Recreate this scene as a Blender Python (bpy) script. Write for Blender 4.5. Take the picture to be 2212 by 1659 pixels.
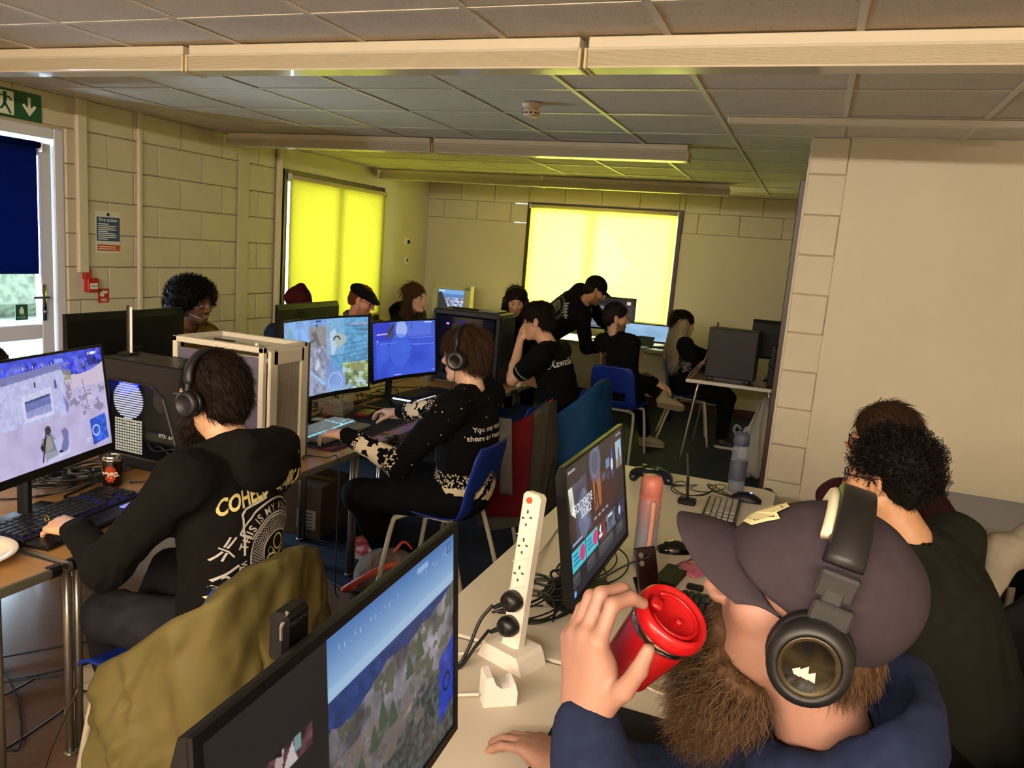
import bpy, bmesh, math, random
import numpy as np
from mathutils import Vector, Matrix
from mathutils.bvhtree import BVHTree
for _o in list(bpy.data.objects): bpy.data.objects.remove(_o)
S = bpy.context.scene
COL = S.collection
PI = math.pi
rnd = random.Random(7)
RNG = np.random.default_rng(7)

# ------------------------------------------------------------------ camera
CAM = np.array([4.175, -3.026, 1.677])
CR = np.array([0.929, 0.362, 0.078]); CU = np.array([-0.134, 0.132, 0.982]); CF = np.array([-0.346, 0.923, -0.171])
def _fit_axes():
    a, b, c = 0.3585, -0.1716, 0.0794
    f = np.array([-math.sin(a) * math.cos(b), math.cos(a) * math.cos(b), math.sin(b)])
    r = np.array([math.cos(a), math.sin(a), 0.0]); u = np.cross(r, f)
    return math.cos(c) * r + math.sin(c) * u, -math.sin(c) * r + math.cos(c) * u, f
CR, CU, CF = _fit_axes()
FPX = 1675.7
cd = bpy.data.cameras.new('camera'); cam = bpy.data.objects.new('camera', cd); COL.objects.link(cam)
cd.sensor_fit = 'HORIZONTAL'; cd.sensor_width = 36.0; cd.lens = 36.0 * FPX / 2212.0
cd.clip_start = 0.02; cd.clip_end = 200
cam.matrix_world = Matrix(((CR[0], CU[0], -CF[0], CAM[0]), (CR[1], CU[1], -CF[1], CAM[1]), (CR[2], CU[2], -CF[2], CAM[2]), (0, 0, 0, 1)))
S.camera = cam
# ------------------------------------------------------------------ view, world, daylight
S.view_settings.view_transform = 'Standard'; S.view_settings.look = 'None'
S.view_settings.gamma = 1.0; S.view_settings.use_curve_mapping = False
S.view_settings.exposure = 0.0
S.cycles.max_bounces = 7; S.cycles.diffuse_bounces = 4; S.cycles.glossy_bounces = 3; S.cycles.transmission_bounces = 6
S.cycles.transparent_max_bounces = 8; S.cycles.caustics_reflective = False; S.cycles.caustics_refractive = False
S.cycles.sample_clamp_indirect = 4.0; S.cycles.use_denoising = True
W = bpy.data.worlds.new('overcast_sky'); S.world = W; W.use_nodes = True
_bg = W.node_tree.nodes['Background']; _bg.inputs[0].default_value = (0.72, 0.86, 1.0, 1); _bg.inputs[1].default_value = 5.0
def area_lamp(name, loc, rot, sx, sy, power, col):
    l = bpy.data.lights.new(name, 'AREA'); l.shape = 'RECTANGLE'; l.size = sx; l.size_y = sy; l.energy = power; l.color = col
    o = bpy.data.objects.new(name, l); COL.objects.link(o); o.location = loc; o.rotation_euler = rot
    return o
H = 2.43
XL, YF, YB, XR = -0.5, 5.95, -6.4, 6.7          # left, far, rear and right wall planes
# daylight pressing on the two blinds and the glazed door from outside
area_lamp('daylight_window_left', (XL - 0.75, 3.95, 1.55), (0, -PI / 2, 0), 1.6, 1.9, 56, (1.0, 0.98, 0.93))
area_lamp('daylight_window_back', (1.78, YF + 0.8, 1.6), (-PI / 2, 0, 0), 1.9, 1.6, 700, (1.0, 0.98, 0.93))
area_lamp('daylight_door', (XL - 0.9, 0.2, 1.3), (0, -PI / 2, 0), 1.9, 1.1, 420, (0.58, 0.76, 1.0))
# ------------------------------------------------------------------ helpers
def hexl(h):
    h = h.lstrip('#'); return tuple((((int(h[i:i + 2], 16) / 255 + 0.055) / 1.055) ** 2.4 if int(h[i:i + 2], 16) / 255 > 0.04045 else int(h[i:i + 2], 16) / 255 / 12.92) for i in (0, 2, 4))
def s2l(a):
    a = np.clip(np.asarray(a, float), 0, 1); return np.where(a > 0.04045, ((a + 0.055) / 1.055) ** 2.4, a / 12.92)
_mats = {}
def M(name, col=(0.5, 0.5, 0.5), rough=0.5, metal=0.0, nz=None, bump=None, emit=None, es=1.0, trans=0.0, ior=1.45, vcol=False, alpha=1.0, spec=0.5, sheen=0.0, coat=0.0, bands=None):
    """procedural material: base colour with optional noise (scale, amount), bump (scale, strength, distance)"""
    if name in _mats: return _mats[name]
    if isinstance(col, str): col = hexl(col)
    m = bpy.data.materials.new(name); m.use_nodes = True; n = m.node_tree.nodes; lk = m.node_tree.links
    b = n['Principled BSDF']; b.inputs['Base Color'].default_value = (*col, 1); b.inputs['Roughness'].default_value = rough
    b.inputs['Metallic'].default_value = metal; b.inputs['IOR'].default_value = ior; b.inputs['Specular IOR Level'].default_value = spec
    if trans: b.inputs['Transmission Weight'].default_value = trans
    if alpha < 1: b.inputs['Alpha'].default_value = alpha
    if coat: b.inputs['Coat Weight'].default_value = coat
    if sheen: b.inputs['Sheen Weight'].default_value = sheen
    tc = n.new('ShaderNodeTexCoord') if (nz or bump or bands) else None
    src = None
    if vcol:
        at = n.new('ShaderNodeAttribute'); at.attribute_name = 'Col'; src = at.outputs['Color']
        lk.new(src, b.inputs['Base Color'])
    if bands:                                     # wood grain: (stretch vector, scale, amount)
        mp = n.new('ShaderNodeMapping'); mp.inputs['Scale'].default_value = bands[0]; lk.new(tc.outputs['Object'], mp.inputs['Vector'])
        t = n.new('ShaderNodeTexNoise'); t.inputs['Scale'].default_value = bands[1]; t.inputs['Detail'].default_value = 6; lk.new(mp.outputs['Vector'], t.inputs['Vector'])
        mx = n.new('ShaderNodeMixRGB'); mx.blend_type = 'MIX'; mx.inputs[1].default_value = (*[c * (1 - bands[2]) for c in col], 1); mx.inputs[2].default_value = (*[min(1, c * (1 + bands[2])) for c in col], 1)
        lk.new(t.outputs['Fac'], mx.inputs[0]); lk.new(mx.outputs[0], b.inputs['Base Color'])
    if nz:
        t = n.new('ShaderNodeTexNoise'); t.inputs['Scale'].default_value = nz[0]; t.inputs['Detail'].default_value = 5; lk.new(tc.outputs['Object'], t.inputs['Vector'])
        mx = n.new('ShaderNodeMixRGB'); mx.blend_type = 'MULTIPLY'; mx.inputs[0].default_value = 1.0
        rp = n.new('ShaderNodeMapRange'); rp.inputs[1].default_value = 0.3; rp.inputs[2].default_value = 0.7; rp.inputs[3].default_value = 1 - nz[1]; rp.inputs[4].default_value = 1 + nz[1] * 0.6
        lk.new(t.outputs['Fac'], rp.inputs[0]); lk.new(rp.outputs[0], mx.inputs[2])
        if src: lk.new(src, mx.inputs[1])
        else: mx.inputs[1].default_value = (*col, 1)
        lk.new(mx.outputs[0], b.inputs['Base Color'])
    if bump:
        t = n.new('ShaderNodeTexNoise'); t.inputs['Scale'].default_value = bump[0]; t.inputs['Detail'].default_value = 4; lk.new(tc.outputs['Object'], t.inputs['Vector'])
        bp = n.new('ShaderNodeBump'); bp.inputs['Strength'].default_value = bump[1]; bp.inputs['Distance'].default_value = bump[2] if len(bump) > 2 else 0.002
        lk.new(t.outputs['Fac'], bp.inputs['Height']); lk.new(bp.outputs[0], b.inputs['Normal'])
    if emit is not None:
        if emit == 'vcol': lk.new(src, b.inputs['Emission Color'])
        else: b.inputs['Emission Color'].default_value = (*(hexl(emit) if isinstance(emit, str) else emit), 1)
        b.inputs['Emission Strength'].default_value = es
    _mats[name] = m
    return m

def rotz(a): c, s = math.cos(a), math.sin(a); return np.array([[c, -s, 0], [s, c, 0], [0, 0, 1.0]])
def roty(a): c, s = math.cos(a), math.sin(a); return np.array([[c, 0, s], [0, 1, 0], [-s, 0, c]])
def rotx(a): c, s = math.cos(a), math.sin(a); return np.array([[1, 0, 0], [0, c, -s], [0, s, c]])
def V3(*a): return np.array(a, float)
def nrm(v): v = np.asarray(v, float); return v / max(1e-9, np.linalg.norm(v))

def mesh_from(name, v, f, smooth=False, col=None):
    me = bpy.data.meshes.new(name); v = np.asarray(v, np.float32)
    if isinstance(f, np.ndarray) and f.ndim == 2:
        n, k = f.shape
        me.vertices.add(len(v)); me.vertices.foreach_set('co', v.ravel())
        me.loops.add(n * k); me.loops.foreach_set('vertex_index', f.astype(np.int32).ravel())
        me.polygons.add(n); me.polygons.foreach_set('loop_start', np.arange(0, n * k, k, dtype=np.int32))
        me.update(calc_edges=True)
    else:
        me.from_pydata([tuple(map(float, p)) for p in v], [], [tuple(int(i) for i in q) for q in f]); me.update()
    if smooth: me.polygons.foreach_set('use_smooth', np.ones(len(me.polygons), bool))
    if col is not None:
        a = me.color_attributes.new('Col', 'FLOAT_COLOR', 'POINT'); c = np.ones((len(v), 4), np.float32); c[:, :3] = col; a.data.foreach_set('color', c.ravel())
    me.update()
    return me
def link(name, me, mat=None, parent=None, loc=None, rz=0.0):
    o = bpy.data.objects.new(name, me); COL.objects.link(o)
    if mat is not None and me is not None and not me.materials: me.materials.append(mat)
    if parent is not None: o.parent = parent
    if loc is not None: o.location = [float(q) for q in loc]
    if rz: o.rotation_euler = (0, 0, rz)
    return o
class MB:
    """collects pieces that become ONE mesh object"""
    def __init__(s): s.v, s.f, s.n, s.T = [], [], 0, None
    def add(s, v, f):
        v = np.asarray(v, float)
        if s.T is not None: v = v @ s.T[0].T + s.T[1]
        s.v.append(v); s.f += [tuple(i + s.n for i in q) for q in f]; s.n += len(v); return s
    def box(s, c, d, R=None, bev=0.0):
        hx, hy, hz = [q / 2 for q in d]; b = min(bev, hx * .98, hy * .98, hz * .98)
        if b <= 0:
            v = [(x, y, z) for x in (-hx, hx) for y in (-hy, hy) for z in (-hz, hz)]
            f = [(0, 1, 3, 2), (4, 6, 7, 5), (0, 4, 5, 1), (2, 3, 7, 6), (0, 2, 6, 4), (1, 5, 7, 3)]
        else:
            v = []; ix = {}
            for sx in (-1, 1):
                for sy in (-1, 1):
                    for sz in (-1, 1):
                        for ax in range(3):
                            p = [sx * (hx - b), sy * (hy - b), sz * (hz - b)]; p[ax] = (sx * hx, sy * hy, sz * hz)[ax]
                            ix[(sx, sy, sz, ax)] = len(v); v.append(tuple(p))
            f = []
            def q(*k):
                idx = [ix[i] for i in k]; pts = np.array([v[i] for i in idx]); nn = np.cross(pts[1] - pts[0], pts[2] - pts[0])
                f.append(tuple(idx) if nn @ pts.mean(0) > 0 else tuple(idx[::-1]))
            o = [(-1, -1), (1, -1), (1, 1), (-1, 1)]
            for g in (-1, 1):
                q(*[(g, a, c2, 0) for a, c2 in o]); q(*[(a, g, c2, 1) for a, c2 in o]); q(*[(a, c2, g, 2) for a, c2 in o])
            for a in (-1, 1):
                for c2 in (-1, 1):
                    q((a, c2, -1, 0), (a, c2, 1, 0), (a, c2, 1, 1), (a, c2, -1, 1))
                    q((a, -1, c2, 0), (a, 1, c2, 0), (a, 1, c2, 2), (a, -1, c2, 2))
                    q((-1, a, c2, 1), (1, a, c2, 1), (1, a, c2, 2), (-1, a, c2, 2))
                    for e in (-1, 1): q((a, c2, e, 0), (a, c2, e, 1), (a, c2, e, 2))
        v = np.array(v, float)
        if R is not None: v = v @ np.asarray(R).T
        return s.add(v + np.asarray(c, float), f)
    def tube(s, pts, r, n=8, cap=True, flat=1.0):
        pts = np.asarray(pts, float); k = len(pts); rr = np.full(k, r) if np.isscalar(r) else np.asarray(r, float)
        t = np.gradient(pts, axis=0); t /= np.maximum(np.linalg.norm(t, axis=1, keepdims=True), 1e-9)
        u = np.cross(t[0], (0, 0, 1.0)); u = np.cross(t[0], (1.0, 0, 0)) if np.linalg.norm(u) < 0.2 else u; u = nrm(u)
        an = np.arange(n) * 2 * PI / n; V = []
        for i in range(k):
            u = nrm(u - t[i] * (u @ t[i])); w = np.cross(t[i], u)
            V.append(pts[i] + rr[i] * (np.cos(an)[:, None] * u + flat * np.sin(an)[:, None] * w))
        f = [(i * n + j, i * n + (j + 1) % n, (i + 1) * n + (j + 1) % n, (i + 1) * n + j) for i in range(k - 1) for j in range(n)]
        if cap: f += [tuple(range(n))[::-1], tuple((k - 1) * n + j for j in range(n))]
        return s.add(np.concatenate(V), f)
    def lathe(s, prof, c=(0, 0, 0), n=24, R=None, sx=1.0, sy=1.0):
        a = np.arange(n) * 2 * PI / n; V = []; f = []
        for r, z in prof: V.append(np.stack([r * np.cos(a) * sx, r * np.sin(a) * sy, np.full(n, z)], 1))
        k = len(prof)
        for i in range(k - 1):
            for j in range(n): f.append((i * n + j, i * n + (j + 1) % n, (i + 1) * n + (j + 1) % n, (i + 1) * n + j))
        if prof[0][0] > 1e-6: f.append(tuple(range(n))[::-1])
        if prof[-1][0] > 1e-6: f.append(tuple((k - 1) * n + j for j in range(n)))
        V = np.concatenate(V)
        if R is not None: V = V @ np.asarray(R).T
        return s.add(V + np.asarray(c, float), f)
    def prism(s, poly, z0, z1, R=None, c=(0, 0, 0)):
        k = len(poly); ar = sum(poly[i][0] * poly[(i + 1) % k][1] - poly[(i + 1) % k][0] * poly[i][1] for i in range(k))
        if ar < 0: poly = poly[::-1]
        V = np.array([(x, y, z0) for x, y in poly] + [(x, y, z1) for x, y in poly], float)
        f = [tuple(range(k))[::-1], tuple(range(k, 2 * k))] + [(i, (i + 1) % k, (i + 1) % k + k, i + k) for i in range(k)]
        if R is not None: V = V @ np.asarray(R).T
        return s.add(V + np.asarray(c, float), f)
    def grid(s, P, flip=False):
        P = np.asarray(P, float); a, b = P.shape[:2]
        f = [(i * b + j, (i + 1) * b + j, (i + 1) * b + j + 1, i * b + j + 1) for i in range(a - 1) for j in range(b - 1)]
        if flip: f = [q[::-1] for q in f]
        return s.add(P.reshape(-1, 3), f)
    def sheet(s, P, th, skip=None):
        """a grid surface given real thickness th along its normals"""
        P = np.asarray(P, float); a, b = P.shape[:2]
        N = np.cross(np.gradient(P, axis=0), np.gradient(P, axis=1)); N /= np.maximum(np.linalg.norm(N, axis=2, keepdims=True), 1e-9)
        A = (P + N * th / 2).reshape(-1, 3); B = (P - N * th / 2).reshape(-1, 3); m = a * b; f = []
        keep = lambda i, j: 0 <= i < a - 1 and 0 <= j < b - 1 and not (skip and skip(i, j))
        for i in range(a - 1):
            for j in range(b - 1):
                if not keep(i, j): continue
                q = (i * b + j, (i + 1) * b + j, (i + 1) * b + j + 1, i * b + j + 1)
                f.append(q); f.append(tuple(x + m for x in q[::-1]))
                for (di, dj, e) in ((-1, 0, (0, 3)), (1, 0, (2, 1)), (0, -1, (1, 0)), (0, 1, (3, 2))):
                    if not keep(i + di, j + dj): f.append((q[e[1]], q[e[0]], q[e[0]] + m, q[e[1]] + m)[::-1])
        return s.add(np.concatenate([A, B]), f)
    def mesh(s, name, smooth=False): return mesh_from(name, np.concatenate(s.v), s.f, smooth)
    def build(s, name, mat, parent=None, smooth=False, loc=None, rz=0.0): return link(name, s.mesh(name, smooth), mat, parent, loc, rz)

def tag(o, label=None, cat=None, group=None, kind=None):
    if label: o['label'] = label
    if cat: o['category'] = cat
    if group: o['group'] = group
    if kind: o['kind'] = kind
    return o
def thing(name, label, cat, loc=(0, 0, 0), rz=0.0, group=None):
    o = bpy.data.objects.new(name, None); COL.objects.link(o); o.location = [float(q) for q in loc]; o.rotation_euler = (0, 0, rz)
    o.empty_display_size = 0.05
    return tag(o, label, cat, group)
def copy_tree(o, parent=None):
    c = o.copy(); COL.objects.link(c)
    if parent is not None: c.parent = parent
    for ch in list(o.children): copy_tree(ch, c)
    return c
def struct(o): o['kind'] = 'structure'; return o
def curve_pts(ctrl, n=12):
    """Catmull-Rom through the control points"""
    P = np.asarray(ctrl, float); P = np.concatenate([[2 * P[0] - P[1]], P, [2 * P[-1] - P[-2]]]); out = []
    for i in range(1, len(P) - 2):
        t = np.linspace(0, 1, n, endpoint=(i == len(P) - 3))[:, None]
        a, b, c, d = P[i - 1], P[i], P[i + 1], P[i + 2]
        out.append(0.5 * (2 * b + (c - a) * t + (2 * a - 5 * b + 4 * c - d) * t ** 2 + (3 * b - a - 3 * c + d) * t ** 3))
    return np.concatenate(out)
_font_cache = {}
def text_geo(txt, size=0.1, align='CENTER', bold=0.0, sx=1.0, shear=0.0):
    """flat lettering: 2-D vertices and faces"""
    k = (txt, align, bold, shear)
    if k not in _font_cache:
        cu = bpy.data.curves.new('lettering', 'FONT'); cu.body = txt; cu.size = 1.0; cu.align_x = align; cu.align_y = 'CENTER'; cu.offset = bold; cu.shear = shear; cu.resolution_u = 3
        ob = bpy.data.objects.new('lettering', cu); COL.objects.link(ob)
        me = bpy.data.meshes.new_from_object(ob.evaluated_get(bpy.context.evaluated_depsgraph_get()))
        v = np.array([p.co[:2] for p in me.vertices]).reshape(-1, 2); f = [tuple(p.vertices) for p in me.polygons]
        bpy.data.objects.remove(ob); bpy.data.curves.remove(cu); bpy.data.meshes.remove(me)
        _font_cache[k] = (v, f)
    v, f = _font_cache[k]
    v = v * size; v[:, 0] *= sx
    return v, f
def flat_text(name, txt, size, mat, parent, O, U, V, align='CENTER', bold=0.0, sx=1.0, th=0.0, shear=0.0):
    """lettering printed on a plane: origin O, reading direction U, up V"""
    v, f = text_geo(txt, size, align, bold, sx, shear)
    P = np.asarray(O, float) + v[:, :1] * np.asarray(U, float) + v[:, 1:] * np.asarray(V, float)
    return link(name, mesh_from(name, P, f), mat, parent)
# ================================================================== the room
WALL = '#c9bfa4'
m_wall = M('painted_block_cream', WALL, 0.55, nz=(3.0, 0.06), bump=(160, 0.35, 0.002))
m_wall_plain = M('painted_plaster_cream', WALL, 0.5, nz=(1.6, 0.05), bump=(220, 0.2, 0.0015))
m_mortar = M('painted_joint_cream', '#b7ad92', 0.7)
m_brown = M('dark_brown_paint', '#2a1712', 0.4)
m_white_pvc = M('white_pvc', '#d9dbe0', 0.35)
m_trunk = M('cream_trunking', '#d0c6ac', 0.45)

def wall_slab(name, boxes, mat):
    mb = MB()
    for c, d in boxes: mb.box(c, d)
    return struct(mb.build(name, mat))
# floor: brown vinyl near the camera side of the desks, blue carpet beyond it
m_vinyl = M('brown_vinyl', '#6a5240', 0.28, nz=(60, 0.16), bump=(300, 0.15, 0.001))
m_carpet = M('dark_blue_carpet', '#16243a', 0.95, nz=(140, 0.4), bump=(600, 0.5, 0.004))
floor = struct(MB().box(((XL + XR) / 2, (YF + YB) / 2, -0.06), (XR - XL + 1.0, YF - YB + 1.0, 0.1)).build('floor', m_vinyl))
c1 = MB().prism([(XL, 0.52), (1.86, 0.15), (2.60, -0.06), (4.2, 0.0), (XR, 0.06), (XR, YF), (XL, YF)], -0.008, 0.0).build('carpet', m_carpet, floor)
m_edge = M('black_carpet_edging', '#121317', 0.6)
e = MB()
ed = [(XL, 0.52), (1.86, 0.15), (2.60, -0.06), (4.2, 0.0), (XR, 0.06)]
for (x0, y0), (x1, y1) in zip(ed[:-1], ed[1:]):
    L = math.hypot(x1 - x0, y1 - y0); e.box(((x0 + x1) / 2, (y0 + y1) / 2 - 0.01, 0.001), (L, 0.035, 0.006), rotz(math.atan2(y1 - y0, x1 - x0)), 0.002)
e.build('carpet_edging', m_edge, floor)
# walls: solid cores; the block faces that can be told apart stand proud as single blocks
D0, D1 = -0.22, 0.80                       # door opening along the left wall
wz = 0.2
left_core = wall_slab('wall_left', [((XL - .12, (YB + D0) / 2, H / 2), (.2, D0 - YB, H)), ((XL - .12, (D0 + D1) / 2, (H + 2.21) / 2), (.2, D1 - D0, H - 2.21)),
    ((XL - .12, (D1 + 3.04) / 2, H / 2), (.2, 3.04 - D1, H)), ((XL - .12, 3.94, .37), (.2, 1.8, .74)), ((XL - .12, 3.94, (H + 2.24) / 2), (.2, 1.8, H - 2.24)),
    ((XL - .12, (4.84 + YF) / 2, H / 2), (.2, YF - 4.84 + .2, H))], m_mortar)
blk = {}
def block(parent, axis, a0, a1, z0, z1, plane, sgn, mat=None):
    """one concrete block: spans a0..a1 along the wall, z0..z1 high, its face at plane, 2 mm joints all round"""
    w, h = a1 - a0 - 0.005, z1 - z0 - 0.005
    if w < 0.02 or h < 0.02: return
    k = (axis, sgn, round(w, 3), round(h, 3))
    if k not in blk:
        d = (0.024, w, h) if axis == 'x' else (w, 0.024, h)
        blk[k] = MB().box((0, 0, 0), d, None, 0.0045).mesh('block')
    c = (plane - sgn * 0.012 + sgn * rnd.uniform(0, .0012), (a0 + a1) / 2, (z0 + z1) / 2) if axis == 'x' else ((a0 + a1) / 2, plane - sgn * 0.012 + sgn * rnd.uniform(0, .0012), (z0 + z1) / 2)
    return link('block', blk[k], mat or m_wall, parent, c)
CH, BL = 0.225, 0.45
nb = 0
ztop0 = H - 0.203                           # a bed joint found in the photograph
rows = sorted({round(ztop0 - CH * k, 4) for k in range(-1, 11)})
zr = [0.0] + [z for z in rows if 0.02 < z < H] + [H]
def course_wall(parent, axis, lo, hi, plane, sgn, holes, zmin=0.0):
    for r in range(len(zr) - 1):
        if zr[r + 1] <= zmin: continue
        off = (BL / 2 if r % 2 else 0.0) + lo
        xs = [lo] + [x for x in np.arange(off, hi, BL) if lo + 0.03 < x < hi - 0.03] + [hi]
        for a0, a1 in zip(xs[:-1], xs[1:]):
            segs = [(a0, a1, zr[r], zr[r + 1])]
            for (h0, h1, hz0, hz1) in holes:
                new = []
                for (b0, b1, q0, q1) in segs:
                    if b1 <= h0 or b0 >= h1 or q1 <= hz0 or q0 >= hz1: new.append((b0, b1, q0, q1)); continue
                    if b0 < h0: new.append((b0, h0, q0, q1))
                    if b1 > h1: new.append((h1, b1, q0, q1))
                    m0, m1 = max(b0, h0), min(b1, h1)
                    if q0 < hz0: new.append((m0, m1, q0, hz0))
                    if q1 > hz1: new.append((m0, m1, hz1, q1))
                segs = new
            for sgm in segs: block(parent, axis, *sgm, plane, sgn)
course_wall(left_core, 'x', 0.0, 2.93, XL + 0.002, 1, [(D0, D1, -1, 2.21)], 0.5)
MB().box((XL - .01, (2.96 + YF) / 2, (2.24 + H) / 2), (.024, YF - 2.96, H - 2.24)).build('plaster_panel', m_wall_plain, left_core)
MB().box((XL - .01, (4.86 + YF) / 2, 1.12), (.024, YF - 4.86, 2.24)).build('plaster_panel', m_wall_plain, left_core)
MB().box((XL - .01, 3.95, .37), (.024, 1.82, .74)).build('plaster_panel', m_wall_plain, left_core)
far_core = wall_slab('wall_back', [((XL - .2 + .525, YF + .12, H / 2), (1.05 + .7 - .06, .2, H)), ((1.77, YF + .12, .43), (1.87, .2, .86)), ((1.77, YF + .12, (H + 2.245) / 2), (1.87, .2, H - 2.245)),
    (((2.70 + XR) / 2, YF + .12, H / 2), (XR - 2.70, .2, H))], m_mortar)
course_wall(far_core, 'y', 0.845 - 0.45 * 3, 5.2, YF - 0.002, -1, [(.84, 2.71, .8, 2.25)], H - 0.43)
for x0, x1, z1 in ((XL, .84, H - .43), (2.70, 5.2, H - .43), (.84, 2.70, .86)):
    MB().box(((x0 + x1) / 2, YF + .008, z1 / 2), (x1 - x0, .024, z1 - .003)).build('plaster_panel', m_wall_plain, far_core)
m_warm = m_wall
right_core = wall_slab('wall_right', [((5.45, 1.905, H / 2), (2.78, .2, H))], m_mortar)
for r in range(len(zr) - 1):
    w = 0.205 if r % 2 else 0.20
    block(right_core, 'y', 4.055, 4.055 + w, zr[r], zr[r + 1], 1.79, -1)
MB().box(((4.255 + XR) / 2, 1.802, H / 2), (XR - 4.258, .024, H)).build('plaster_panel', m_wall_plain, right_core)
MB().box((4.053, 1.905, H / 2), (.012, .2, H)).build('plaster_panel', m_wall_plain, right_core)
m_skirt = M('dark_red_skirting', '#3a100e', 0.35)
struct(MB().box((5.45, 1.775, .055), (2.5, .03, .11), None, .006).build('baseboard_right', m_skirt))
struct(MB().box((1.9, YF - .012, .05), (4.8, .02, .1), None, .004).build('baseboard_back', m_skirt))
wall_slab('wall_rear', [((XL / 2 + XR / 2, YB - .1, H / 2), (XR - XL + .6, .2, H))], m_wall_plain)
wall_slab('wall_side', [((XR + .1, (YB + YF) / 2, H / 2), (.2, YF - YB + .6, H))], m_wall_plain)
wall_slab('wall_alcove', [((5.3, (1.9 + YF) / 2, H / 2), (.2, YF - 1.9, H))], m_wall_plain)
# dark timber frame at the end of the right-hand wall
t1 = struct(MB().box((4.035, 1.86, 1.1), (.036, .07, 2.2), None, .004).build('trim_1', m_brown))
# ------------------------------------------------------------------ suspended ceiling: tiles in a tee grid
m_tile = M('mineral_fibre_tile', '#d8cebc', 0.9, nz=(9, 0.05))
_n = m_tile.node_tree.nodes; _l = m_tile.node_tree.links
_tc = _n.new('ShaderNodeTexCoord'); _mp = _n.new('ShaderNodeMapping'); _mp.inputs['Scale'].default_value = (1, 1, 0.2)
_v = _n.new('ShaderNodeTexVoronoi'); _v.inputs['Scale'].default_value = 70; _r = _n.new('ShaderNodeMapRange'); _r.inputs[1].default_value = 0.10; _r.inputs[2].default_value = 0.22
_x = _n.new('ShaderNodeTexNoise'); _x.inputs['Scale'].default_value = 26
_a = _n.new('ShaderNodeVectorMath'); _a.operation = 'ADD'
_l.new(_tc.outputs['Object'], _mp.inputs['Vector']); _l.new(_tc.outputs['Object'], _x.inputs['Vector'])
_xs = _n.new('ShaderNodeVectorMath'); _xs.operation = 'SCALE'; _xs.inputs['Scale'].default_value = 0.03; _l.new(_x.outputs['Color'], _xs.inputs[0])
_l.new(_mp.outputs['Vector'], _a.inputs[0]); _l.new(_xs.outputs[0], _a.inputs[1]); _l.new(_a.outputs[0], _v.inputs['Vector']); _l.new(_v.outputs['Distance'], _r.inputs[0])
_cr = _n.new('ShaderNodeMapRange'); _cr.inputs[3].default_value = 0.45; _cr.inputs[4].default_value = 1.0; _l.new(_r.outputs[0], _cr.inputs[0])
_mm = _n.new('ShaderNodeMixRGB'); _mm.blend_type = 'MULTIPLY'; _mm.inputs[0].default_value = 1.0
_b = m_tile.node_tree.nodes['Principled BSDF']; _prev = _b.inputs['Base Color'].links[0].from_socket
_l.new(_prev, _mm.inputs[1]); _l.new(_cr.outputs[0], _mm.inputs[2]); _l.new(_mm.outputs[0], _b.inputs['Base Color'])
m_tee = M('white_tee_bar', '#dcd5c4', 0.4)
for nm_, c_, d_ in (('wall_left', (XL - .12, (YB + YF) / 2, H + .1), (.2, YF - YB + .6, .2)), ('wall_back', ((XL + XR) / 2, YF + .12, H + .1), (XR - XL, .2, .2))): MB().box(c_, d_).build('wall_head', m_mortar, bpy.data.objects[nm_])
ceiling = struct(MB().box(((XL + XR) / 2, (YB + YF) / 2, H + .16), (XR - XL + .6, YF - YB + .6, .1)).build('ceiling', m_mortar))
tile = {}
xs = [XL] + [k * .6 for k in range(0, 12)] + [XR]; ys = [YB] + [k * .6 for k in range(-10, 10)] + [YF]
for x0, x1 in zip(xs[:-1], xs[1:]):
    for y0, y1 in zip(ys[:-1], ys[1:]):
        if y1 < -3.1: continue
        k = (round(x1 - x0, 3), round(y1 - y0, 3))
        if k not in tile: tile[k] = MB().box((0, 0, 0), (k[0] - .002, k[1] - .002, .015), None, .002).mesh('ceiling_tile')
        link('ceiling_tile', tile[k], m_tile, ceiling, ((x0 + x1) / 2, (y0 + y1) / 2, H + .0095 + rnd.uniform(0, .0025)), 0)
MB().box(((XL + XR) / 2, (YB - 3.0) / 2, H + .01), (XR - XL, -3.0 - YB, .015)).build('ceiling_tile', m_tile, ceiling)
tx = [MB().box((0, 0, 0), (.024, YF - YB, .004)).mesh('tee_bar'), MB().box((0, 0, 0), (XR - XL, .024, .003)).mesh('tee_bar')]
for x in xs[1:-1]: link('tee_bar', tx[0], m_tee, ceiling, (x, (YB + YF) / 2, H))
for y in ys[1:-1]: link('tee_bar', tx[1], m_tee, ceiling, ((XL + XR) / 2, y, H + .0005))
MB().box((XL + .012, (YB + YF) / 2, H), (.022, YF - YB, .004)).build('edge_bar', m_tee, ceiling); MB().box(((XL + XR) / 2, YF - .02, H), (XR - XL, .022, .004)).build('edge_bar', m_tee, ceiling)
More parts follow.
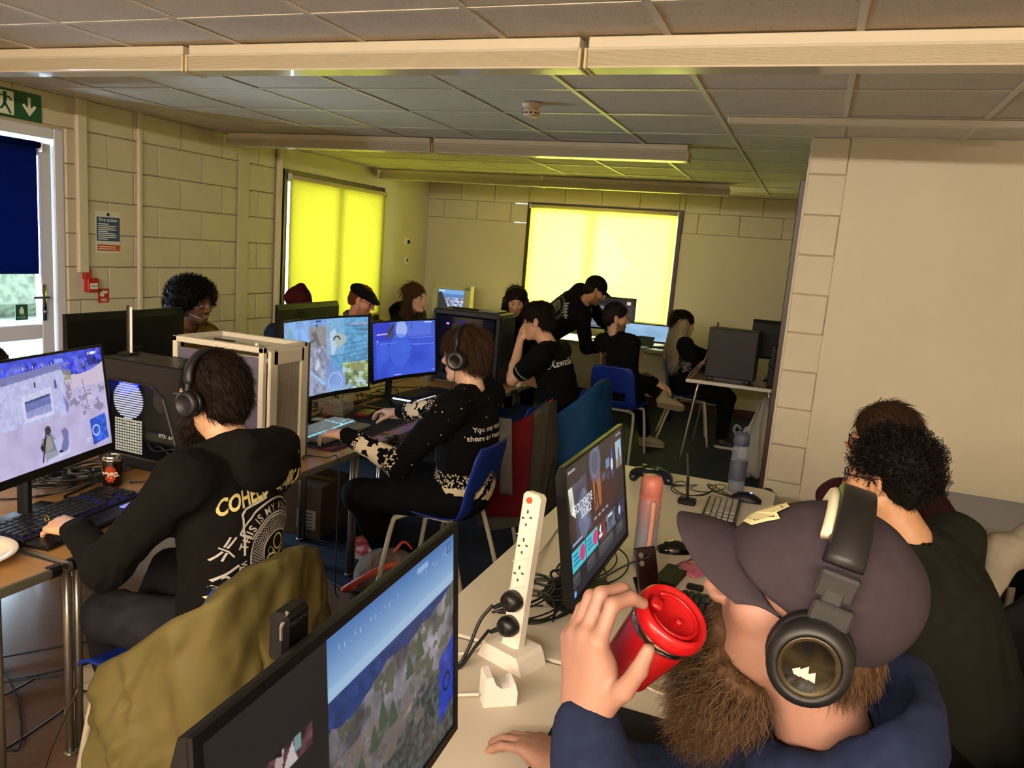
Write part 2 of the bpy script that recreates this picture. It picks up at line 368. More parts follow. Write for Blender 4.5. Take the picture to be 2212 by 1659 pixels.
# ------------------------------------------------------------------ door, windows and blinds
struct_door = MB()
m_glass = bpy.data.materials.new('clear_glass'); m_glass.use_nodes = True
_n = m_glass.node_tree.nodes; _l = m_glass.node_tree.links; _n.clear()
_o = _n.new('ShaderNodeOutputMaterial'); _t = _n.new('ShaderNodeBsdfTransparent'); _g = _n.new('ShaderNodeBsdfGlossy'); _g.inputs['Roughness'].default_value = 0.02
_f = _n.new('ShaderNodeLayerWeight'); _f.inputs['Blend'].default_value = 0.12; _mx = _n.new('ShaderNodeMixShader'); _t.inputs[0].default_value = (0.94, 0.97, 0.96, 1)
_l.new(_f.outputs[0], _mx.inputs[0]); _l.new(_t.outputs[0], _mx.inputs[1]); _l.new(_g.outputs[0], _mx.inputs[2]); _l.new(_mx.outputs[0], _o.inputs[0])
fr = MB()
fx = XL - .06
for c, d in (((fx, D0 + .035, 1.105), (.09, .07, 2.21)), ((fx, D1 - .035, 1.105), (.09, .07, 2.21)), ((fx, (D0 + D1) / 2, 2.175), (.088, D1 - D0 - .14, .07))): fr.box(c, d, None, .006)
door = struct(fr.build('door_1', m_white_pvc))
lf = MB()
y0, y1 = D0 + .08, D1 - .08
for c, d in (((fx, y0 + .045, 1.06), (.06, .09, 2.1)), ((fx, y1 - .045, 1.06), (.06, .09, 2.1)), ((fx, (y0 + y1) / 2, 2.07), (.058, y1 - y0 - .18, .09)), ((fx, (y0 + y1) / 2, .90), (.058, y1 - y0 - .18, .10)), ((fx, (y0 + y1) / 2, .08), (.058, y1 - y0 - .18, .14))): lf.box(c, d, None, .006)
leaf = lf.build('door_leaf', m_white_pvc, door)
MB().box((fx - .005, (y0 + y1) / 2, 1.48), (.012, y1 - y0 - .16, 1.12)).build('glass_pane', m_glass, door)
MB().box((fx - .005, (y0 + y1) / 2, .5), (.012, y1 - y0 - .16, .76)).build('glass_pane', m_glass, door)
m_chrome = M('brushed_chrome', '#b8bac0', 0.22, 1.0)
hd = MB().box((fx + .034, .645, 1.09), (.01, .034, .24), None, .004)
hd.tube(curve_pts([(fx + .036, .645, 1.13), (fx + .075, .645, 1.13), (fx + .08, .63, 1.13), (fx + .08, .53, 1.128)], 6), .009, 8); hd.lathe([(.0, 0), (.011, 0), (.011, .012), (0, .012)], (fx + .036, .645, 1.03), 12, roty(PI / 2))
hd.build('door_handle', m_chrome, door, True)
m_rb = None
db = thing('roller_blind', 'dark navy roller blind covering the upper glass of the white door', 'blind', (fx + .05, (D0 + .66) / 2, 1.29))
MB().box((0, -.02, .4), (.004, .80, .79)).build('fabric', m_rb, db); MB().tube([(0, -.42, .80), (0, .40, .80)], .02, 12).build('roller_tube', m_rb, db, True); MB().box((0, -.02, 0), (.012, .80, .022), None, .004).build('bottom_bar', m_rb, db)
MB().box((0, .41, .79), (.04, .015, .06), None, .005).build('bracket', m_white_pvc, db)
m_rev = m_white_pvc
# daylight outside the door: pale yard ground and a bright hedge beyond the glass
struct(MB().box((-12.6, 1.0, -.25), (24, 30, .2)).build('ground', M('pale_paving_outside', '#b9beb4', 0.9, nz=(3, .2))))
hedge = MB().box((-9.0, 1.0, .8), (1.2, 24, 2.0), None, .3).build('hedge', M('hedge_green_outside', '#8f9c86', 0.9, nz=(8, .5)))
tag(hedge, 'pale green hedge seen through the glass of the door', 'hedge')
# window in the left wall and window in the back wall, each with a yellow roller blind in front
m_blind = bpy.data.materials.new('yellow_translucent_blind'); m_blind.use_nodes = True
_n = m_blind.node_tree.nodes; _l = m_blind.node_tree.links; _n.clear()
_o = _n.new('ShaderNodeOutputMaterial'); _d = _n.new('ShaderNodeBsdfDiffuse'); _t = _n.new('ShaderNodeBsdfTranslucent'); _mx = _n.new('ShaderNodeMixShader'); _mx.inputs[0].default_value = 0.72
_tc = _n.new('ShaderNodeTexCoord'); _nz = _n.new('ShaderNodeTexNoise'); _nz.inputs['Scale'].default_value = 30; _nz.inputs['Detail'].default_value = 6; _l.new(_tc.outputs['Object'], _nz.inputs['Vector'])
_rp = _n.new('ShaderNodeMixRGB'); _rp.inputs[1].default_value = (*hexl('#ccc664'), 1); _rp.inputs[2].default_value = (*hexl('#dcd878'), 1); _l.new(_nz.outputs['Fac'], _rp.inputs[0])
_l.new(_rp.outputs[0], _d.inputs[0]); _l.new(_rp.outputs[0], _t.inputs[0]); _l.new(_d.outputs[0], _mx.inputs[1]); _l.new(_t.outputs[0], _mx.inputs[2]); _l.new(_mx.outputs[0], _o.inputs[0])
m_navyb = m_blind.copy(); m_navyb.name = 'navy_roller_fabric'
for nd in m_navyb.node_tree.nodes:
    if nd.type == 'MIX_RGB': nd.inputs[1].default_value = (*hexl('#0b1a58'), 1); nd.inputs[2].default_value = (*hexl('#0d2064'), 1)
    if nd.type == 'MIX_SHADER': nd.inputs[0].default_value = .30
for ch in db.children:
    if ch.name.startswith(('fabric', 'bottom_bar', 'roller_tube')): ch.data.materials.clear(); ch.data.materials.append(m_navyb)
m_blind2 = m_blind.copy(); m_blind2.name = 'pale_yellow_translucent_blind'
for nd in m_blind2.node_tree.nodes:
    if nd.type == 'MIX_RGB': nd.inputs[1].default_value = (*hexl('#e2dd7c'), 1); nd.inputs[2].default_value = (*hexl('#f2efa0'), 1)
m_roller = M('cream_blind_roller', '#bfb280', 0.5)
wl = MB()
for c, d in (((XL - .03, 3.065, 1.49), (.1, .05, 1.5)), ((XL - .03, 4.815, 1.49), (.1, .05, 1.5)), ((XL - .03, 3.94, 2.215), (.098, 1.70, .05)), ((XL - .03, 3.94, .765), (.098, 1.70, .05))): wl.box(c, d, None, .004)
w1 = struct(wl.build('window_1', m_brown))
wf = MB()
for c, d in (((XL - .05, 3.115, 1.49), (.05, .055, 1.4)), ((XL - .05, 4.765, 1.49), (.05, .055, 1.4)), ((XL - .05, 3.94, 2.165), (.048, 1.59, .055)), ((XL - .05, 3.94, .815), (.048, 1.59, .055)), ((XL - .05, 3.94, 1.49), (.046, .07, 1.29))): wf.box(c, d, None, .004)
wf.build('window_frame', m_white_pvc, w1); MB().box((XL - .06, 3.94, 1.49), (.01, 1.6, 1.3)).build('glass_pane', m_glass, w1)
MB().box((XL + .015, 3.94, .735), (.09, 1.86, .03), None, .006).build('window_sill', m_brown, w1)
b1 = thing('roller_blind', 'bright yellow roller blind drawn over the window in the left wall', 'blind', (XL + .04, 3.96, .83))
nb_ = 24
zz = np.linspace(0.0, 1.33, 6); yy = np.linspace(-.862, .855, nb_)
MB().sheet([[(0.006 * math.sin(5 * y) * (1 - z / 1.4), y, z) for y in yy] for z in zz], .002).build('fabric', m_blind, b1)
MB().tube([(0, -.85, 1.345), (0, .86, 1.345)], .021, 14).build('roller_tube', m_roller, b1, True)
MB().box((0, 0.005, 0), (.012, 1.7, .025), None, .004).build('bottom_bar', m_roller, b1)
for s in (-1, 1): MB().box((-.005, s * .868 + .005, 1.345), (.05, .02, .06), None, .008).build('bracket', m_white_pvc, b1)
wl = MB()
for c, d in (((.865, YF + .03, 1.54), (.05, .1, 1.41)), ((2.675, YF + .03, 1.54), (.05, .1, 1.41)), ((1.77, YF + .03, 2.22), (1.76, .098, .05)), ((1.77, YF + .03, .865), (1.76, .098, .05))): wl.box(c, d, None, .004)
w2 = struct(wl.build('window_2', m_brown))
wf = MB()
for c, d in (((.915, YF + .05, 1.54), (.055, .05, 1.3)), ((2.625, YF + .05, 1.54), (.055, .05, 1.3)), ((1.77, YF + .05, 2.17), (1.65, .048, .055)), ((1.77, YF + .05, .915), (1.65, .048, .055)), ((1.66, YF + .05, 1.54), (.07, .046, 1.19))): wf.box(c, d, None, .004)
wf.build('window_frame', m_white_pvc, w2); MB().box((1.77, YF + .06, 1.54), (1.7, .01, 1.24)).build('glass_pane', m_glass, w2)
MB().box((1.77, YF - .03, .845), (1.9, .12, .03), None, .006).build('window_sill', m_white_pvc, w2)
b2 = thing('roller_blind', 'pale glowing yellow roller blind over the window in the back wall', 'blind', (1.765, YF - .035, .955))
xx = np.linspace(-.875, .865, nb_); zz = np.linspace(0, 1.235, 6)
MB().sheet([[(x, 0.006 * math.sin(4 * x) * (1 - z / 1.3), z) for x in xx] for z in zz], .002).build('fabric', m_blind2, b2)
MB().tube([(-.88, 0, 1.25), (.87, 0, 1.25)], .021, 14).build('roller_tube', m_roller, b2, True); MB().box((0, 0, 0), (1.74, .012, .022), None, .004).build('bottom_bar', m_roller, b2)
for s in (-1, 1): MB().box((s * .885, .005, 1.25), (.02, .05, .06), None, .008).build('bracket', m_white_pvc, b2)
# ------------------------------------------------------------------ trunking
def trim(name, c, d, mat=None): return struct(MB().box(c, d, None, .005).build(name, mat or m_trunk))
trim('trim_2', (XL + .016, .905, (H + 1.29) / 2), (.032, .075, H - 1.29))
trim('trim_3', (XL + .012, 1.392, H / 2), (.024, .036, H))
trim('trim_4', (XL + .012, 2.5, 1.15), (.006, .14, 2.3), m_wall)
trim('trim_5', (XL + .02, 2.965, H / 2), (.04, .05, H))
trim('trim_6', (4.33, 1.215, H - .019), (1.36, .05, .034), m_tee)
# ------------------------------------------------------------------ fluorescent battens
m_batten = M('cream_batten_steel', '#d8cdb4', 0.4)
m_diff = M('ribbed_prismatic_diffuser', '#cfc6ae', 0.25, trans=0.0, coat=0.3)
m_diffrear = M('brightly_lit_diffuser', '#fff0d0', 0.4, emit=(1.0, 0.84, 0.68), es=205)
m_end = M('cream_end_cap', '#d2c49a', 0.4)
def batten(x0, x1, y, label, lit=False):
    L = x1 - x0 - .012
    t = thing('ceiling_light', label, 'light', ((x0 + x1) / 2, y, H - .11), 0, 'twin fluorescent ceiling battens')
    MB().box((0, 0, .0885), (L - .02, .105, .039), None, .003).build('spine', m_batten, t)
    prof = [(-.062, .068), (-.062, .062)]
    k = 16
    for i in range(k): prof += [(-.060 + .004 * i / k, .060 - .052 * i / k), (-.0575 + .004 * i / k, .060 - .052 * (i + .5) / k)]
    prof += [(-.052, .004), (.052, .004), (.056, .01), (.060, .060), (.062, .068)]
    # profile swept along the fitting
    P = np.array([[(x, p, z) for p, z in prof] for x in (-L / 2 + .012, L / 2 - .012)]); n = len(prof)
    mb = MB(); mb.add(P.reshape(-1, 3), [(j, j + 1, n + j + 1, n + j) for j in range(n - 1)] + [(n - 1, 0, n, 2 * n - 1), tuple(range(n)), tuple(range(n, 2 * n))[::-1]])
    mb.build('diffuser', lit or m_diff, t)
    for s in (-1, 1): MB().box((s * (L / 2 - .005), 0, .034), (.011, .13, .07), None, .003).build('end_cap', m_end, t)
    return t
YA = -.215
batten(-.28, 1.525, YA, 'left ceiling batten of the nearest row, cut by the frame edge'); batten(1.525, 3.31, YA, 'middle cream ceiling batten of the nearest row'); batten(3.31, 5.10, YA, 'right ceiling batten of the nearest row, brightest diffuser')
batten(-.43, 1.44, 2.26, 'left batten of the second row, ending by the left wall'); batten(1.44, 3.31, 2.26, 'right batten of the second row, above the seated players')
batten(-.43, 1.455, 4.66, 'left batten of the third row, tinted yellow by the left blind'); batten(1.455, 3.32, 4.66, 'right batten of the third row, before the back window')
for i, (x0, x1) in enumerate(((.9, 2.7), (2.7, 4.5), (4.5, 6.3))):
    batten(x0, x1, -5.1, 'lit warm ceiling batten near the rear wall, %s of three' % ('first', 'second', 'third')[i], m_diffrear)
# ------------------------------------------------------------------ wall and ceiling fittings
def smoke():
    t = thing('smoke_detector', 'round cream smoke detector on the ceiling tile', 'detector', (2.68, .93, H))
    c = M('cream_plastic', '#d6c3a8', 0.45)
    MB().lathe([(.0, 0), (.052, 0), (.052, -.012), (.044, -.022), (.036, -.026), (0, -.026)], n=24).build('base', c, t, True)
    MB().lathe([(.0, -.024), (.034, -.024), (.036, -.036), (.042, -.044), (.042, -.058), (.036, -.066), (0, -.068)], n=24).build('sensor_head', c, t, True)
    mb = MB()
    for k in range(10): a = k * 2 * PI / 10; mb.box((.041 * math.cos(a), .041 * math.sin(a), -.051), (.006, .012, .008), rotz(a))
    mb.build('vent_slots', M('black_plastic', '#0b0b0c', 0.4), t)
smoke()
m_black = M('black_plastic', '#0b0b0c', 0.4)
m_white = M('white_plastic', '#e6e2d8', 0.35)
m_red = M('red_plastic', '#a81a18', 0.4)
m_green = M('exit_green', '#0b4a2c', 0.4)
m_print_w = M('white_print', '#e8ead8', 0.6)
m_print_k = M('black_print', '#0c0c0e', 0.6)
UY, UZ = V3(0, 1, 0), V3(0, 0, 1)           # reading directions on the left wall
def poly(name, pts, O, U, V, mat, parent, th=0.0008):
    """a flat printed shape: polygon in the plane (U, V) at O"""
    O, U, V = np.asarray(O, float), np.asarray(U, float), np.asarray(V, float); N = np.cross(U, V)
    k = len(pts); ar = sum(pts[i][0] * pts[(i + 1) % k][1] - pts[(i + 1) % k][0] * pts[i][1] for i in range(k))
    if ar < 0: pts = pts[::-1]
    A = np.array([O + p[0] * U + p[1] * V + N * th for p in pts])
    return link(name, mesh_from(name, A, [tuple(range(k))]), mat, parent)
ex = thing('exit_sign', 'green emergency exit sign with running figure and down arrow above the door', 'sign', (XL, .38, 2.308))
MB().box((.006, 0, 0), (.012, .50, .165), None, .003).build('sign_board', m_green, ex)
O = V3(.0125, 0, 0)
poly('white_panel', [(-.045, -.068), (.065, -.068), (.065, .068), (-.045, .068)], O, UY, UZ, m_print_w, ex, .0004)
for pts in ([(.0, .062), (.018, .062), (.022, .05), (.018, .04), (.0, .04), (-.004, .05)], [(-.02, .034), (.03, .03), (.05, .012), (.056, .016), (.04, .038), (-.02, .042), (-.036, .02), (-.03, .016)], [(.0, .034), (.022, .03), (.016, -.01), (-.004, -.012)], [(.0, -.008), (.018, -.006), (.034, -.03), (.05, -.06), (.036, -.062), (.02, -.036)], [(-.004, -.006), (.01, -.016), (-.008, -.04), (-.038, -.046), (-.038, -.034), (-.016, -.03)]): poly('running_figure', pts, O, UY, UZ, m_green, ex, .0009)
poly('down_arrow', [(.155, .055), (.175, .055), (.175, -.01), (.2, .014), (.212, .002), (.165, -.058), (.118, .002), (.13, .014), (.155, -.01)], O, UY, UZ, m_print_w, ex)
nt = thing('fire_notice', 'white and blue fire action notice with red strip on the left wall', 'notice', (XL + .002, 1.122, 1.57))
MB().box((.002, 0, 0), (.002, .205, .285)).build('sheet', M('paper_white', '#d8d6cc', 0.6), nt)
O = V3(.0035, 0, 0); m_blue = M('notice_blue', '#1c3a6e', 0.5); m_rp = M('notice_red', '#b03a22', 0.5)
poly('blue_field', [(-.095, -.06), (.098, -.06), (.098, .105), (-.095, .105)], O, UY, UZ, m_blue, nt, .0003)
poly('red_strip', [(-.09, -.128), (.1, -.128), (.1, -.085), (-.09, -.085)], O, UY, UZ, m_rp, nt, .0003)
flat_text('heading', 'Fire action', .036, m_print_w, nt, O + (.0008, 0, .085), UY, UZ, bold=.01)
for k in range(9): poly('text_line', [(-.085, .06 - .013 * k), (-.085 + (.16 if k % 4 else .09) * (0.7 + .3 * rnd.random()), .06 - .013 * k), (-.085 + (.15 if k % 4 else .09), .0545 - .013 * k), (-.085, .0545 - .013 * k)], O, UY, UZ, m_print_w, nt)
for k in range(2): poly('text_line', [(-.08, -.097 - .015 * k), (.06, -.097 - .015 * k), (.06, -.103 - .015 * k), (-.08, -.103 - .015 * k)], O, UY, UZ, m_print_w, nt)
poly('round_symbol', [(.013 * math.cos(a), .123 + .013 * math.sin(a)) for a in np.arange(16) * PI / 8], O, UY, UZ, m_print_k, nt)
cp = thing('fire_call_point', 'red fire alarm call point box below the wall trunking', 'alarm', (XL, .965, 1.205))
MB().box((.022, 0, 0), (.044, .09, .095), None, .006).build('box', m_red, cp); MB().box((.014, -.03, .075), (.028, .05, .07), None, .003).build('cable_gland', m_red, cp)
MB().box((.0455, 0, -.005), (.003, .062, .04), None, .001).build('glass_panel', m_white, cp)
for k in (-1, 0, 1): poly('dot', [(k * .016 + .005 * math.cos(a), -.005 + .005 * math.sin(a)) for a in np.arange(8) * PI / 4], (.0472, 0, 0), UY, UZ, m_print_k, cp)
fs = thing('fire_sign', 'small red square sign with white hand below the call point', 'sign', (XL, 1.078, 1.128))
MB().box((.0035, 0, 0), (.003, .09, .10)).build('sign_board', m_red, fs)
poly('hand_symbol', [(-.03, .0), (-.03, .025), (.0, .038), (.032, .03), (.034, .016), (.0, .012), (.008, -.004), (-.012, -.01)], (.005, 0, 0), UY, UZ, m_print_w, fs)
flat_text('lettering', 'FIRE', .028, m_print_w, fs, (.0058, 0, -.032), UY, UZ, bold=.02)
gs = thing('door_sticker', 'small green turn to open sticker on the lower door glass', 'sign', (fx + .004, .505, 1.03))
MB().box((0.001, 0, 0), (.002, .085, .10)).build('sticker_sheet', m_green, gs)
poly('padlock_symbol', [(-.016, -.008), (.016, -.008), (.016, .02), (.008, .02), (.008, .034), (-.008, .034), (-.008, .02), (-.016, .02)], (.0021, 0, 0), UY, UZ, m_print_w, gs)
flat_text('lettering', 'Turn\nto open', .018, m_print_w, gs, (.0029, 0, -.022), UY, UZ)
for z, lab, kn in ((1.665, 'white thermostat dial box on the wall left of the corner, the upper one', True), (1.435, 'small white wall switch plate beneath the thermostat dial', False)):
    t = thing('thermostat' if kn else 'light_switch', lab, 'thermostat' if kn else 'switch', (XL, 5.40, z))
    MB().box((.015, 0, 0), (.03, .10, .085), None, .005).build('housing', m_white, t)
    if kn: MB().lathe([(0, 0), (.024, 0), (.02, .016), (0, .016)], (.03, .015, 0), 16, roty(PI / 2)).build('dial', m_black, t, True)
    else: MB().box((.032, .01, .01), (.006, .03, .04), None, .002).build('rocker', m_black, t)
# ================================================================== furniture
m_beech = M('beech_laminate', '#a37b48', 0.3, bands=((1.5, 14, 1.5), 3.0, 0.18))
m_whitelam = M('white_laminate', '#cfc8b8', 0.35, nz=(6, .04))
m_pale = M('pale_speckled_laminate', '#a08f74', 0.4, nz=(90, .1))
m_alu = M('ribbed_aluminium_edge', '#8d8778', 0.35, 0.7)
m_steel = M('grey_steel_tube', '#8f8a80', 0.3, 0.8)
m_corner = M('black_corner_moulding', '#0d0d0e', 0.35)
m_beige = M('cream_painted_tube', '#b5aa92', 0.4)
m_bluep = M('royal_blue_polypropylene', '#12297a', 0.38, bump=(400, .15, .0006))
def desk(x0, x1, y0, y1, z, label, mat, edge, legmat, group=None, legs=((.14, .12), (.14, -.12), (-.1, .12), (-.1, -.12)), twin=True):
    t = thing('folding_table', label, 'table', ((x0 + x1) / 2, (y0 + y1) / 2, 0), 0, group)
    L, Wd = (x1 - x0), (y1 - y0)
    MB().box((0, 0, z - .012), (L - .012, Wd - .012, .024), None, .002).build('tabletop', mat, t)
    e = MB()
    for s in (-1, 1):
        e.box((s * (L / 2 - .004), 0, z - .0135), (.008, Wd, .029), None, .002); e.box((0, s * (Wd / 2 - .004), z - .0135), (L, .008, .029), None, .002)
        for k in (-1, 0, 1): e.box((s * (L / 2 + .0006), 0, z - .0135 + k * .007), (.002, Wd - .05, .003))
    e.build('edge_trim', edge, t)
    for sx in (-1, 1):
        for sy in (-1, 1): MB().box((sx * (L / 2 - .012), sy * (Wd / 2 - .022), z - .0135), (.036, .046, .032), None, .008).build('corner_cap', m_corner, t)
    for sx in (-1, 1):
        for sy in (-1, 1):
            x, y = sx * (L / 2 - .135), sy * (Wd / 2 - .1)
            mb = MB().tube([(x, y, z - .02), (x, y, 0.012)], .0125, 10)
            if twin: mb.tube([(x, y - sy * .034, z - .02), (x, y - sy * .034, .012)], .0125, 10)
            mb.box((x, y - sy * .017 * twin, .008), (.03, .066 if twin else .03, .016), None, .005)
            mb.build('leg', legmat, t, True)
        MB().tube([(sx * (L / 2 - .135), -(Wd / 2 - .1), z - .06), (sx * (L / 2 - .135), Wd / 2 - .1, z - .06)], .011, 8).build('cross_bar', legmat, t, True)
    return t
TZ = .71
G = 'folding tables in the central row'
desk(1.575, 2.325, -3.05, -1.545, TZ, 'beech folding table cut off at the bottom left corner, white plate on it', m_beech, m_alu, m_steel, G)
desk(1.575, 2.325, -1.525, 0.28, TZ, 'beech folding table under the black hoodie player and his drink can', m_beech, m_alu, m_steel, G)
desk(1.575, 2.325, 0.30, 1.95, TZ, 'beech folding table with two curved screens and a dark green mat', m_beech, m_alu, m_steel, G)
desk(1.575, 2.325, 1.97, 3.30, TZ, 'folding table carrying the tall black computer with purple lights', m_beech, m_alu, m_steel, G)
desk(0.81, 1.56, -1.3, 0.40, TZ, 'folding table on the far side of the row, by the afro haired player', m_beech, m_alu, m_steel, G)
desk(0.81, 1.56, 0.42, 2.2, TZ, 'folding table on the far side under the dark monitor seen from behind', m_beech, m_alu, m_steel, G)
desk(0.81, 1.56, 2.22, 3.4, TZ, 'folding table on the far side near the left window', m_beech, m_alu, m_steel, G)
desk(1.2, 3.05, 5.08, 5.80, .75, 'grey edged table standing against the back wall under the glowing blind', m_whitelam, m_alu, m_black)
desk(-.25, 1.15, 5.1, 5.85, .75, 'table in the far left corner carrying the old cream monitor', m_whitelam, m_alu, m_black)
# table by the end of the right-hand wall, white front edge and bent tube legs
t = thing('school_table', 'dark topped table with white edge carrying a black computer at the back right', 'table', (3.65, 3.98, 0))
MB().box((0, 0, .70), (.77, .72, .02), None, .003).build('tabletop', M('walnut_laminate', '#4a3420', 0.3, bands=((12, 1.5, 1.5), 3, .2)), t)
MB().box((0, -.364, .697), (.78, .012, .03), None, .003).build('edge_trim', M('white_edge_band', '#d9d2c6', 0.4), t)
for sx in (-1, 1):
    for sy in (-1, 1): MB().tube(curve_pts([(sx * .24, sy * .26, .675), (sx * .275, sy * .28, .672), (sx * .295, sy * .30, .64), (sx * .33, sy * .34, .3), (sx * .36, sy * .36, .0)], 6), .0125, 10).build('leg', m_steel, t, True)
    MB().tube([(sx * .25, -.26, .675), (sx * .25, .26, .675)], .0125, 8).build('rail', m_steel, t, True)
# long white folding table in the foreground
def rounded_rect(w, h, r, n=6):
    out = []
    for cx, cy, a0 in ((w / 2 - r, h / 2 - r, 0), (-w / 2 + r, h / 2 - r, PI / 2), (-w / 2 + r, -h / 2 + r, PI), (w / 2 - r, -h / 2 + r, 1.5 * PI)):
        out += [(cx + r * math.cos(a0 + k * PI / 2 / n), cy + r * math.sin(a0 + k * PI / 2 / n)) for k in range(n + 1)]
    return out
m_hdpe = M('white_moulded_plastic', '#d2c8b4', 0.42, bump=(260, .25, .0008))
WZ = .73
def white_table(x0, x1, y0, y1, label):
    t = thing('plastic_folding_table', label, 'table', ((x0 + x1) / 2, (y0 + y1) / 2, 0), 0, 'white plastic folding tables')
    MB().prism(rounded_rect(x1 - x0, y1 - y0, .07), WZ - .045, WZ).build('tabletop', m_hdpe, t)
    for s in (-1, 1):
        yy = s * ((y1 - y0) / 2 - .18); w = (x1 - x0) / 2 - .12
        MB().tube(curve_pts([(-w, yy, .012), (-w, yy, .6), (-w + .04, yy, .672), (w - .04, yy, .672), (w, yy, .6), (w, yy, .012)], 6), .014, 10).build('leg', m_steel, t, True)
white_table(3.375, 4.137, -1.38, .45, 'white plastic folding table with cables, bottles and the dark game shop screen')
white_table(3.375, 4.137, -3.23, -1.40, 'white plastic folding table in front of the bearded man with the red cup')
# low grey table against the right-hand wall
t = thing('school_table', 'low grey topped school table against the right wall', 'table', (5.6, 1.39, 0))
MB().box((0, 0, .548), (1.7, .62, .022), None, .004).build('tabletop', M('slate_grey_laminate', '#7f8494', 0.4), t); MB().box((0, -.316, .546), (1.7, .012, .028), None, .003).build('edge_trim', M('olive_edge', '#6f6a54', 0.4), t)
MB().box((0, -.24, .515), (1.55, .03, .04), None, .003).build('rail', m_whitelam, t); MB().lathe([(0, 0), (.012, 0), (.012, .012), (0, .014)], (-.52, -.258, .515), 12, rotx(PI / 2)).build('bolt', m_steel, t)
for sx in (-1, 1):
    for sy in (-1, 1): MB().tube([(sx * (.79 if sx > 0 else .225) , sy * .22, .53), (sx * (.80 if sx > 0 else .235), sy * .23, 0)], .019, 10).build('leg', m_beige, t, True)

# ------------------------------------------------------------------ polypropylene school chairs
def chair_shell():
    prof = np.array([(.215, .425), (.20, .443), (.16, .452), (.08, .446), (-.02, .437), (-.10, .437), (-.155, .448), (-.19, .480), (-.207, .53), (-.216, .58), (-.228, .64), (-.243, .71), (-.256, .77), (-.262, .80)])
    pr = curve_pts(np.c_[prof, np.zeros(len(prof))], 3)[:, :2]; n = len(pr); m = 15; P = []
    for i, (y, z) in enumerate(pr):
        f = i / (n - 1); w = .205 if f < .4 else .205 - .03 * max(0, (f - .55) / .45) ** 1.5
        if f > .93: w *= 1 - .12 * (f - .93) / .07
        row = []
        for j in range(m):
            s = -1 + 2 * j / (m - 1); x = w * s; lift = .022 * abs(s) ** 3
            row.append((x, y + (lift * .9 if f > .5 else 0), z + (lift if f < .5 else 0)))
        P.append(row)
    P = np.array(P)
    slot = lambda i, j: .505 < P[i, m // 2, 2] < .575 and i > n * .45 and 3 <= j <= m - 5
    return MB().sheet(P, .006, slot).mesh('shell', True)
SHELL = chair_shell(); SHELL.materials.append(m_bluep)
_legs = []
for sx in (-1, 1):
    _legs.append(MB().tube(curve_pts([(sx * .13, .12, .418), (sx * .165, .145, .41), (sx * .185, .165, .37), (sx * .21, .225, .0)], 5), .0115, 10).mesh('leg', True))
    _legs.append(MB().tube(curve_pts([(sx * .13, -.10, .418), (sx * .165, -.125, .41), (sx * .185, -.145, .37), (sx * .215, -.255, .0)], 5), .0115, 10).mesh('leg', True))
_rail = MB().tube([(-.135, .12, .418), (.135, .12, .418)], .0115, 8).tube([(-.135, -.10, .418), (.135, -.10, .418)], .0115, 8).tube([(-.12, .12, .424), (-.12, -.10, .424)], .009, 8).tube([(.12, .12, .424), (.12, -.10, .424)], .009, 8).mesh('seat_frame', True)
for me in _legs + [_rail]: me.materials.append(m_beige)
def chair(x, y, face, label):
    t = thing('school_chair', label, 'chair', (x, y, 0), math.radians(face - 90), 'blue polypropylene school chairs')
    link('shell', SHELL, None, t); link('seat_frame', _rail, None, t)
    for me in _legs: link('leg', me, None, t)
    return t
chair(2.555, -1.32, 180, 'blue school chair under the olive jacket, player in black hoodie on it').scale = (1, .96, .90)
chair(2.66, .20, 180, 'blue school chair with the player in the patterned black sweater')
chair(2.52, 1.20, 180, 'empty blue school chair with the grey and red jacket over its back')
chair(2.60, 2.02, 180, 'blue school chair with the bright blue jacket over its back')
chair(2.75, 3.40, 85, 'blue school chair seen from behind under the man in black coat')
chair(3.18, 4.42, 10, 'blue school chair under the long haired woman')
chair(4.72, -.93, 170, 'blue school chair under the curly haired person')
chair(4.74, -.20, 170, 'blue school chair under the person in the dark red jumper')
chair(4.55, -1.98, 175, 'blue school chair under the bearded man in the cap')
chair(.62, .62, 5, 'blue school chair by the left wall under the afro haired man')
chair(.50, 1.95, 5, 'blue school chair under the person in the dark red beanie')
chair(.52, 2.72, 10, 'blue school chair under the man in the flat cap')
chair(.62, 3.5, 5, 'blue school chair under the long haired player by the left window')
chair(.55, -.35, 5, 'blue school chair under the person cut by the left frame edge')
chair(1.72, 4.12, -75, 'blue school chair under the man with headphones facing this way')
# ================================================================== screens
def canvas(w, h, c): a = np.zeros((h, w, 3)); a[:] = np.array(c) / 255; return a
def vnoise(w, h, s, seed=0, oct=4):
    r = np.random.default_rng(seed); out = np.zeros((h, w)); amp = 1; tot = 0
    for o in range(oct):
        gw, gh = max(2, int(w / s) + 2), max(2, int(h / s) + 2); g = r.random((gh, gw)); y = np.linspace(0, gh - 1.001, h); x = np.linspace(0, gw - 1.001, w)
        yi, xi = y.astype(int), x.astype(int); fy, fx_ = (y - yi)[:, None], (x - xi)[None]; fy = fy * fy * (3 - 2 * fy); fx_ = fx_ * fx_ * (3 - 2 * fx_)
        out += amp * (g[yi][:, xi] * (1 - fy) * (1 - fx_) + g[yi][:, xi + 1] * (1 - fy) * fx_ + g[yi + 1][:, xi] * fy * (1 - fx_) + g[yi + 1][:, xi + 1] * fy * fx_); tot += amp; amp *= .55; s = max(1.5, s / 2)
    return out / tot
def UVg(a): h, w = a.shape[:2]; return np.meshgrid((np.arange(w) + .5) / w, (np.arange(h) + .5) / h)
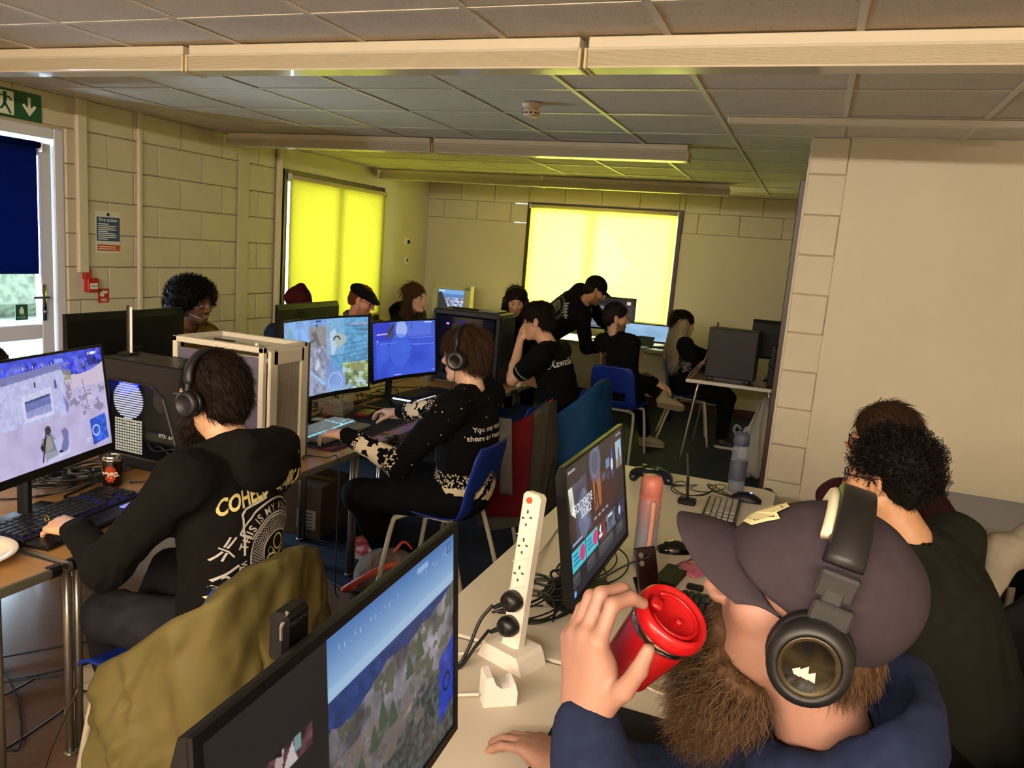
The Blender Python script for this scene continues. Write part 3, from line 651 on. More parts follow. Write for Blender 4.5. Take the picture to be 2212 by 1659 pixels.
def inpoly(a, pts):
    u, v = UVg(a); r = np.zeros(u.shape, bool); k = len(pts)
    for i in range(k):
        (x0, y0), (x1, y1) = pts[i], pts[(i + 1) % k]
        if y0 == y1: continue
        c = ((y0 <= v) & (v < y1)) | ((y1 <= v) & (v < y0)); r ^= c & (u < (x1 - x0) * (v - y0) / (y1 - y0) + x0)
    return r
def put(a, mask, c, al=1.0): a[mask] = a[mask] * (1 - al) + np.array(c) / 255 * al
def fillp(a, pts, c, al=1.0): put(a, inpoly(a, pts), c, al)
def rect(a, x0, y0, x1, y1, c, al=1.0): u, v = UVg(a); put(a, (u >= x0) & (u < x1) & (v >= y0) & (v < y1), c, al)
def ell_(a, cx, cy, rx, ry, c, al=1.0): u, v = UVg(a); put(a, ((u - cx) / rx) ** 2 + ((v - cy) / ry) ** 2 < 1, c, al)
def noisy(a, mask, amt, s, seed): n = vnoise(a.shape[1], a.shape[0], s, seed) - .5; a[mask] *= (1 + amt * 2 * n[mask])[:, None]
def paint_shooter():
    a = canvas(288, 162, (186, 176, 214)); u, v = UVg(a); full = v >= 0
    a += (vnoise(288, 162, 30, 3)[..., None] - .5) * .16
    hill = v < .21 + .05 * np.sin(u * 9) - .08 * (u > .72) * (u - .72) / .28
    put(a, hill, (58, 66, 196)); noisy(a, hill, .9, 9, 5)
    put(a, hill & (vnoise(288, 162, 10, 8) > .56), (120, 128, 224), .7); put(a, (v < .06) & (u < .9), (70, 84, 205), .6)
    put(a, (u > .7) & (v > .14) & (v < .36) & ~hill, (206, 190, 208), .8)
    put(a, (np.abs(u - .70) < .035) & (np.abs(v - .2) < .1) & (vnoise(288, 162, 8, 2) > .45), (150, 146, 110), .8)
    fillp(a, [(.0, .2), (.66, .13), (.68, .2), (.67, .58), (.62, .58), (.0, .6)], (184, 186, 226)); fillp(a, [(.0, .16), (.66, .09), (.675, .15), (.0, .24)], (122, 124, 178))
    fillp(a, [(.37, .33), (.58, .29), (.58, .55), (.37, .57)], (206, 206, 236)); fillp(a, [(.39, .38), (.565, .35), (.565, .52), (.39, .53)], (108, 118, 176)); fillp(a, [(.39, .47), (.565, .44), (.565, .52), (.39, .53)], (150, 156, 206)); fillp(a, [(.39, .38), (.565, .35), (.565, .37), (.39, .40)], (64, 72, 128))
    rect(a, .465, .22, .477, .27, (40, 42, 70)); rect(a, .605, .24, .62, .32, (90, 92, 140))
    fillp(a, [(.66, .4), (.7, .5), (.67, .58)], (120, 128, 184)); noisy(a, (u < .67) & (v > .15) & (v < .6), .12, 6, 9)
    fillp(a, [(.585, .93), (.6, .86), (.62, .8), (.61, .72), (.64, .7), (.66, .74), (.655, .86), (.63, .95)], (96, 108, 158), .85)     # shadow
    fillp(a, [(.47, .75), (.535, .72), (.56, .78), (.565, .9), (.5, .93), (.468, .88)], (122, 122, 126)); fillp(a, [(.48, .76), (.53, .74), (.54, .86), (.49, .88)], (150, 150, 146)); fillp(a, [(.545, .77), (.585, .82), (.575, .9), (.56, .88)], (170, 188, 228)); fillp(a, [(.475, .88), (.565, .88), (.57, .97), (.52, .97), (.48, .97)], (150, 152, 168))
    ell_(a, .517, .685, .022, .042, (52, 66, 68)); fillp(a, [(.5, .7), (.505, .72), (.462, .96), (.452, .97), (.47, .85), (.478, .78)], (34, 30, 40)); fillp(a, [(.452, .82), (.466, .78), (.475, .84), (.46, .87)], (40, 36, 46))
    rect(a, .70, .69, .0, .7, (0, 0, 0)); fillp(a, [(.835, .70), (.97, .67), (.975, .93), (.845, .96)], (52, 92, 208)); noisy(a, inpoly(a, [(.835, .70), (.97, .67), (.975, .93), (.845, .96)]), .5, 7, 4); d = np.hypot((u - .88) * 1.78, v - .82); put(a, np.abs(d - .05) < .006, (200, 216, 255))
    for k in range(13): rect(a, .815 + .002 * k, .29 + .024 * k, .822 + .002 * k, .302 + .024 * k, (30, 30, 52)); (rect(a, .826 + .002 * k, .295 + .024 * k, .85 + .002 * k + .01 * (k % 3), .299 + .024 * k, (224, 224, 244)) if k > 3 else None)
    for k in range(14): rect(a, .36 + .022 * k, .085 - .004 * (k % 3), .364 + .022 * k, .098, (230, 234, 255), .8)
    rect(a, .63, .05, .69, .085, (150, 180, 250), .8); rect(a, .905, .035, .945, .06, (240, 242, 255)); rect(a, .885, .035, .893, .06, (240, 242, 255))
    fillp(a, [(.49, .955), (.66, .91), (.66, .95), (.49, .99)], (206, 210, 240), .75); rect(a, .575, .9, .605, .92, (20, 20, 30)); rect(a, .8, .875, .83, .88, (240, 240, 255)); rect(a, .79, .9, .82, .905, (240, 240, 255))
    put(a, (vnoise(288, 162, 14, 77) > .66) & (u > .68) & (v > .3) & (v < .64), (120, 116, 140), .7)
    return a
def paint_alley():
    a = canvas(256, 150, (112, 160, 226)); u, v = UVg(a); n = vnoise(256, 150, 16, 21)
    put(a, u < .36, (136, 178, 236)); noisy(a, u < .36, .25, 10, 31); put(a, (u < .36) & (v > .75), (96, 128, 196), .7)
    m = (u > .36) & (u < .6) & (v > .1); put(a, m, (150, 150, 168)); noisy(a, m, .55, 9, 2)
    put(a, m & (v < .36) & (n > .45), (146, 130, 112), .8); put(a, m & (v > .38) & (v < .62) & (((u * 60).astype(int) % 3) == 0), (150, 110, 128), .5)
    m2 = u > .6; put(a, m2, (84, 160, 206)); noisy(a, m2, .35, 7, 12)
    brick = m2 & (u > .74) & (v > .33) & (v < .66); put(a, brick & (((v * 40 + u * 8) % 2.6) < .5), (42, 92, 140), .7); put(a, brick & (((u * 22 + ((v * 15).astype(int) % 2) * .5) % 1) < .1), (52, 100, 150), .6)
    put(a, (u > .56) & (u < .76) & (v < .5), (150, 202, 236), .55); fillp(a, [(.6, .2), (.66, .14), (.7, .3), (.65, .5), (.62, .5)], (206, 226, 240)); fillp(a, [(.64, .26), (.70, .2), (.78, .26), (.77, .34), (.7, .42)], (190, 196, 176)); d = np.hypot((u - .68) * 1.5, v - .3); put(a, (np.abs(d - .05) < .011) & (v < .31), (30, 34, 40))
    fillp(a, [(.38, .18), (.44, .16), (.5, .36), (.47, .36)], (96, 84, 74), .9); fillp(a, [(.37, .28), (.44, .24), (.44, .27), (.38, .31)], (80, 74, 70)); fillp(a, [(.42, .66), (.47, .5), (.49, .62), (.45, .68)], (222, 228, 236))
    g = (u > .68) & (v > .62 + .25 * (u < .74)) ; put(a, g, (132, 152, 60)); noisy(a, g, .9, 8, 6); put(a, g & (vnoise(256, 150, 8, 44) > .57), (206, 226, 214), .9); fillp(a, [(.82, .62), (.96, .66), (.97, .78), (.84, .74)], (150, 140, 62), .9)
    fillp(a, [(.36, .68), (.39, .69), (.55, .85), (.53, .9)], (166, 208, 246)); ell_(a, .66, .86, .11, .16, (132, 164, 232)); ell_(a, .62, .72, .06, .16, (120, 150, 216), .7)
    put(a, (np.abs(np.hypot((u - .66) / .1, (v - .86) / .15) - .75) < .06), (196, 214, 250), .8); put(a, (u > .55) & (v > .92) & (u < .85), (150, 184, 240), .6)
    ell_(a, .1, .22, .055, .14, (122, 176, 196)); put(a, np.abs(np.hypot((u - .1) / .055, (v - .22) / .14) - 1) < .06, (150, 200, 220))
    rect(a, .44, .02, .5, .04, (20, 20, 30)); fillp(a, [(.435, .1), (.45, .06), (.465, .1)], (10, 10, 16))
    for x in (.34, .41, .52, .59): rect(a, x, .055, x + .022, .095, (210, 226, 250)); rect(a, x + .004, .065, x + .018, .09, (60, 80, 130))
    for k in range(4): rect(a, .82 + .02 * k, .09 + .045 * k, .99, .098 + .045 * k, (230, 150, 160) if k == 0 else (24, 34, 60)); rect(a, .82 + .02 * k, .115 + .045 * k, .99, .12 + .045 * k, (24, 34, 60))
    rect(a, .9, .90, .97, .915, (240, 246, 250)); rect(a, .93, .945, .96, .955, (240, 246, 250))
    return a * .74 + .26 * np.array([.58, .69, .86])
def paint_menu():
    a = canvas(224, 126, (58, 84, 206)); u, v = UVg(a); a += ((vnoise(224, 126, 50, 61) - .5) * .16)[..., None] * np.array([.6, .8, 1.0])
    put(a, v < .3, (70, 96, 210), .8); put(a, u < .07, (48, 62, 190)); fillp(a, [(.07, .02), (.35, .0), (.3, .3), (.07, .3)], (52, 56, 196), .8)
    fillp(a, [(.26, .24), (.32, .06), (.40, .02), (.42, .3), (.3, .3)], (70, 74, 112), .9); ell_(a, .53, .15, .09, .15, (154, 174, 236)); rect(a, .62, .0, .95, .28, (92, 118, 218), .7); put(a, (u > .45) & (u < .6) & (v < .28), (160, 180, 238), .5)
    fillp(a, [(.3, .22), (.42, .04), (.425, .06), (.31, .24)], (24, 28, 60)); rect(a, .68, .03, .69, .16, (60, 76, 150)); put(a, (v > .3) & (v < .34), (52, 74, 196))
    for x0, x1, y in ((.15, .45, .375), (.65, .98, .31), (.62, .8, .42), (.7, .98, .44)): rect(a, x0, y, x1, y + .012, (116, 146, 240), .8)
    rect(a, .09, .2, .3, .225, (210, 190, 236), .9); rect(a, .09, .31, .115, .345, (190, 200, 246)); ell_(a, .5, .52, .17, .3, (76, 116, 232), .5); ell_(a, .24, .55, .1, .16, (76, 112, 226), .4)
    for k in range(14): rect(a, .015, .1 + .06 * k, .04 + .012 * (k % 3), .108 + .06 * k, (120, 140, 236), .8)
    rect(a, .86, .025, .96, .04, (226, 234, 255)); rect(a, .4, .965, .52, .98, (236, 220, 244)); rect(a, .95, .94, .99, .96, (120, 146, 240))
    return a
def paint_coast():
    a = canvas(320, 190, (30, 29, 28)); u, v = UVg(a); sp = .355
    a += ((vnoise(320, 190, 60, 71) - .5) * .03)[..., None]
    t = np.clip(v / .42, 0, 1); g = u > sp
    sky = np.array([74, 120, 186]) / 255 + (np.array([150, 186, 224]) - np.array([74, 120, 186]))[None, None] / 255 * (np.clip(v / .2, 0, 1))[..., None]
    a[g] = sky[g]; put(a, g & (v > .2) & (v < .245), (170, 202, 232), .8); put(a, g & (v > .245), (40, 62, 116)); noisy(a, g & (v > .245), .3, 8, 3)
    ridge = .36 - .10 * np.clip((u - .5) / .5, 0, 1) + .10 * vnoise(320, 190, 34, 55)[95][None, :] - .05
    mt = g & (v > ridge); put(a, mt, (120, 116, 122)); noisy(a, mt, .7, 22, 91); put(a, mt & (vnoise(320, 190, 12, 17) > .55), (82, 84, 66), .75)
    low = g & (v > .6); put(a, low & (u > .6) & (v > .66 - (u - .6) * .1), (70, 78, 76)); noisy(a, low, .6, 5, 13); put(a, g & (v > .5) & (v < .75) & (u < .8) & (vnoise(320, 190, 18, 33) > .5), (126, 110, 100), .7)
    fillp(a, [(.42, .72), (.75, .5), (.78, .56), (.46, .85)], (112, 104, 100), .6)
    for x, y, h in ((.54, .58, .1), (.58, .52, .12), (.48, .64, .1), (.63, .56, .1), (.78, .4, .12), (.72, .44, .1)): fillp(a, [(x - .022, y + h * .5), (x - .008, y - h * .4), (x + .004, y - h * .6), (x + .02, y + h * .1), (x + .03, y + h * .5)], (66, 84, 62), .9)
    fillp(a, [(.9, .58), (1, .52), (1, .84), (.9, .9)], (34, 62, 176)); noisy(a, inpoly(a, [(.9, .58), (1, .52), (1, .84), (.9, .9)]), .4, 8, 19); put(a, np.abs(np.hypot((u - .95) * 1.78, v - .72) - .04) < .007, (16, 24, 60))
    ell_(a, .53, .96, .07, .16, (58, 54, 54)); ell_(a, .49, .98, .03, .1, (82, 78, 76)); rect(a, .47, .95, .478, 1, (180, 186, 190))
    for k in range(26): rect(a, .40 + .022 * k, .07 + .006 * ((k * 7) % 3), .4025 + .022 * k, .085 + .006 * ((k * 5) % 3), (190, 216, 240), .8)
    rect(a, .77, .035, .83, .065, (158, 192, 232), .9); put(a, (np.abs(u - .965) < .014) & (np.abs(v - .06) < .024) & ~((np.abs(u - .965) < .01) & (np.abs(v - .06) < .017)), (60, 90, 140)); rect(a, .945, .045, .948, .085, (170, 200, 240))
    # dark chat panel at the left: avatar, name, picture strip
    ell_(a, .045, .30, .026, .045, (196, 204, 220)); put(a, (np.hypot((u - .045) / .02, (v - .3) / .034) < 1) & (((u * 90).astype(int) + (v * 50).astype(int)) % 2 == 0), (70, 110, 170))
    rect(a, .085, .245, .30, .33, (92, 54, 60), .75); m = (u > .085) & (u < .3) & (v > .245) & (v < .33); noisy(a, m, .9, 8, 3)
    fillp(a, [(.165, .335), (.19, .245), (.21, .245), (.20, .335)], (196, 176, 166), .9); fillp(a, [(.2, .335), (.235, .25), (.25, .33)], (214, 206, 202), .9); rect(a, .24, .25, .262, .3, (120, 150, 150)); fillp(a, [(.172, .25), (.2, .235), (.205, .27)], (20, 20, 22))
    for k in range(9): rect(a, .087 + .0085 * k, .262, .092 + .0085 * k, .29, (150, 186, 226), .9)
    for k in range(4): rect(a, .09 + .012 * k, .315, .098 + .012 * k, .33, (190, 200, 214), .8)
    return a
def paint_shop():
    a = canvas(300, 172, (46, 40, 40)); u, v = UVg(a); a += ((vnoise(300, 172, 60, 7) - .5) * .06)[..., None]
    put(a, v > .62, (34, 36, 44)); put(a, (np.hypot((u - .45) / .4, (v - .45) / .22) < 1), (74, 46, 40), .45)
    fillp(a, [(.10, .16), (.22, .16), (.30, .14), (.36, .6), (.12, .62)], (76, 82, 104), .8); ell_(a, .24, .44, .09, .19, (104, 114, 142), .8); fillp(a, [(.03, .17), (.09, .17), (.12, .42), (.05, .36)], (200, 204, 186)); noisy(a, (u < .4) & (v < .62), .35, 16, 2)
    fillp(a, [(.40, .19), (.54, .2), (.54, .5), (.42, .52)], (150, 96, 56)); fillp(a, [(.44, .26), (.46, .24), (.50, .5), (.48, .5), (.46, .36), (.45, .5), (.43, .5)], (58, 34, 24)); ell_(a, .46, .13, .1, .16, (86, 92, 118), .85); put(a, np.abs(np.hypot((u - .46) / .1, (v - .13) / .16) - .7) < .06, (130, 136, 160), .6)
    rect(a, .57, .27, .63, .33, (70, 86, 112)); rect(a, .65, .18, .72, .26, (96, 132, 170)); rect(a, .66, .3, .7, .36, (60, 70, 84)); fillp(a, [(.74, .26), (.77, .1), (.79, .24), (.77, .4)], (74, 78, 190)); ell_(a, .765, .26, .02, .05, (226, 226, 240)); rect(a, .85, .1, .97, .34, (150, 178, 196)); fillp(a, [(.89, .34), (.905, .16), (.92, .16), (.94, .34)], (70, 60, 56)); rect(a, .85, .26, .97, .34, (120, 108, 92), .7)
    for k in range(6): rect(a, .87 + .018 * k, .04, .88 + .018 * k, .052, (210, 210, 210))
    for k in range(4): rect(a, .40 + .07 * k, .565, .44 + .07 * k, .58, (160, 160, 166))
    rect(a, .05, .595, .2, .612, (150, 170, 210)); rect(a, .04, .05, .15, .065, (120, 120, 124))
    for x0, x1, c in ((.03, .235, (70, 192, 200)), (.245, .44, (70, 192, 200)), (.45, .60, (92, 48, 50)), (.61, .78, (84, 96, 112)), (.79, .97, (44, 46, 66))): rect(a, x0, .645, x1, .80, c)
    noisy(a, (u > .45) & (v > .645) & (v < .8), .9, 7, 14)
    for x in (.03, .245): ell_(a, x + .155, .72, .042, .062, (196, 62, 124)); [rect(a, x + .02, .672 + .036 * k, x + .09 + .012 * k, .692 + .036 * k, (40, 110, 170)) for k in range(3)]
    fillp(a, [(.47, .7), (.5, .66), (.5, .74)], (240, 240, 240)); rect(a, .46, .74, .52, .77, (230, 230, 236)); rect(a, .64, .66, .72, .68, (226, 236, 240)); ell_(a, .87, .72, .02, .04, (190, 200, 220))
    for i, x0 in enumerate((.03, .245, .45, .61, .79)):
        for k in range(5): rect(a, x0, .825 + .02 * k, x0 + .1 + .03 * ((k * 3 + i) % 3), .832 + .02 * k, (120, 122, 128), .8)
    ell_(a, .05, .965, .016, .024, (110, 170, 240))
    return a
def paint_crt():
    a = canvas(96, 72, (70, 130, 206)); u, v = UVg(a); put(a, v < .18, (120, 170, 226)); put(a, v > .3, (150, 160, 190)); noisy(a, v > .3, .9, 6, 3); put(a, (v > .2) & (v < .32), (90, 130, 190)); fillp(a, [(0, .15), (.14, .1), (.45, .85), (.4, 1), (0, 1)], (44, 50, 56)); rect(a, .05, .06, .25, .1, (240, 244, 250)); rect(a, .62, .86, .85, 1, (140, 142, 138)); rect(a, .35, .78, .42, .86, (230, 230, 236)); return a
def paint_dark():
    a = canvas(96, 60, (52, 48, 52)); u, v = UVg(a); put(a, v < .22, (26, 26, 30)); rect(a, .05, .3, .5, .9, (120, 130, 160)); noisy(a, v > .25, .5, 8, 3); rect(a, .84, .1, .92, .2, (226, 226, 200)); put(a, (v > .85), (180, 190, 200), .6); return a
def paint_pale():
    a = canvas(64, 32, (150, 190, 226)); a += ((vnoise(64, 32, 20, 5) - .5) * .2)[..., None]; return a
def screen_mesh(img, w, h, curve=0.0, z0=0.0):
    """screen surface at y=0 facing -y; vertex colours carry the picture"""
    hh, ww = img.shape[:2]; X = np.linspace(-w / 2, w / 2, ww); Z = np.linspace(h / 2, -h / 2, hh); xx, zz = np.meshgrid(X, Z)
    yy = -(xx / (w / 2)) ** 2 * curve if curve else np.zeros_like(xx)
    V = np.stack([xx, yy, zz + z0], 2).reshape(-1, 3); i, j = np.meshgrid(np.arange(hh - 1), np.arange(ww - 1), indexing='ij'); q = (i * ww + j).ravel()
    return mesh_from('screen', V, np.stack([q, q + ww, q + ww + 1, q + 1], 1), False, s2l(img).reshape(-1, 3))
def screen_mat(es): return M('lit_screen_%d' % round(es * 100), (.01, .01, .01), 0.3, vcol=True, emit='vcol', es=es, spec=0.25)
def dark_base(m):
    nt_ = m.node_tree; b = nt_.nodes['Principled BSDF']
    for l in list(b.inputs['Base Color'].links): nt_.links.remove(l)
    b.inputs['Base Color'].default_value = (.012, .012, .014, 1); return m
m_case = M('satin_black_plastic', '#0a0a0b', 0.45, spec=.25)
m_silver = M('silver_metal', '#9a9a9c', 0.3, 0.9)
def monitor(label, x, y, z, face, w, h, zc, img, es=1.0, tilt=0.0, curve=0.0, stand='v', bez=.012, name='monitor', chin=.02, depth=.02, group=None):
    """face: world angle the screen looks towards; zc: height of the screen centre above the base"""
    t = thing(name, label, 'monitor', (x, y, z), math.radians(face + 90), group)
    R = rotx(-tilt); n = 9; X = np.linspace(-w / 2 - bez, w / 2 + bez, n)
    body = MB(); yb = lambda q: -(q / (w / 2)) ** 2 * curve
    prof = []
    for q in X: y0 = yb(q); prof.append([(q, y0 - .001, h / 2 + bez), (q, y0 + depth * .5, h / 2 + bez * .8), (q, y0 + depth, h / 2 - .02), (q, y0 + depth, -h / 2), (q, y0 + depth * .5, -h / 2 - chin), (q, y0 - .001, -h / 2 - chin)])
    P = np.array(prof); k = 6; f = [(i * k + j, i * k + (j + 1) % k, (i + 1) * k + (j + 1) % k, (i + 1) * k + j) for i in range(n - 1) for j in range(k)] + [tuple(range(k))[::-1], tuple((n - 1) * k + j for j in range(k))]
    V = P.reshape(-1, 3) @ R.T + V3(0, 0, zc); body.add(V, f)
    # raised bezel round the panel
    for (a0, a1, b0, b1) in ((-w / 2 - bez, w / 2 + bez, h / 2, h / 2 + bez), (-w / 2 - bez, w / 2 + bez, -h / 2 - chin, -h / 2), (-w / 2 - bez, -w / 2, -h / 2, h / 2), (w / 2, w / 2 + bez, -h / 2, h / 2)):
        m_ = 9 if a1 - a0 > .1 else 2; G_ = np.array([[(q, yb(q) - .006, b0), (q, yb(q) - .006, b1)] for q in np.linspace(a0, a1, m_)]); F2 = G_.copy(); F2[..., 1] += .007
        A = np.concatenate([G_.reshape(-1, 3), F2.reshape(-1, 3)]) @ R.T + V3(0, 0, zc); c = 2 * m_; ff = []
        for i in range(m_ - 1): ff += [(2 * i, 2 * i + 2, 2 * i + 3, 2 * i + 1), (2 * i + c, 2 * i + 2 + c, 2 * i, 2 * i)[:0] or (2 * i, 2 * i + c, 2 * i + 2 + c, 2 * i + 2), (2 * i + 1, 2 * i + 3, 2 * i + 3 + c, 2 * i + 1 + c)]
        ff += [(0, 1, 1 + c, c), (c - 2, 2 * c - 2, 2 * c - 1, c - 1)]
        body.add(A, ff)
    body.build('bezel', m_case, t)
    if img is not None:
        me = screen_mesh(img, w, h, curve); co = np.array([v.co for v in me.vertices]); co[:, 1] -= .0025; co = co @ R.T + V3(0, 0, zc)
        me.vertices.foreach_set('co', co.ravel().astype(np.float32)); me.update(); link('screen', me, dark_base(screen_mat(es)), t)
    MB().box((0, depth + .02, zc - .02), (.09, .05, .12), None, .01).tube([(0, depth + .045, zc), (0, depth + .05, .02)], .024, 10, flat=.6).build('stand_column', m_case, t)
    sb = MB()
    if stand == 'v':
        for s in (-1, 1): sb.tube([(0, depth + .05, .014), (s * .16, -.11, .009)], [.02, .011], 8, flat=.6)
        sb.tube([(0, depth + .05, .014), (0, depth + .15, .009)], [.02, .012], 8, flat=.6)
    elif stand == 'oval': sb.lathe([(0, .016), (.02, .016), (.13, .008), (.135, 0), (0, 0)], (0, depth + .01, 0), 28, None, 1.0, .75)
    else: sb.box((0, depth, .008), (.26, .20, .016), None, .006)
    sb.build('stand_base', m_case, t, True)
    return t
mon_big = monitor('big black framed monitor in the bottom foreground showing a rocky coast game', 3.709, -2.228, WZ, 3.2, .598, .338, 1.05 - WZ, paint_coast(), .82, math.radians(3.9), 0, 'flat', .013, chin=.016)
mon_shop = monitor('dark framed monitor on the white table showing a game shop page', 3.70, -1.0, WZ, -.4, .57, .335, 1.0 - WZ, paint_shop(), 1.0, math.radians(9), 0, 'oval', .008, chin=.014)
mon1 = monitor('monitor at the left frame edge showing a soldier beside a white building', 2.0, -1.345, TZ, 13, .60, .338, 1.068 - TZ, paint_shooter(), 1.0, math.radians(7), 0, 'flat', .008, chin=.026)
mon2 = monitor('curved monitor showing a pale blue alley game behind the white tower', 1.93, .22, TZ, -3, .665, .375, 1.075 - TZ, paint_alley(), .92, math.radians(3), .05, 'v', .010, chin=.022)
mon3 = monitor('curved monitor with a plain royal blue menu page', 1.90, 1.07, TZ, -10, .585, .325, 1.035 - TZ, paint_menu(), 1.0, math.radians(5), .045, 'v', .010, chin=.02)
mon4 = monitor('dark monitor seen from behind with a raised maker name across its back', 1.20, 1.12, TZ, 183, .66, .36, 1.05 - TZ, paint_dark(), .6, 0, 0, 'flat', .012)
flat_text('raised_lettering', 'GIGABYTE', .022, m_silver, mon4, (0, .0375, 1.135 - TZ), (-1, 0, 0), (0, 0, 1)); flat_text('raised_lettering', 'MSI', .026, m_silver, mon4, (.25, .0375, 1.0 - TZ), (-1, 0, 0), (0, 0, 1))
mon5 = monitor('black monitor back standing behind the black windowed computer', 1.22, -.30, TZ, 182, .66, .38, 1.055 - TZ, paint_dark(), .6, 0, 0, 'flat', .012)
mon6 = monitor('dark screened monitor standing before the glowing back blind', 2.05, 5.50, .75, -78, .60, .34, 1.06 - .75, paint_dark(), .8, 0, 0, 'v', .012)
mon7 = monitor('black monitor seen from behind on the white edged table', 3.98, 4.20, .71, 95, .52, .31, .36, paint_dark(), .5, 0, 0, 'flat', .012)
mon8 = monitor('low wide monitor with a pale blue lower edge on the back table', 2.62, 5.36, .75, -80, .62, .17, .15, paint_pale(), .95, 0, 0, 'flat', .012, chin=.012)
# silver stand head of the foreground monitor, with the raised maker name
MB().box((-.10, .05, .495), (.05, .026, .06), None, .006).build('stand_top', m_case, mon_big)
sh = MB(); sh.tube([(-.1255, .043, .497), (-.1265, .043, .513), (-.115, .043, .526)], .0022, 6); sh.build('silver_chevron', m_silver, mon_big); tag(bpy.data.objects[sh and 'silver_chevron'], 'silver chevron strip')
flat_text('raised_lettering', 'PREDATOR', .0085, m_silver, mon_big, (-.098, .0365, .512), (1, 0, 0), (0, 0, 1))
# words on the shop screen
R9 = rotx(-math.radians(9))
def on_shop(txt, u, v, size, mat, sx=1.0, bold=0.0): flat_text('screen_lettering', txt, size, mat, mon_shop, V3((u - .5) * .57, -.0035, (.5 - v) * .335) @ R9.T + V3(0, 0, 1.0 - WZ), (1, 0, 0), R9 @ V3(0, 0, 1), sx=sx, bold=bold)
m_lit_w = M('lit_white_lettering', (.02, .02, .02), 0.4, emit='#e8ecf0', es=.95)
on_shop('GOLDENEYE', .235, .36, .034, m_lit_w, .86, .012); on_shop('SOURCE', .275, .435, .030, m_lit_w, .8, .02)
on_shop('RECENT GAMES', .09, .05, .008, m_lit_w); on_shop('2 ALIVE', .5, .5, .0001, m_lit_w)
bpy.data.objects.remove([o for o in mon_shop.children if o.name.startswith('screen_lettering')][-1])
R7 = rotx(-math.radians(7))
flat_text('screen_lettering', '2 ALIVE', .012, m_lit_w, mon1, V3(.425 * .60, -.004, (.5 - .045) * .338) @ R7.T + V3(0, 0, 1.068 - TZ), (1, 0, 0), R7 @ V3(0, 0, 1))
# old cream CRT in the corner
t = thing('crt_monitor', 'old cream cathode ray monitor in the far left corner showing blue scenery', 'monitor', (.16, 5.50, .75), math.radians(12))
m_cream = M('aged_cream_plastic', '#b9b58c', 0.45)
fr = MB()
for c, d in (((-.2, -.17, .24), (.07, .06, .42)), ((.19, -.17, .24), (.08, .06, .42)), ((0, -.17, .43), (.47, .06, .06)), ((0, -.17, .07), (.47, .06, .09))): fr.box(c, d, None, .008)
fr.build('front_frame', m_cream, t)
bk = MB(); A = [(-.225, .02), (.225, .02), (.225, .45), (-.225, .45)]; Bq = [(-.15, .06), (.15, .06), (.15, .36), (-.15, .36)]
V = [(x, -.145, z) for x, z in A] + [(x, .02, z) for x, z in A] + [(x, .2, z) for x, z in Bq]; bk.add(V, [(0, 1, 2, 3)] + [(i, (i + 1) % 4 + 0, (i + 1) % 4 + 4, i + 4)[::-1] for i in range(4)] + [(i + 4, (i + 1) % 4 + 4, (i + 1) % 4 + 8, i + 8)[::-1] for i in range(4)] + [(8, 9, 10, 11)[::-1]]); bk.build('rear_housing', m_cream, t)
me = screen_mesh(paint_crt(), .33, .29, -.008, .255); link('screen', me, dark_base(screen_mat(1.0)), t).location = (-.005, -.175, 0)
MB().lathe([(0, 0), (.14, 0), (.13, .02), (.05, .04), (0, .04)], n=20).build('swivel_foot', m_cream, t, True)
# ================================================================== computers
def fan(mb, c, r, R, n=9):
    for k in range(n):
        a = k * 2 * PI / n; P = np.array([[(r * q * math.cos(a + q * .5 + s), r * q * math.sin(a + q * .5 + s), .004 * (1 if s else -1)) for s in (0, .38)] for q in (.28, .6, .95)]) @ R.T + c
        mb.sheet(P, .0015)
    mb.lathe([(0, -.008), (r * .28, -.008), (r * .28, .008), (0, .008)], c, 16, R)
m_navy = M('dark_navy_steel', '#14151c', 0.38)
m_win = m_glass
m_bled = M('blue_glow', '#1230ff', 0.4, emit='#1a38ff', es=2.2)
m_mesh_lt = M('pale_mesh', '#b6b6c4', 0.4)
# black computer with a cut-corner window, seen side on
t = thing('computer_tower', 'black computer tower with slanted side window and blue lit fan', 'computer', (1.82, -.67, TZ))
x0, x1, zt = -.235, .235, .425
MB().box((0, .09, zt / 2 + .006), (.47, .02, zt - .012), None, .004).box((0, 0, zt - .008), (.47, .2, .016), None, .005).box((0, 0, .025), (.47, .2, .034), None, .005).box((x0 + .01, 0, zt / 2), (.02, .2, zt - .012), None, .004).box((x1 - .012, 0, zt / 2), (.024, .2, zt - .012), None, .006).build('case', m_navy, t)
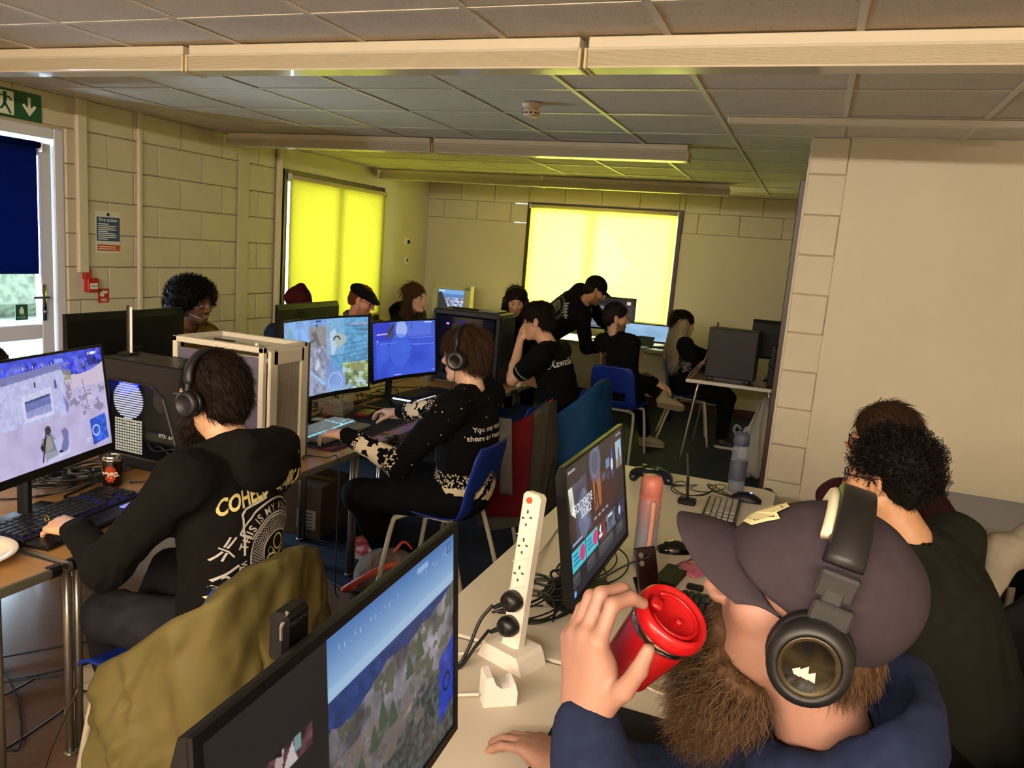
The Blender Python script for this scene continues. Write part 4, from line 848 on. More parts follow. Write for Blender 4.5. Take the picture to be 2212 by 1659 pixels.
# side panel with the window opening
wp = [(-.185, .345), (.04, .345), (.105, .30), (.165, .13), (.145, .045), (-.185, .045)]
op = [(x0, .42), (x1, .42), (x1, .0), (x0, .0)]
def ring_panel(mb, outer, inner, y0, y1):
    """flat panel with a hole: outer 4 corners, inner polygon, given thickness"""
    oc = []
    for x, z in inner:
        cx, cz = np.mean([p[0] for p in inner]), np.mean([p[1] for p in inner]); dx, dz = x - cx, z - cz
        X0, X1 = min(p[0] for p in outer), max(p[0] for p in outer); Z0, Z1 = min(p[1] for p in outer), max(p[1] for p in outer)
        s = min([((X1 - cx) / dx if dx > 0 else (X0 - cx) / dx) if abs(dx) > 1e-6 else 9, ((Z1 - cz) / dz if dz > 0 else (Z0 - cz) / dz) if abs(dz) > 1e-6 else 9]); oc.append((cx + dx * s, cz + dz * s))
    # make sure the outer corners are kept
    k = len(inner); V = [(x, y0, z) for x, z in oc] + [(x, y0, z) for x, z in inner] + [(x, y1, z) for x, z in oc] + [(x, y1, z) for x, z in inner]; f = []
    for i in range(k):
        j = (i + 1) % k; f += [(i, j, k + j, k + i), (2 * k + i, 3 * k + i, 3 * k + j, 2 * k + j), (k + i, k + j, 3 * k + j, 3 * k + i), (i, 2 * k + i, 2 * k + j, j)]
    mb.add(V, f)
    for cx_, cz_ in outer:          # corner fillers
        d = [math.hypot(cx_ - a, cz_ - b) for a, b in oc]; i = int(np.argmin(d)); q = [(i, (i + 1) % k), ((i - 1) % k, i)]
        for a, b in q:
            A, B_ = oc[a], oc[b]
            if not (abs(A[0] - B_[0]) < 1e-6 or abs(A[1] - B_[1]) < 1e-6) and (abs(A[0] - cx_) < 1e-6 or abs(A[1] - cz_) < 1e-6) and (abs(B_[0] - cx_) < 1e-6 or abs(B_[1] - cz_) < 1e-6):
                mb.add([(A[0], y0, A[1]), (B_[0], y0, B_[1]), (cx_, y0, cz_), (A[0], y1, A[1]), (B_[0], y1, B_[1]), (cx_, y1, cz_)], [(0, 1, 2), (3, 5, 4), (0, 3, 4, 1), (1, 4, 5, 2), (2, 5, 3, 0)])
    return mb
ring_panel(MB(), op, wp, -.112, -.10).build('side_panel', m_navy, t)
ring_panel(MB(), [(min(p[0] for p in wp) - .016, .361), (.17, .361), (.17, .03), (min(p[0] for p in wp) - .016, .03)], wp, -.1125, -.1115)
fr2 = MB(); wl_ = [V3(x, -.113, z) for x, z in wp]; fr2.tube(np.array(wl_ + [wl_[0]]), .009, 6, flat=.5); fr2.build('window_surround', M('dark_bronze_plastic', '#2c2822', 0.4), t)
MB().prism([(x, z) for x, z in wp], -.001, .001, np.array([[1, 0, 0], [0, 0, 1], [0, 1, 0.]]), (0, -.106, 0)).build('window_pane', m_win, t)
cf = MB(); Rf = rotx(PI / 2)
for k in range(16):
    z = .26 - .07 + k * .0095; hw = math.sqrt(max(0, .075 ** 2 - (z - .262) ** 2))
    if hw > .01: cf.box((-.105, -.085, z), (hw * 2, .006, .0045))
cf.build('fan_grille', M('white_fan_lines', '#d6d8ea', 0.35, emit='#c8ccff', es=.35), t)
ms = MB()
for i in range(11):
    for k in range(12): ms.box((-.17 + i * .013, -.085, .055 + k * .0115), (.0075, .004, .0075))
ms.build('mesh_grille', M('pale_dotted_mesh', '#d0cdc6', 0.4, emit='#d8d4cc', es=.25), t); tag(bpy.data.objects['mesh_grille'], kind='stuff')
MB().box((-.15, .02, .33), (.05, .03, .02), None, .003).box((-.17, -.02, .31), (.012, .09, .07), None, .003).build('led_strip', m_bled, t)
MB().lathe([(0, 0), (.045, 0), (.045, .03), (.02, .04), (0, .04)], (.04, -.03, .27), 18, Rf).box((.03, -.02, .115), (.18, .05, .035), None, .004).box((-.02, .06, .2), (.3, .01, .28)).build('graphics_card', M('dark_bronze_plastic', '#2c2822', 0.4), t)
flat_text('card_lettering', 'RTX', .022, m_print_w, t, (.03, -.046, .128), (1, 0, 0), (0, 0, 1), sx=.9); flat_text('card_lettering', '8-NUT', .020, m_print_w, t, (.085, -.046, .126), (1, 0, 0), (0, 0, 1), sx=.8)
MB().tube(curve_pts([(-.02, -.05, .06), (.03, -.06, .09), (.08, -.05, .06), (.12, -.06, .10)], 6), .006, 6).tube(curve_pts([(-.03, -.06, .09), (.02, -.07, .07), (.10, -.05, .09)], 6), .005, 6).build('inner_cables', m_black, t, True)
MB().box((-.235 + .04, .0, zt + .004), (.06, .06, .012), None, .004).build('antenna_foot', m_black, t)
MB().box((-.195, .0, zt + .1), (.016, .01, .2), None, .004).build('antenna', m_black, t); MB().box((-.184, .004, zt + .1), (.012, .008, .19), None, .003).build('antenna_back', m_white, t)
# white computer with mesh front, taller, behind it
m_wcase = M('cream_white_steel', '#cfc8b2', 0.35); m_wgrey = M('grey_inner_panel', '#6e695c', 0.45)
t = thing('computer_tower', 'white computer tower with ribbed front panel, taller than the black one before it', 'computer', (1.97, -.41, TZ))
L, Wd, Hh = .46, .29, .51
c = MB()
for sx in (-1, 1):
    for sy in (-1, 1): c.box((sx * (L / 2 - .012), sy * (Wd / 2 - .012), Hh / 2), (.024, .024, Hh), None, .003)
for z in (Hh - .012, .02):
    for sy in (-1, 1): c.box((0, sy * (Wd / 2 - .012), z), (L, .024, .024), None, .003)
    for sx in (-1, 1): c.box((sx * (L / 2 - .012), 0, z), (.024, Wd, .024), None, .003)
c.build('case_frame', m_wcase, t)
MB().box((0, 0, Hh - .022), (L - .04, Wd - .04, .006)).build('top_panel', M('smoked_glass_panel', '#8f8b7c', 0.15), t)
MB().box((0, -Wd / 2 + .012, Hh / 2 - .01), (L - .05, .008, Hh - .07)).build('side_panel', M('lilac_grey_panel', '#5c5868', 0.35), t); MB().box((-.06, -Wd / 2 + .008, Hh - .075), (.09, .012, .05)).build('side_vent', M('mesh_bronze', '#6d6656', 0.5), t)
MB().box((0, Wd / 2 - .012, Hh / 2), (L - .05, .008, Hh - .06)).build('rear_panel', m_wcase, t)
fp = MB()
for c_, d in (((L / 2 + .008, -.095, Hh / 2), (.016, .05, Hh - .03)), ((L / 2 + .008, .105, Hh / 2), (.016, .05, Hh - .03)), ((L / 2 + .008, 0, Hh - .045), (.016, .2, .06)), ((L / 2 + .008, 0, .04), (.016, .2, .05))): fp.box(c_, d, None, .004)
fp.build('front_panel', m_wcase, t); MB().box((L / 2 + .002, 0.005, Hh / 2), (.006, .16, Hh - .12)).build('front_mesh', m_wgrey, t)
rb = MB()
for k in range(12): rb.box((L / 2 + .007, -.06 + k * .0118, Hh / 2), (.005, .006, Hh - .13))
rb.build('front_ribs', M('taupe_ribs', '#8c8272', 0.45), t)
MB().box((.17, -.11, Hh + .004), (.012, .012, .012), None, .002).build('power_button', m_white, t); MB().box((.0, -.10, Hh + .002), (.10, .015, .006), None, .002).build('port_strip', m_black, t)
MB().box((L / 2 + .009, Wd / 2 - .008, Hh / 2), (.012, .014, Hh), None, .002).build('corner_strip', M('olive_grey_strip', '#5a574a', 0.4), t)
# tall black computer with dark glass side and purple lights
t = thing('computer_tower', 'tall black computer tower with dark glass side and small purple lights', 'computer', (1.91, 2.14, TZ))
L, Wd, Hh = .52, .30, .51
MB().box((0, .145, Hh / 2), (L, .01, Hh), None, .003).box((0, 0, Hh - .02), (L, Wd, .04), None, .008).box((0, 0, .03), (L, Wd, .06), None, .008).box((-L / 2 + .01, 0, Hh / 2), (.02, Wd, Hh - .04)).box((L / 2 - .015, 0, Hh / 2), (.03, Wd, Hh - .03), None, .006).build('case', m_navy, t)
MB().box((-.015, -Wd / 2 + .004, Hh / 2), (L - .06, .006, Hh - .09), None, .002).build('glass_side', M('smoked_glass_side', '#0d0f22', 0.08, coat=.5), t)
pl = MB(); pl.box((-.14, -Wd / 2 - .0005, Hh - .10), (.02, .002, .012)); pl.box((-.03, -Wd / 2 - .0005, Hh - .115), (.007, .002, .01)); pl.box((-.017, -Wd / 2 - .0005, Hh - .115), (.007, .002, .01)); pl.box((.08, -Wd / 2 - .0005, .13), (.022, .002, .005), roty(-.5)); pl.box((.10, -Wd / 2 - .0005, .12), (.02, .002, .005), roty(-.4))
pl.build('purple_lights', M('purple_glow', '#8040ff', 0.4, emit='#9a50ff', es=3.0), t)
MB().box((-.03, -Wd / 2 - .0002, Hh - .10), (.06, .001, .06)).build('glow_panel', M('dim_purple', '#120a3a', 0.3, emit='#1c0f66', es=.5), t)
MB().box((L / 2 + .004, 0, Hh / 2), (.008, Wd - .03, Hh - .04), None, .003).build('front_panel', m_case, t)
MB().box((.13, .02, Hh + .006), (.14, .2, .012), None, .004).build('dust_filter', m_silver, t); MB().box((-.02, -.02, Hh + .005), (.30, .02, .01), None, .003).build('vent_bar', m_case, t)
# black computer on the white edged table and the equipment behind it
t = thing('computer_tower', 'matt black computer tower on the white edged table', 'computer', (3.60, 3.85, .71), math.radians(-3))
MB().box((0, 0, .235), (.41, .20, .42), None, .004).build('case', M('matt_black_panel', '#1c1a1c', 0.55), t)
MB().box((0, -.10, .235), (.40, .008, .41), None, .003).build('side_panel', M('matt_black_panel', '#1c1a1c', 0.55), t)
for sx in (-1, 1): MB().box((sx * .15, -.03, .014), (.05, .16, .028), None, .005).build('foot', m_black, t)
MB().box((0, -.075, .02), (.34, .03, .05), None, .004).build('base_bar', m_black, t); MB().box((-.16, .02, .465), (.016, .016, .04), None, .003).build('antenna', m_black, t)
tag(MB().box((3.93, 3.80, .885), (.05, .03, .35), None, .006).build('speaker', m_case), 'slim black upright speaker beside the matt black computer at right', 'speaker')
# ================================================================== keyboards and small things
m_key = M('black_keycaps', '#111218', 0.4); m_deck = M('black_keyboard_deck', '#0b0b0e', 0.35)
m_keyglow = M('blue_backlight', '#0b0d18', 0.5, emit='#2038d8', es=.09)
_kc = {}
def keyboard(label, x, y, z, rz, L, D, mats, single=False, rest=0.0, rows=6, glow=None, numpad=True, th=.022, pitch=None):
    deck, key, restm = mats
    t = thing('keyboard', label, 'keyboard', (x, y, z), rz)
    MB().box((0, 0, th / 2), (L, D, th), None, .004).build('deck', deck, t)
    if rest: MB().box((0, -D / 2 - rest / 2 - .002, th * .4), (L, rest, th * .75), None, .005).build('wrist_rest', restm, t)
    p = pitch or (D - .02) / rows; cols = int((L - .016) / p); n = 0; allk = MB()
    for r in range(rows):
        cx = -L / 2 + .008
        while cx < L / 2 - .012:
            w = p
            if r == 0 and abs(cx) < L * .27: w = p * (5.5 if abs(cx + p * 2.7) < p * 2 else 1.25)
            elif (r in (1, 2, 3)) and cx < -L / 2 + .01: w = p * (1.2 + .3 * r)
            gap = numpad and (abs(cx - L * .20) < p * .5 or abs(cx - L * .325) < p * .25)
            if cx + w > L / 2 - .006: w = L / 2 - .006 - cx
            if w < p * .5: break
            if not gap:
                c_ = (cx + w / 2, -D / 2 + .01 + (r + .5) * p, th + .004)
                if single:
                    k = round(w, 3)
                    if k not in _kc: _kc[k] = MB().box((0, 0, 0), (w - .003, p - .0035, .010), None, .0025).mesh('key'); _kc[k].materials.append(key)
                    link('key', _kc[k], None, t, c_)
                else: allk.box(c_, (w - .003, p - .0035, .009), None, .002)
            cx += w
    if not single: tag(allk.build('keys', key, t), kind='stuff')
    if glow: MB().box((0, .0, th + .0004), (L - .012, D - .014, .0008)).build('backlight', glow, t)
    return t
kb1 = keyboard('black keyboard with blue backlight under the hand of the player in black hoodie', 2.02, -1.285, TZ, PI / 2 + .12, .49, .165, (m_deck, m_key, m_deck), True, .085, 6, m_keyglow)
MB().box((.13, -.125, .022), (.06, .02, .004), None, .002).build('light_bar', M('pale_blue_strip', '#8890d8', 0.3, emit='#7f8cff', es=.5), kb1)
kb2 = keyboard('white keyboard with icy backlight in front of the pale blue game screen', 1.995, .16, TZ + .004, PI / 2 + .05, .44, .135, (M('silver_white_deck', '#b9b8b4', 0.3), M('white_keycaps', '#cfd4d8', 0.4), M('grey_wrist_rest', '#7c7668', 0.5)), False, .085, 6, M('icy_backlight', '#a0e0f0', 0.4, emit='#7fe4ff', es=1.1))
kb3 = keyboard('black keyboard with a white light bar on the dark green mat', 1.93, 1.30, TZ + .004, PI / 2 - .06, .46, .15, (m_deck, m_key, m_deck), False, .06, 6, m_keyglow)
MB().box((-.232, -.02, .012), (.006, .13, .01), None, .002).box((-.10, -.115, .016), (.22, .004, .006)).build('light_bar', M('cold_white_glow', '#e8f0ff', 0.3, emit='#eaf2ff', es=1.6), kb3)
kb4 = keyboard('black and grey keyboard near the far edge of the white table', 3.965, .0, WZ, PI / 2 - .12 + PI / 2 + PI / 2 * 0 - PI / 2, .30, .13, (m_deck, M('grey_keycaps', '#8a867c', 0.5), m_deck), False, 0, 5)
kb4.rotation_euler = (0, 0, PI / 2 + .02 + PI); kb4.location = (3.955, -.02, WZ)
kb5 = keyboard('small black keyboard with teal keys beside the bearded man nose', 3.985, -1.0, WZ, -PI / 2, .31, .115, (m_deck, m_key, m_deck), True, 0, 5, None, False, .012)
MB().box((-.11, .02, .017), (.028, .018, .004), None, .001).box((-.13, .02, .017), (.0, .0, .0)).build('teal_keys', M('teal_keycaps', '#1d7c78', 0.4), kb5)
# mouse mats
def mat_(label, x, y, z, rz, L, D, mat, edge=None):
    t = thing('mouse_mat', label, 'mat', (x, y, z), rz); MB().prism(rounded_rect(L, D, .02), 0, .003).build('cloth', mat, t)
    if edge:
        P = np.array([(px_, py_, .003) for px_, py_ in rounded_rect(L - .004, D - .004, .02)]); MB().tube(np.concatenate([P, P[:1]]), .0022, 5).build('stitched_edge', edge, t)
    return t
m_matk = M('black_cloth_mat', '#08080a', 0.85); m_redt = M('red_trim', '#7e1416', 0.5)
mm2 = mat_('black mouse mat with red stripes under the white keyboard', 2.03, .35, TZ, PI / 2 + .03, .95, .42, m_matk, m_redt)
for k in range(3): poly('red_stripe', [(-.46 + .022 * k, -.14 - .01 * k), (-.448 + .022 * k, -.14 - .01 * k), (-.428 + .022 * k, -.185), (-.44 + .022 * k, -.185)], (0, 0, .0032), (1, 0, 0), (0, 1, 0), M('pink_red_print', '#b8323c', 0.6), mm2)
poly('red_line', [(-.40, -.188), (-.26, -.188), (-.26, -.184), (-.40, -.184)], (0, 0, .0032), (1, 0, 0), (0, 1, 0), M('pink_red_print', '#b8323c', 0.6), mm2)
mat_('dark green mouse mat under the black keyboard with light bar', 2.02, 1.25, TZ, PI / 2 - .05, .80, .40, M('dark_green_cloth', '#0f1a14', 0.85))
mat_('large plain black mouse mat at the bottom beside the red cup', 3.965, -1.90, WZ, PI / 2, .80, .33, m_matk)
def mouse(label, x, y, z, rz, mat, led=None, cable=None):
    t = thing('computer_mouse', label, 'mouse', (x, y, z), rz)
    P = []
    for i in range(9):
        f = i / 8; yy_ = -.06 + .12 * f; w = .031 * math.sin(PI * min(1, .12 + f * .8)) ** .5 + .002; hh = .038 * math.sin(PI * (.10 + f * .78)) ** .8
        P.append([(w * math.cos(a), yy_, max(.001, hh * math.sin(a) ** .75 if math.sin(a) > 0 else .001)) for a in np.linspace(0, PI, 11)])
    mb = MB().grid(P); mb.add([p for p in P[0]], [tuple(range(11))]); mb.add([p for p in P[-1]], [tuple(range(11))[::-1]]); mb.build('shell', mat, t, True)
    MB().lathe([(0, -.004), (.009, -.004), (.009, .004), (0, .004)], (0, .032, .026), 12, roty(PI / 2)).build('scroll_wheel', m_black, t)
    if led: MB().lathe([(0, .0), (.006, 0), (.004, .003), (0, .003)], (0, -.015, .0365), 10).build('logo_light', led, t)
    return t
mouse('white computer mouse under the hand of the sweater player', 2.10, .66, TZ + .003, PI / 2 + .3, M('white_plastic', '#e6e2d8', 0.35))
mouse('black mouse with a glowing violet dot beside the grey bottle', 4.03, .22, WZ, PI / 2, m_case, M('violet_glow', '#8a80ff', 0.4, emit='#8a80ff', es=3))
mouse('plain black mouse behind the pink bottle', 3.86, -.52, WZ, PI / 2 + .5, M('glossy_black', '#050506', 0.12))
# game controller
t = thing('game_controller', 'dark navy game controller at the far edge of the white table', 'controller', (3.62, .27, WZ), .2)
mb = MB().box((0, 0, .032), (.10, .06, .035), None, .014)
for s in (-1, 1): mb.tube(curve_pts([(s * .035, .01, .034), (s * .062, -.01, .032), (s * .075, -.045, .022), (s * .073, -.062, .018)], 5), np.interp(np.linspace(0, 1, 16), [0, .5, 1], [.022, .024, .013]), 10)
mb.build('body', M('dark_navy_plastic', '#0c0f1e', 0.4), t, True)
for s, yy_ in ((-1, .014), (1, -.008)): MB().lathe([(0, 0), (.006, 0), (.006, .012), (.011, .013), (.011, .017), (0, .017)], (s * .03, yy_, .048), 12).build('thumbstick', m_black, t)
for k in range(4): MB().lathe([(0, 0), (.005, 0), (.004, .004), (0, .004)], (.038 + .012 * math.cos(k * PI / 2), .014 + .012 * math.sin(k * PI / 2), .048), 8).build('button', m_silver, t)
# drink can
t = thing('drink_can', 'dark orange fizzy drink can beside the keyboard', 'can', (1.885, -.985, TZ))
m_can = M('dark_brown_can', '#1c0d09', 0.25, 0.3); m_al = M('bright_aluminium', '#c8c4be', 0.2, 1.0)
MB().lathe([(.0, .004), (.024, .0), (.031, .010), (.033, .018), (.033, .104), (.029, .112)], n=32).build('body', m_can, t, True); MB().lathe([(.029, .112), (.0275, .117), (.0265, .113), (0, .112)], n=32).box((.0, .004, .1145), (.012, .024, .0015)).build('lid', m_al, t)
MB().lathe([(.0332, .098), (.0332, .104), (.0292, .1122), (.029, .112)], n=32).build('silver_band', m_al, t, True)
def wrap_can(pts, r=.0334, a0=0.0): return [(r * math.cos(a0 + p[0] / r), r * math.sin(a0 + p[0] / r), p[1]) for p in pts]
acan = math.atan2(-3.026 + .985, 4.175 - 1.885)
sun = []
for k in range(28): r_ = .030 if k % 2 else .0235; a = k * 2 * PI / 28; sun.append((-.008 + r_ * math.cos(a) * .8, .055 + r_ * math.sin(a) * 1.15))
A = wrap_can(sun, .0334, acan); cpt = wrap_can([(-.008, .055)], .0334, acan)
ring = [wrap_can([( -.008 + (p[0] + .008) * q, .055 + (p[1] - .055) * q) for p in sun], .0334, acan) for q in (.33, .66, 1.0)]; VV = cpt + ring[0] + ring[1] + ring[2]; FF = [(0, 1 + i, 1 + (i + 1) % 28) for i in range(28)] + [(1 + o * 28 + i, 1 + (o + 1) * 28 + i, 1 + (o + 1) * 28 + (i + 1) % 28, 1 + o * 28 + (i + 1) % 28) for o in (0, 1) for i in range(28)]
link('orange_sunburst', mesh_from('orange_sunburst', VV, FF), M('burnt_orange_print', '#a8380e', 0.35), t)
v, f = text_geo('Tango.', .036, 'CENTER', .02); v = v * V3(.85, 1)[:2] + V3(-.016, .056)[:2]
link('lettering', mesh_from('lettering', wrap_can(v, .0338, acan), f), m_print_w, t)
# plate at the left edge
def plate(label, x, y, z, r, rimmat=None, mat=None):
    t = thing('dinner_plate', label, 'plate', (x, y, z)); m_p = mat or M('white_china', '#e6ddc6', 0.18)
    MB().lathe([(0, .004), (r * .55, .004), (r * .62, .006), (r * .80, .017), (r, .024), (r, .027), (r * .98, .028), (r * .79, .021), (r * .62, .010), (r * .55, .008), (0, .008)], n=48).build('dish', m_p, t, True); return t
plate('plain white dinner plate at the left edge of the picture', 2.09, -1.66, TZ, .13)
pf = plate('white plate with a fruit and leaf painted rim behind the red cup', 4.0, -1.32, WZ, .128)
m_or = M('orange_fruit_print', '#d8641c', 0.3); m_lf = M('leaf_green_print', '#3c7a2c', 0.3); m_dot = M('grey_dot_print', '#5c6478', 0.4); m_yel = M('yellow_rim_print', '#e2d49a', 0.3)
rimz = lambda q: .021 + (q - .79) / .19 * .007
rr = MB(); k = 64
P = np.array([[(.128 * q * math.cos(a), .128 * q * math.sin(a), rimz(q) + .0006) for q in (.80, .88, .975)] for a in np.linspace(0, 2 * PI, k + 1)]); rr.grid(P, True); rr.build('yellow_rim', m_yel, pf, True)
for k in range(10):
    a = k * 2 * PI / 10 + .35; q = .885; c_ = V3(.128 * q * math.cos(a), .128 * q * math.sin(a), rimz(q) + .0012); er = V3(math.cos(a), math.sin(a), .3); et = V3(-math.sin(a), math.cos(a), 0)
    poly('painted_fruit', [(.008 * math.cos(b), .006 * math.sin(b)) for b in np.arange(8) * PI / 4], c_, et, er, m_or, pf)
    for s in (-1, 1): poly('painted_leaf', [(s * .008, 0), (s * .014, .004), (s * .024, 0), (s * .015, -.003)], c_, et, er, m_lf, pf)
dm = MB()
for k in range(60): a = k * 2 * PI / 60; dm.box((.128 * .78 * math.cos(a), .128 * .78 * math.sin(a), .0215), (.003, .002, .001), rotz(a))
dm.build('dotted_ring', m_dot, pf)
# bottles
t = thing('water_bottle', 'tall frosted bottle fading from pink to grey blue with a pink cap', 'bottle', (3.79, -.70, WZ))
m_pk = M('salmon_pink_plastic', '#c87868', 0.4)
m_frost = bpy.data.materials.new('frosted_pink_blue'); m_frost.use_nodes = True; _n = m_frost.node_tree.nodes; _l = m_frost.node_tree.links; _b = _n['Principled BSDF']; _b.inputs['Roughness'].default_value = .35
_tc = _n.new('ShaderNodeTexCoord'); _sp = _n.new('ShaderNodeSeparateXYZ'); _rp = _n.new('ShaderNodeValToRGB'); _mr = _n.new('ShaderNodeMapRange'); _mr.inputs[1].default_value = 0; _mr.inputs[2].default_value = .23
_l.new(_tc.outputs['Object'], _sp.inputs[0]); _l.new(_sp.outputs['Z'], _mr.inputs[0]); _l.new(_mr.outputs[0], _rp.inputs[0]); _l.new(_rp.outputs[0], _b.inputs['Base Color'])
_rp.color_ramp.elements[0].color = (*hexl('#7f8794'), 1); _rp.color_ramp.elements[1].color = (*hexl('#c08078'), 1); e_ = _rp.color_ramp.elements.new(.5); e_.color = (*hexl('#93939c'), 1)
MB().lathe([(0, 0), (.031, 0), (.0345, .008), (.0355, .05), (.034, .12), (.035, .2), (.033, .222), (.029, .232), (0, .232)], n=36).build('body', m_frost, t, True)
MB().lathe([(.0305, .230), (.034, .234), (.0345, .278), (.031, .284), (.028, .294), (0, .296)], n=32).build('cap', m_pk, t, True); MB().lathe([(.031, .224), (.0345, .226), (.0345, .231), (.031, .233)], n=32).build('collar', m_pk, t, True)
aw = math.atan2(-3.026 + .70, 4.175 - 3.79) + .25; wd = V3(math.cos(aw), math.sin(aw), 0)
MB().tube(curve_pts([wd * .034 + V3(0, 0, .222), wd * .047 + V3(0, 0, .215), wd * .049 + V3(0, 0, .15), wd * .046 + V3(0, 0, .09), wd * .0365 + V3(0, 0, .082)], 6), .008, 8, flat=.4).build('carry_strap', M('peach_strap', '#d8a088', 0.45), t, True)
mk = MB(); a2 = aw + .75
for k in range(7): z = .02 + .028 * k; mk.add([(.0362 * math.cos(a2 + d_), .0362 * math.sin(a2 + d_), z + e2) for d_ in (0, .35) for e2 in (0, .0016)], [(0, 2, 3, 1)])
mk.build('time_marks', m_print_w, t)
t = thing('water_bottle', 'clear grey sports bottle with dark sleeve and flip straw', 'bottle', (3.975, .335, WZ))
m_clear = M('smoky_clear_plastic', '#8b93a2', 0.06, alpha=.35)
MB().lathe([(0, 0), (.031, 0), (.034, .006), (.035, .03), (.034, .19), (.029, .203), (.0285, .212), (0, .213)], n=32).build('body', m_clear, t, True); MB().lathe([(0, .004), (.032, .005), (.033, .055), (0, .055)], n=28).build('water', M('water_blue_grey', '#5d6878', 0.1, alpha=.5), t, True)
MB().lathe([(.0352, .055), (.0368, .06), (.0366, .135), (.035, .14)], n=32).build('sleeve', M('slate_rubber_sleeve', '#3a3f50', 0.6), t, True); MB().lathe([(.0295, .205), (.033, .21), (.033, .245), (.024, .262), (0, .264)], n=28).build('lid', M('slate_rubber_sleeve', '#3a3f50', 0.6), t, True)
MB().tube(curve_pts([(.005, 0, .258), (.008, -.006, .278), (.018, -.02, .288)], 5), .0065, 10).build('straw', m_clear, t, True); MB().tube(curve_pts([(-.028, 0, .25), (-.038, 0, .268), (-.028, 0, .288), (-.008, 0, .272)], 5), .006, 8).build('flip_cover', M('slate_rubber_sleeve', '#3a3f50', 0.6), t, True)
# upright white power strip on its cube base
t = thing('power_strip', 'tall white power strip leaning upright from its white base with two black plugs in it', 'power strip', (3.63, -1.43, WZ), math.radians(-20))
m_wp = M('warm_white_plastic', '#ddd5c6', 0.35)
Rs = rotx(-.10); Ls, Ws, Ds = .375, .052, .036
loc = V3(0, 0, .028)
def SP(x, y, z): return V3(x, y, z) @ Rs.T + loc
MB().box(SP(0, 0, Ls / 2), (Ws, Ds, Ls), Rs, .008).build('strip_body', m_wp, t)
MB().lathe([(0, 0), (.008, 0), (.007, .004), (0, .005)], SP(0, -Ds / 2, Ls - .016), 14, Rs @ rotx(PI / 2)).build('neon_light', M('orange_neon', '#c8401c', 0.3, emit='#d84a1c', es=.6), t)
m_hole = M('socket_slot', '#3a2a1e', 0.6)
for k in range(5):
    zc_ = Ls - .055 - k * .066
    s_ = MB(); s_.box(SP(0, -Ds / 2 - .0003, zc_ + .012), (.004, .002, .008), Rs)
    for sx in (-1, 1): s_.box(SP(sx * .011, -Ds / 2 - .0003, zc_ - .002 + sx * .003), (.0065, .002, .004), Rs)
    s_.box(SP(0, -Ds / 2 - .0003, zc_ - .018), (.004, .002, .006), Rs) if k < 3 else None
    s_.build('socket', m_hole, t)
    wv = MB().tube([SP(x, -Ds / 2 - .0002, zc_ - .036 + .010 * math.sin(x / .026 * 1.6)) for x in np.linspace(-.024, .024, 12)], .0011, 5); wv.build('moulded_wave', m_wp, t)
pr_ = [(-.068, 0), (.068, 0), (.056, .030), (.048, .040), (-.048, .040), (-.056, .030)]
MB().prism(pr_, -.045, .045, np.array([[1, 0, 0], [0, 0, 1], [0, 1, 0.]]), (0, .0, 0)).build('base_block', m_wp, t)
MB().tube([(.045 * math.cos(a), -.0452, .001 + .026 * math.sin(a)) for a in np.linspace(0, PI, 14)], .0016, 6).build('moulded_arch', m_wp, t)
def on_strip(p): return rotz(math.radians(-20)) @ p + V3(3.63, -1.43, WZ)
for k, (zc_, lb) in enumerate(((Ls - .055 - 3 * .066, 'upper black mains plug in the white power strip'), (Ls - .055 - 4 * .066 + .006, 'lower black mains plug in the white power strip'))):
    p = thing('mains_plug', lb, 'plug', on_strip(SP(0, -Ds / 2, zc_)), math.radians(-20), 'black mains plugs')
    mb = MB().lathe([(.026, 0), (.0265, .014), (.022, .026), (.012, .031), (0, .031)], (0, 0, 0), 22, rotx(PI / 2), 1.0, .92); mb.build('plug_body', m_black, p, True)
    MB().box((0, -.031, 0), (.006, .006, .026), None, .002).build('plug_ridge', m_black, p)
    MB().tube(curve_pts([(-.018, -.012, -.012), (-.034, -.016, -.022), (-.044, -.02, -.03)], 5), np.linspace(.007, .0045, 11), 8).build('cord_grip', m_black, p, True)
# white usb cube
t = thing('charger_cube', 'small white plastic charging dock with a notched top in front of the power strip', 'charger', (3.665, -1.60, WZ), math.radians(35))
MB().prism([(-.036, 0), (.036, 0), (.036, .03), (.030, .050), (.018, .043), (.002, .040), (-.012, .050), (-.020, .068), (-.034, .066), (-.036, .06)], -.024, .024, np.array([[1, 0, 0], [0, 0, -1], [0, 1, 0.]])).build('body', M('white_plastic', '#e6e2d8', 0.35), t)
MB().box((.037, 0, .02), (.002, .03, .016), None, .001).build('front_face', m_white, t)
# phones, packet, small stuff on the white table
t = thing('phone', 'dark red backed phone propped up before the shop screen', 'phone', (3.865, -.955, WZ), math.radians(48))
Rp = rotx(-.35)
MB().box(V3(0, 0, .078) @ Rp.T, (.075, .009, .156), Rp, .004).build('body', M('black_cherry_glass', '#1c090b', 0.12), t); MB().lathe([(0, 0), (.008, 0), (.008, .003), (0, .003)], V3(-.02, -.0045, .135) @ Rp.T, 14, Rp @ rotx(PI / 2)).lathe([(0, 0), (.008, 0), (.008, .003), (0, .003)], V3(-.02, -.0045, .112) @ Rp.T, 14, Rp @ rotx(PI / 2)).build('camera_lens', m_silver, t)
MB().box((0, .035, .035), (.06, .06, .004), rotx(.9), .001).box((0, .01, .004), (.06, .09, .008), None, .002).build('stand', m_case, t)
t = thing('phone', 'black phone lying flat beside the pink packet', 'phone', (3.885, -.735, WZ), math.radians(-8)); MB().box((0, 0, .0045), (.074, .155, .009), None, .004).build('body', m_case, t); MB().box((0, 0, .0093), (.068, .148, .0006)).build('screen', M('glossy_black', '#050506', 0.12), t)
t = thing('sweet_packet', 'flat pink sweet packet lying behind the cap brim', 'packet', (3.95, -.625, WZ), math.radians(65))
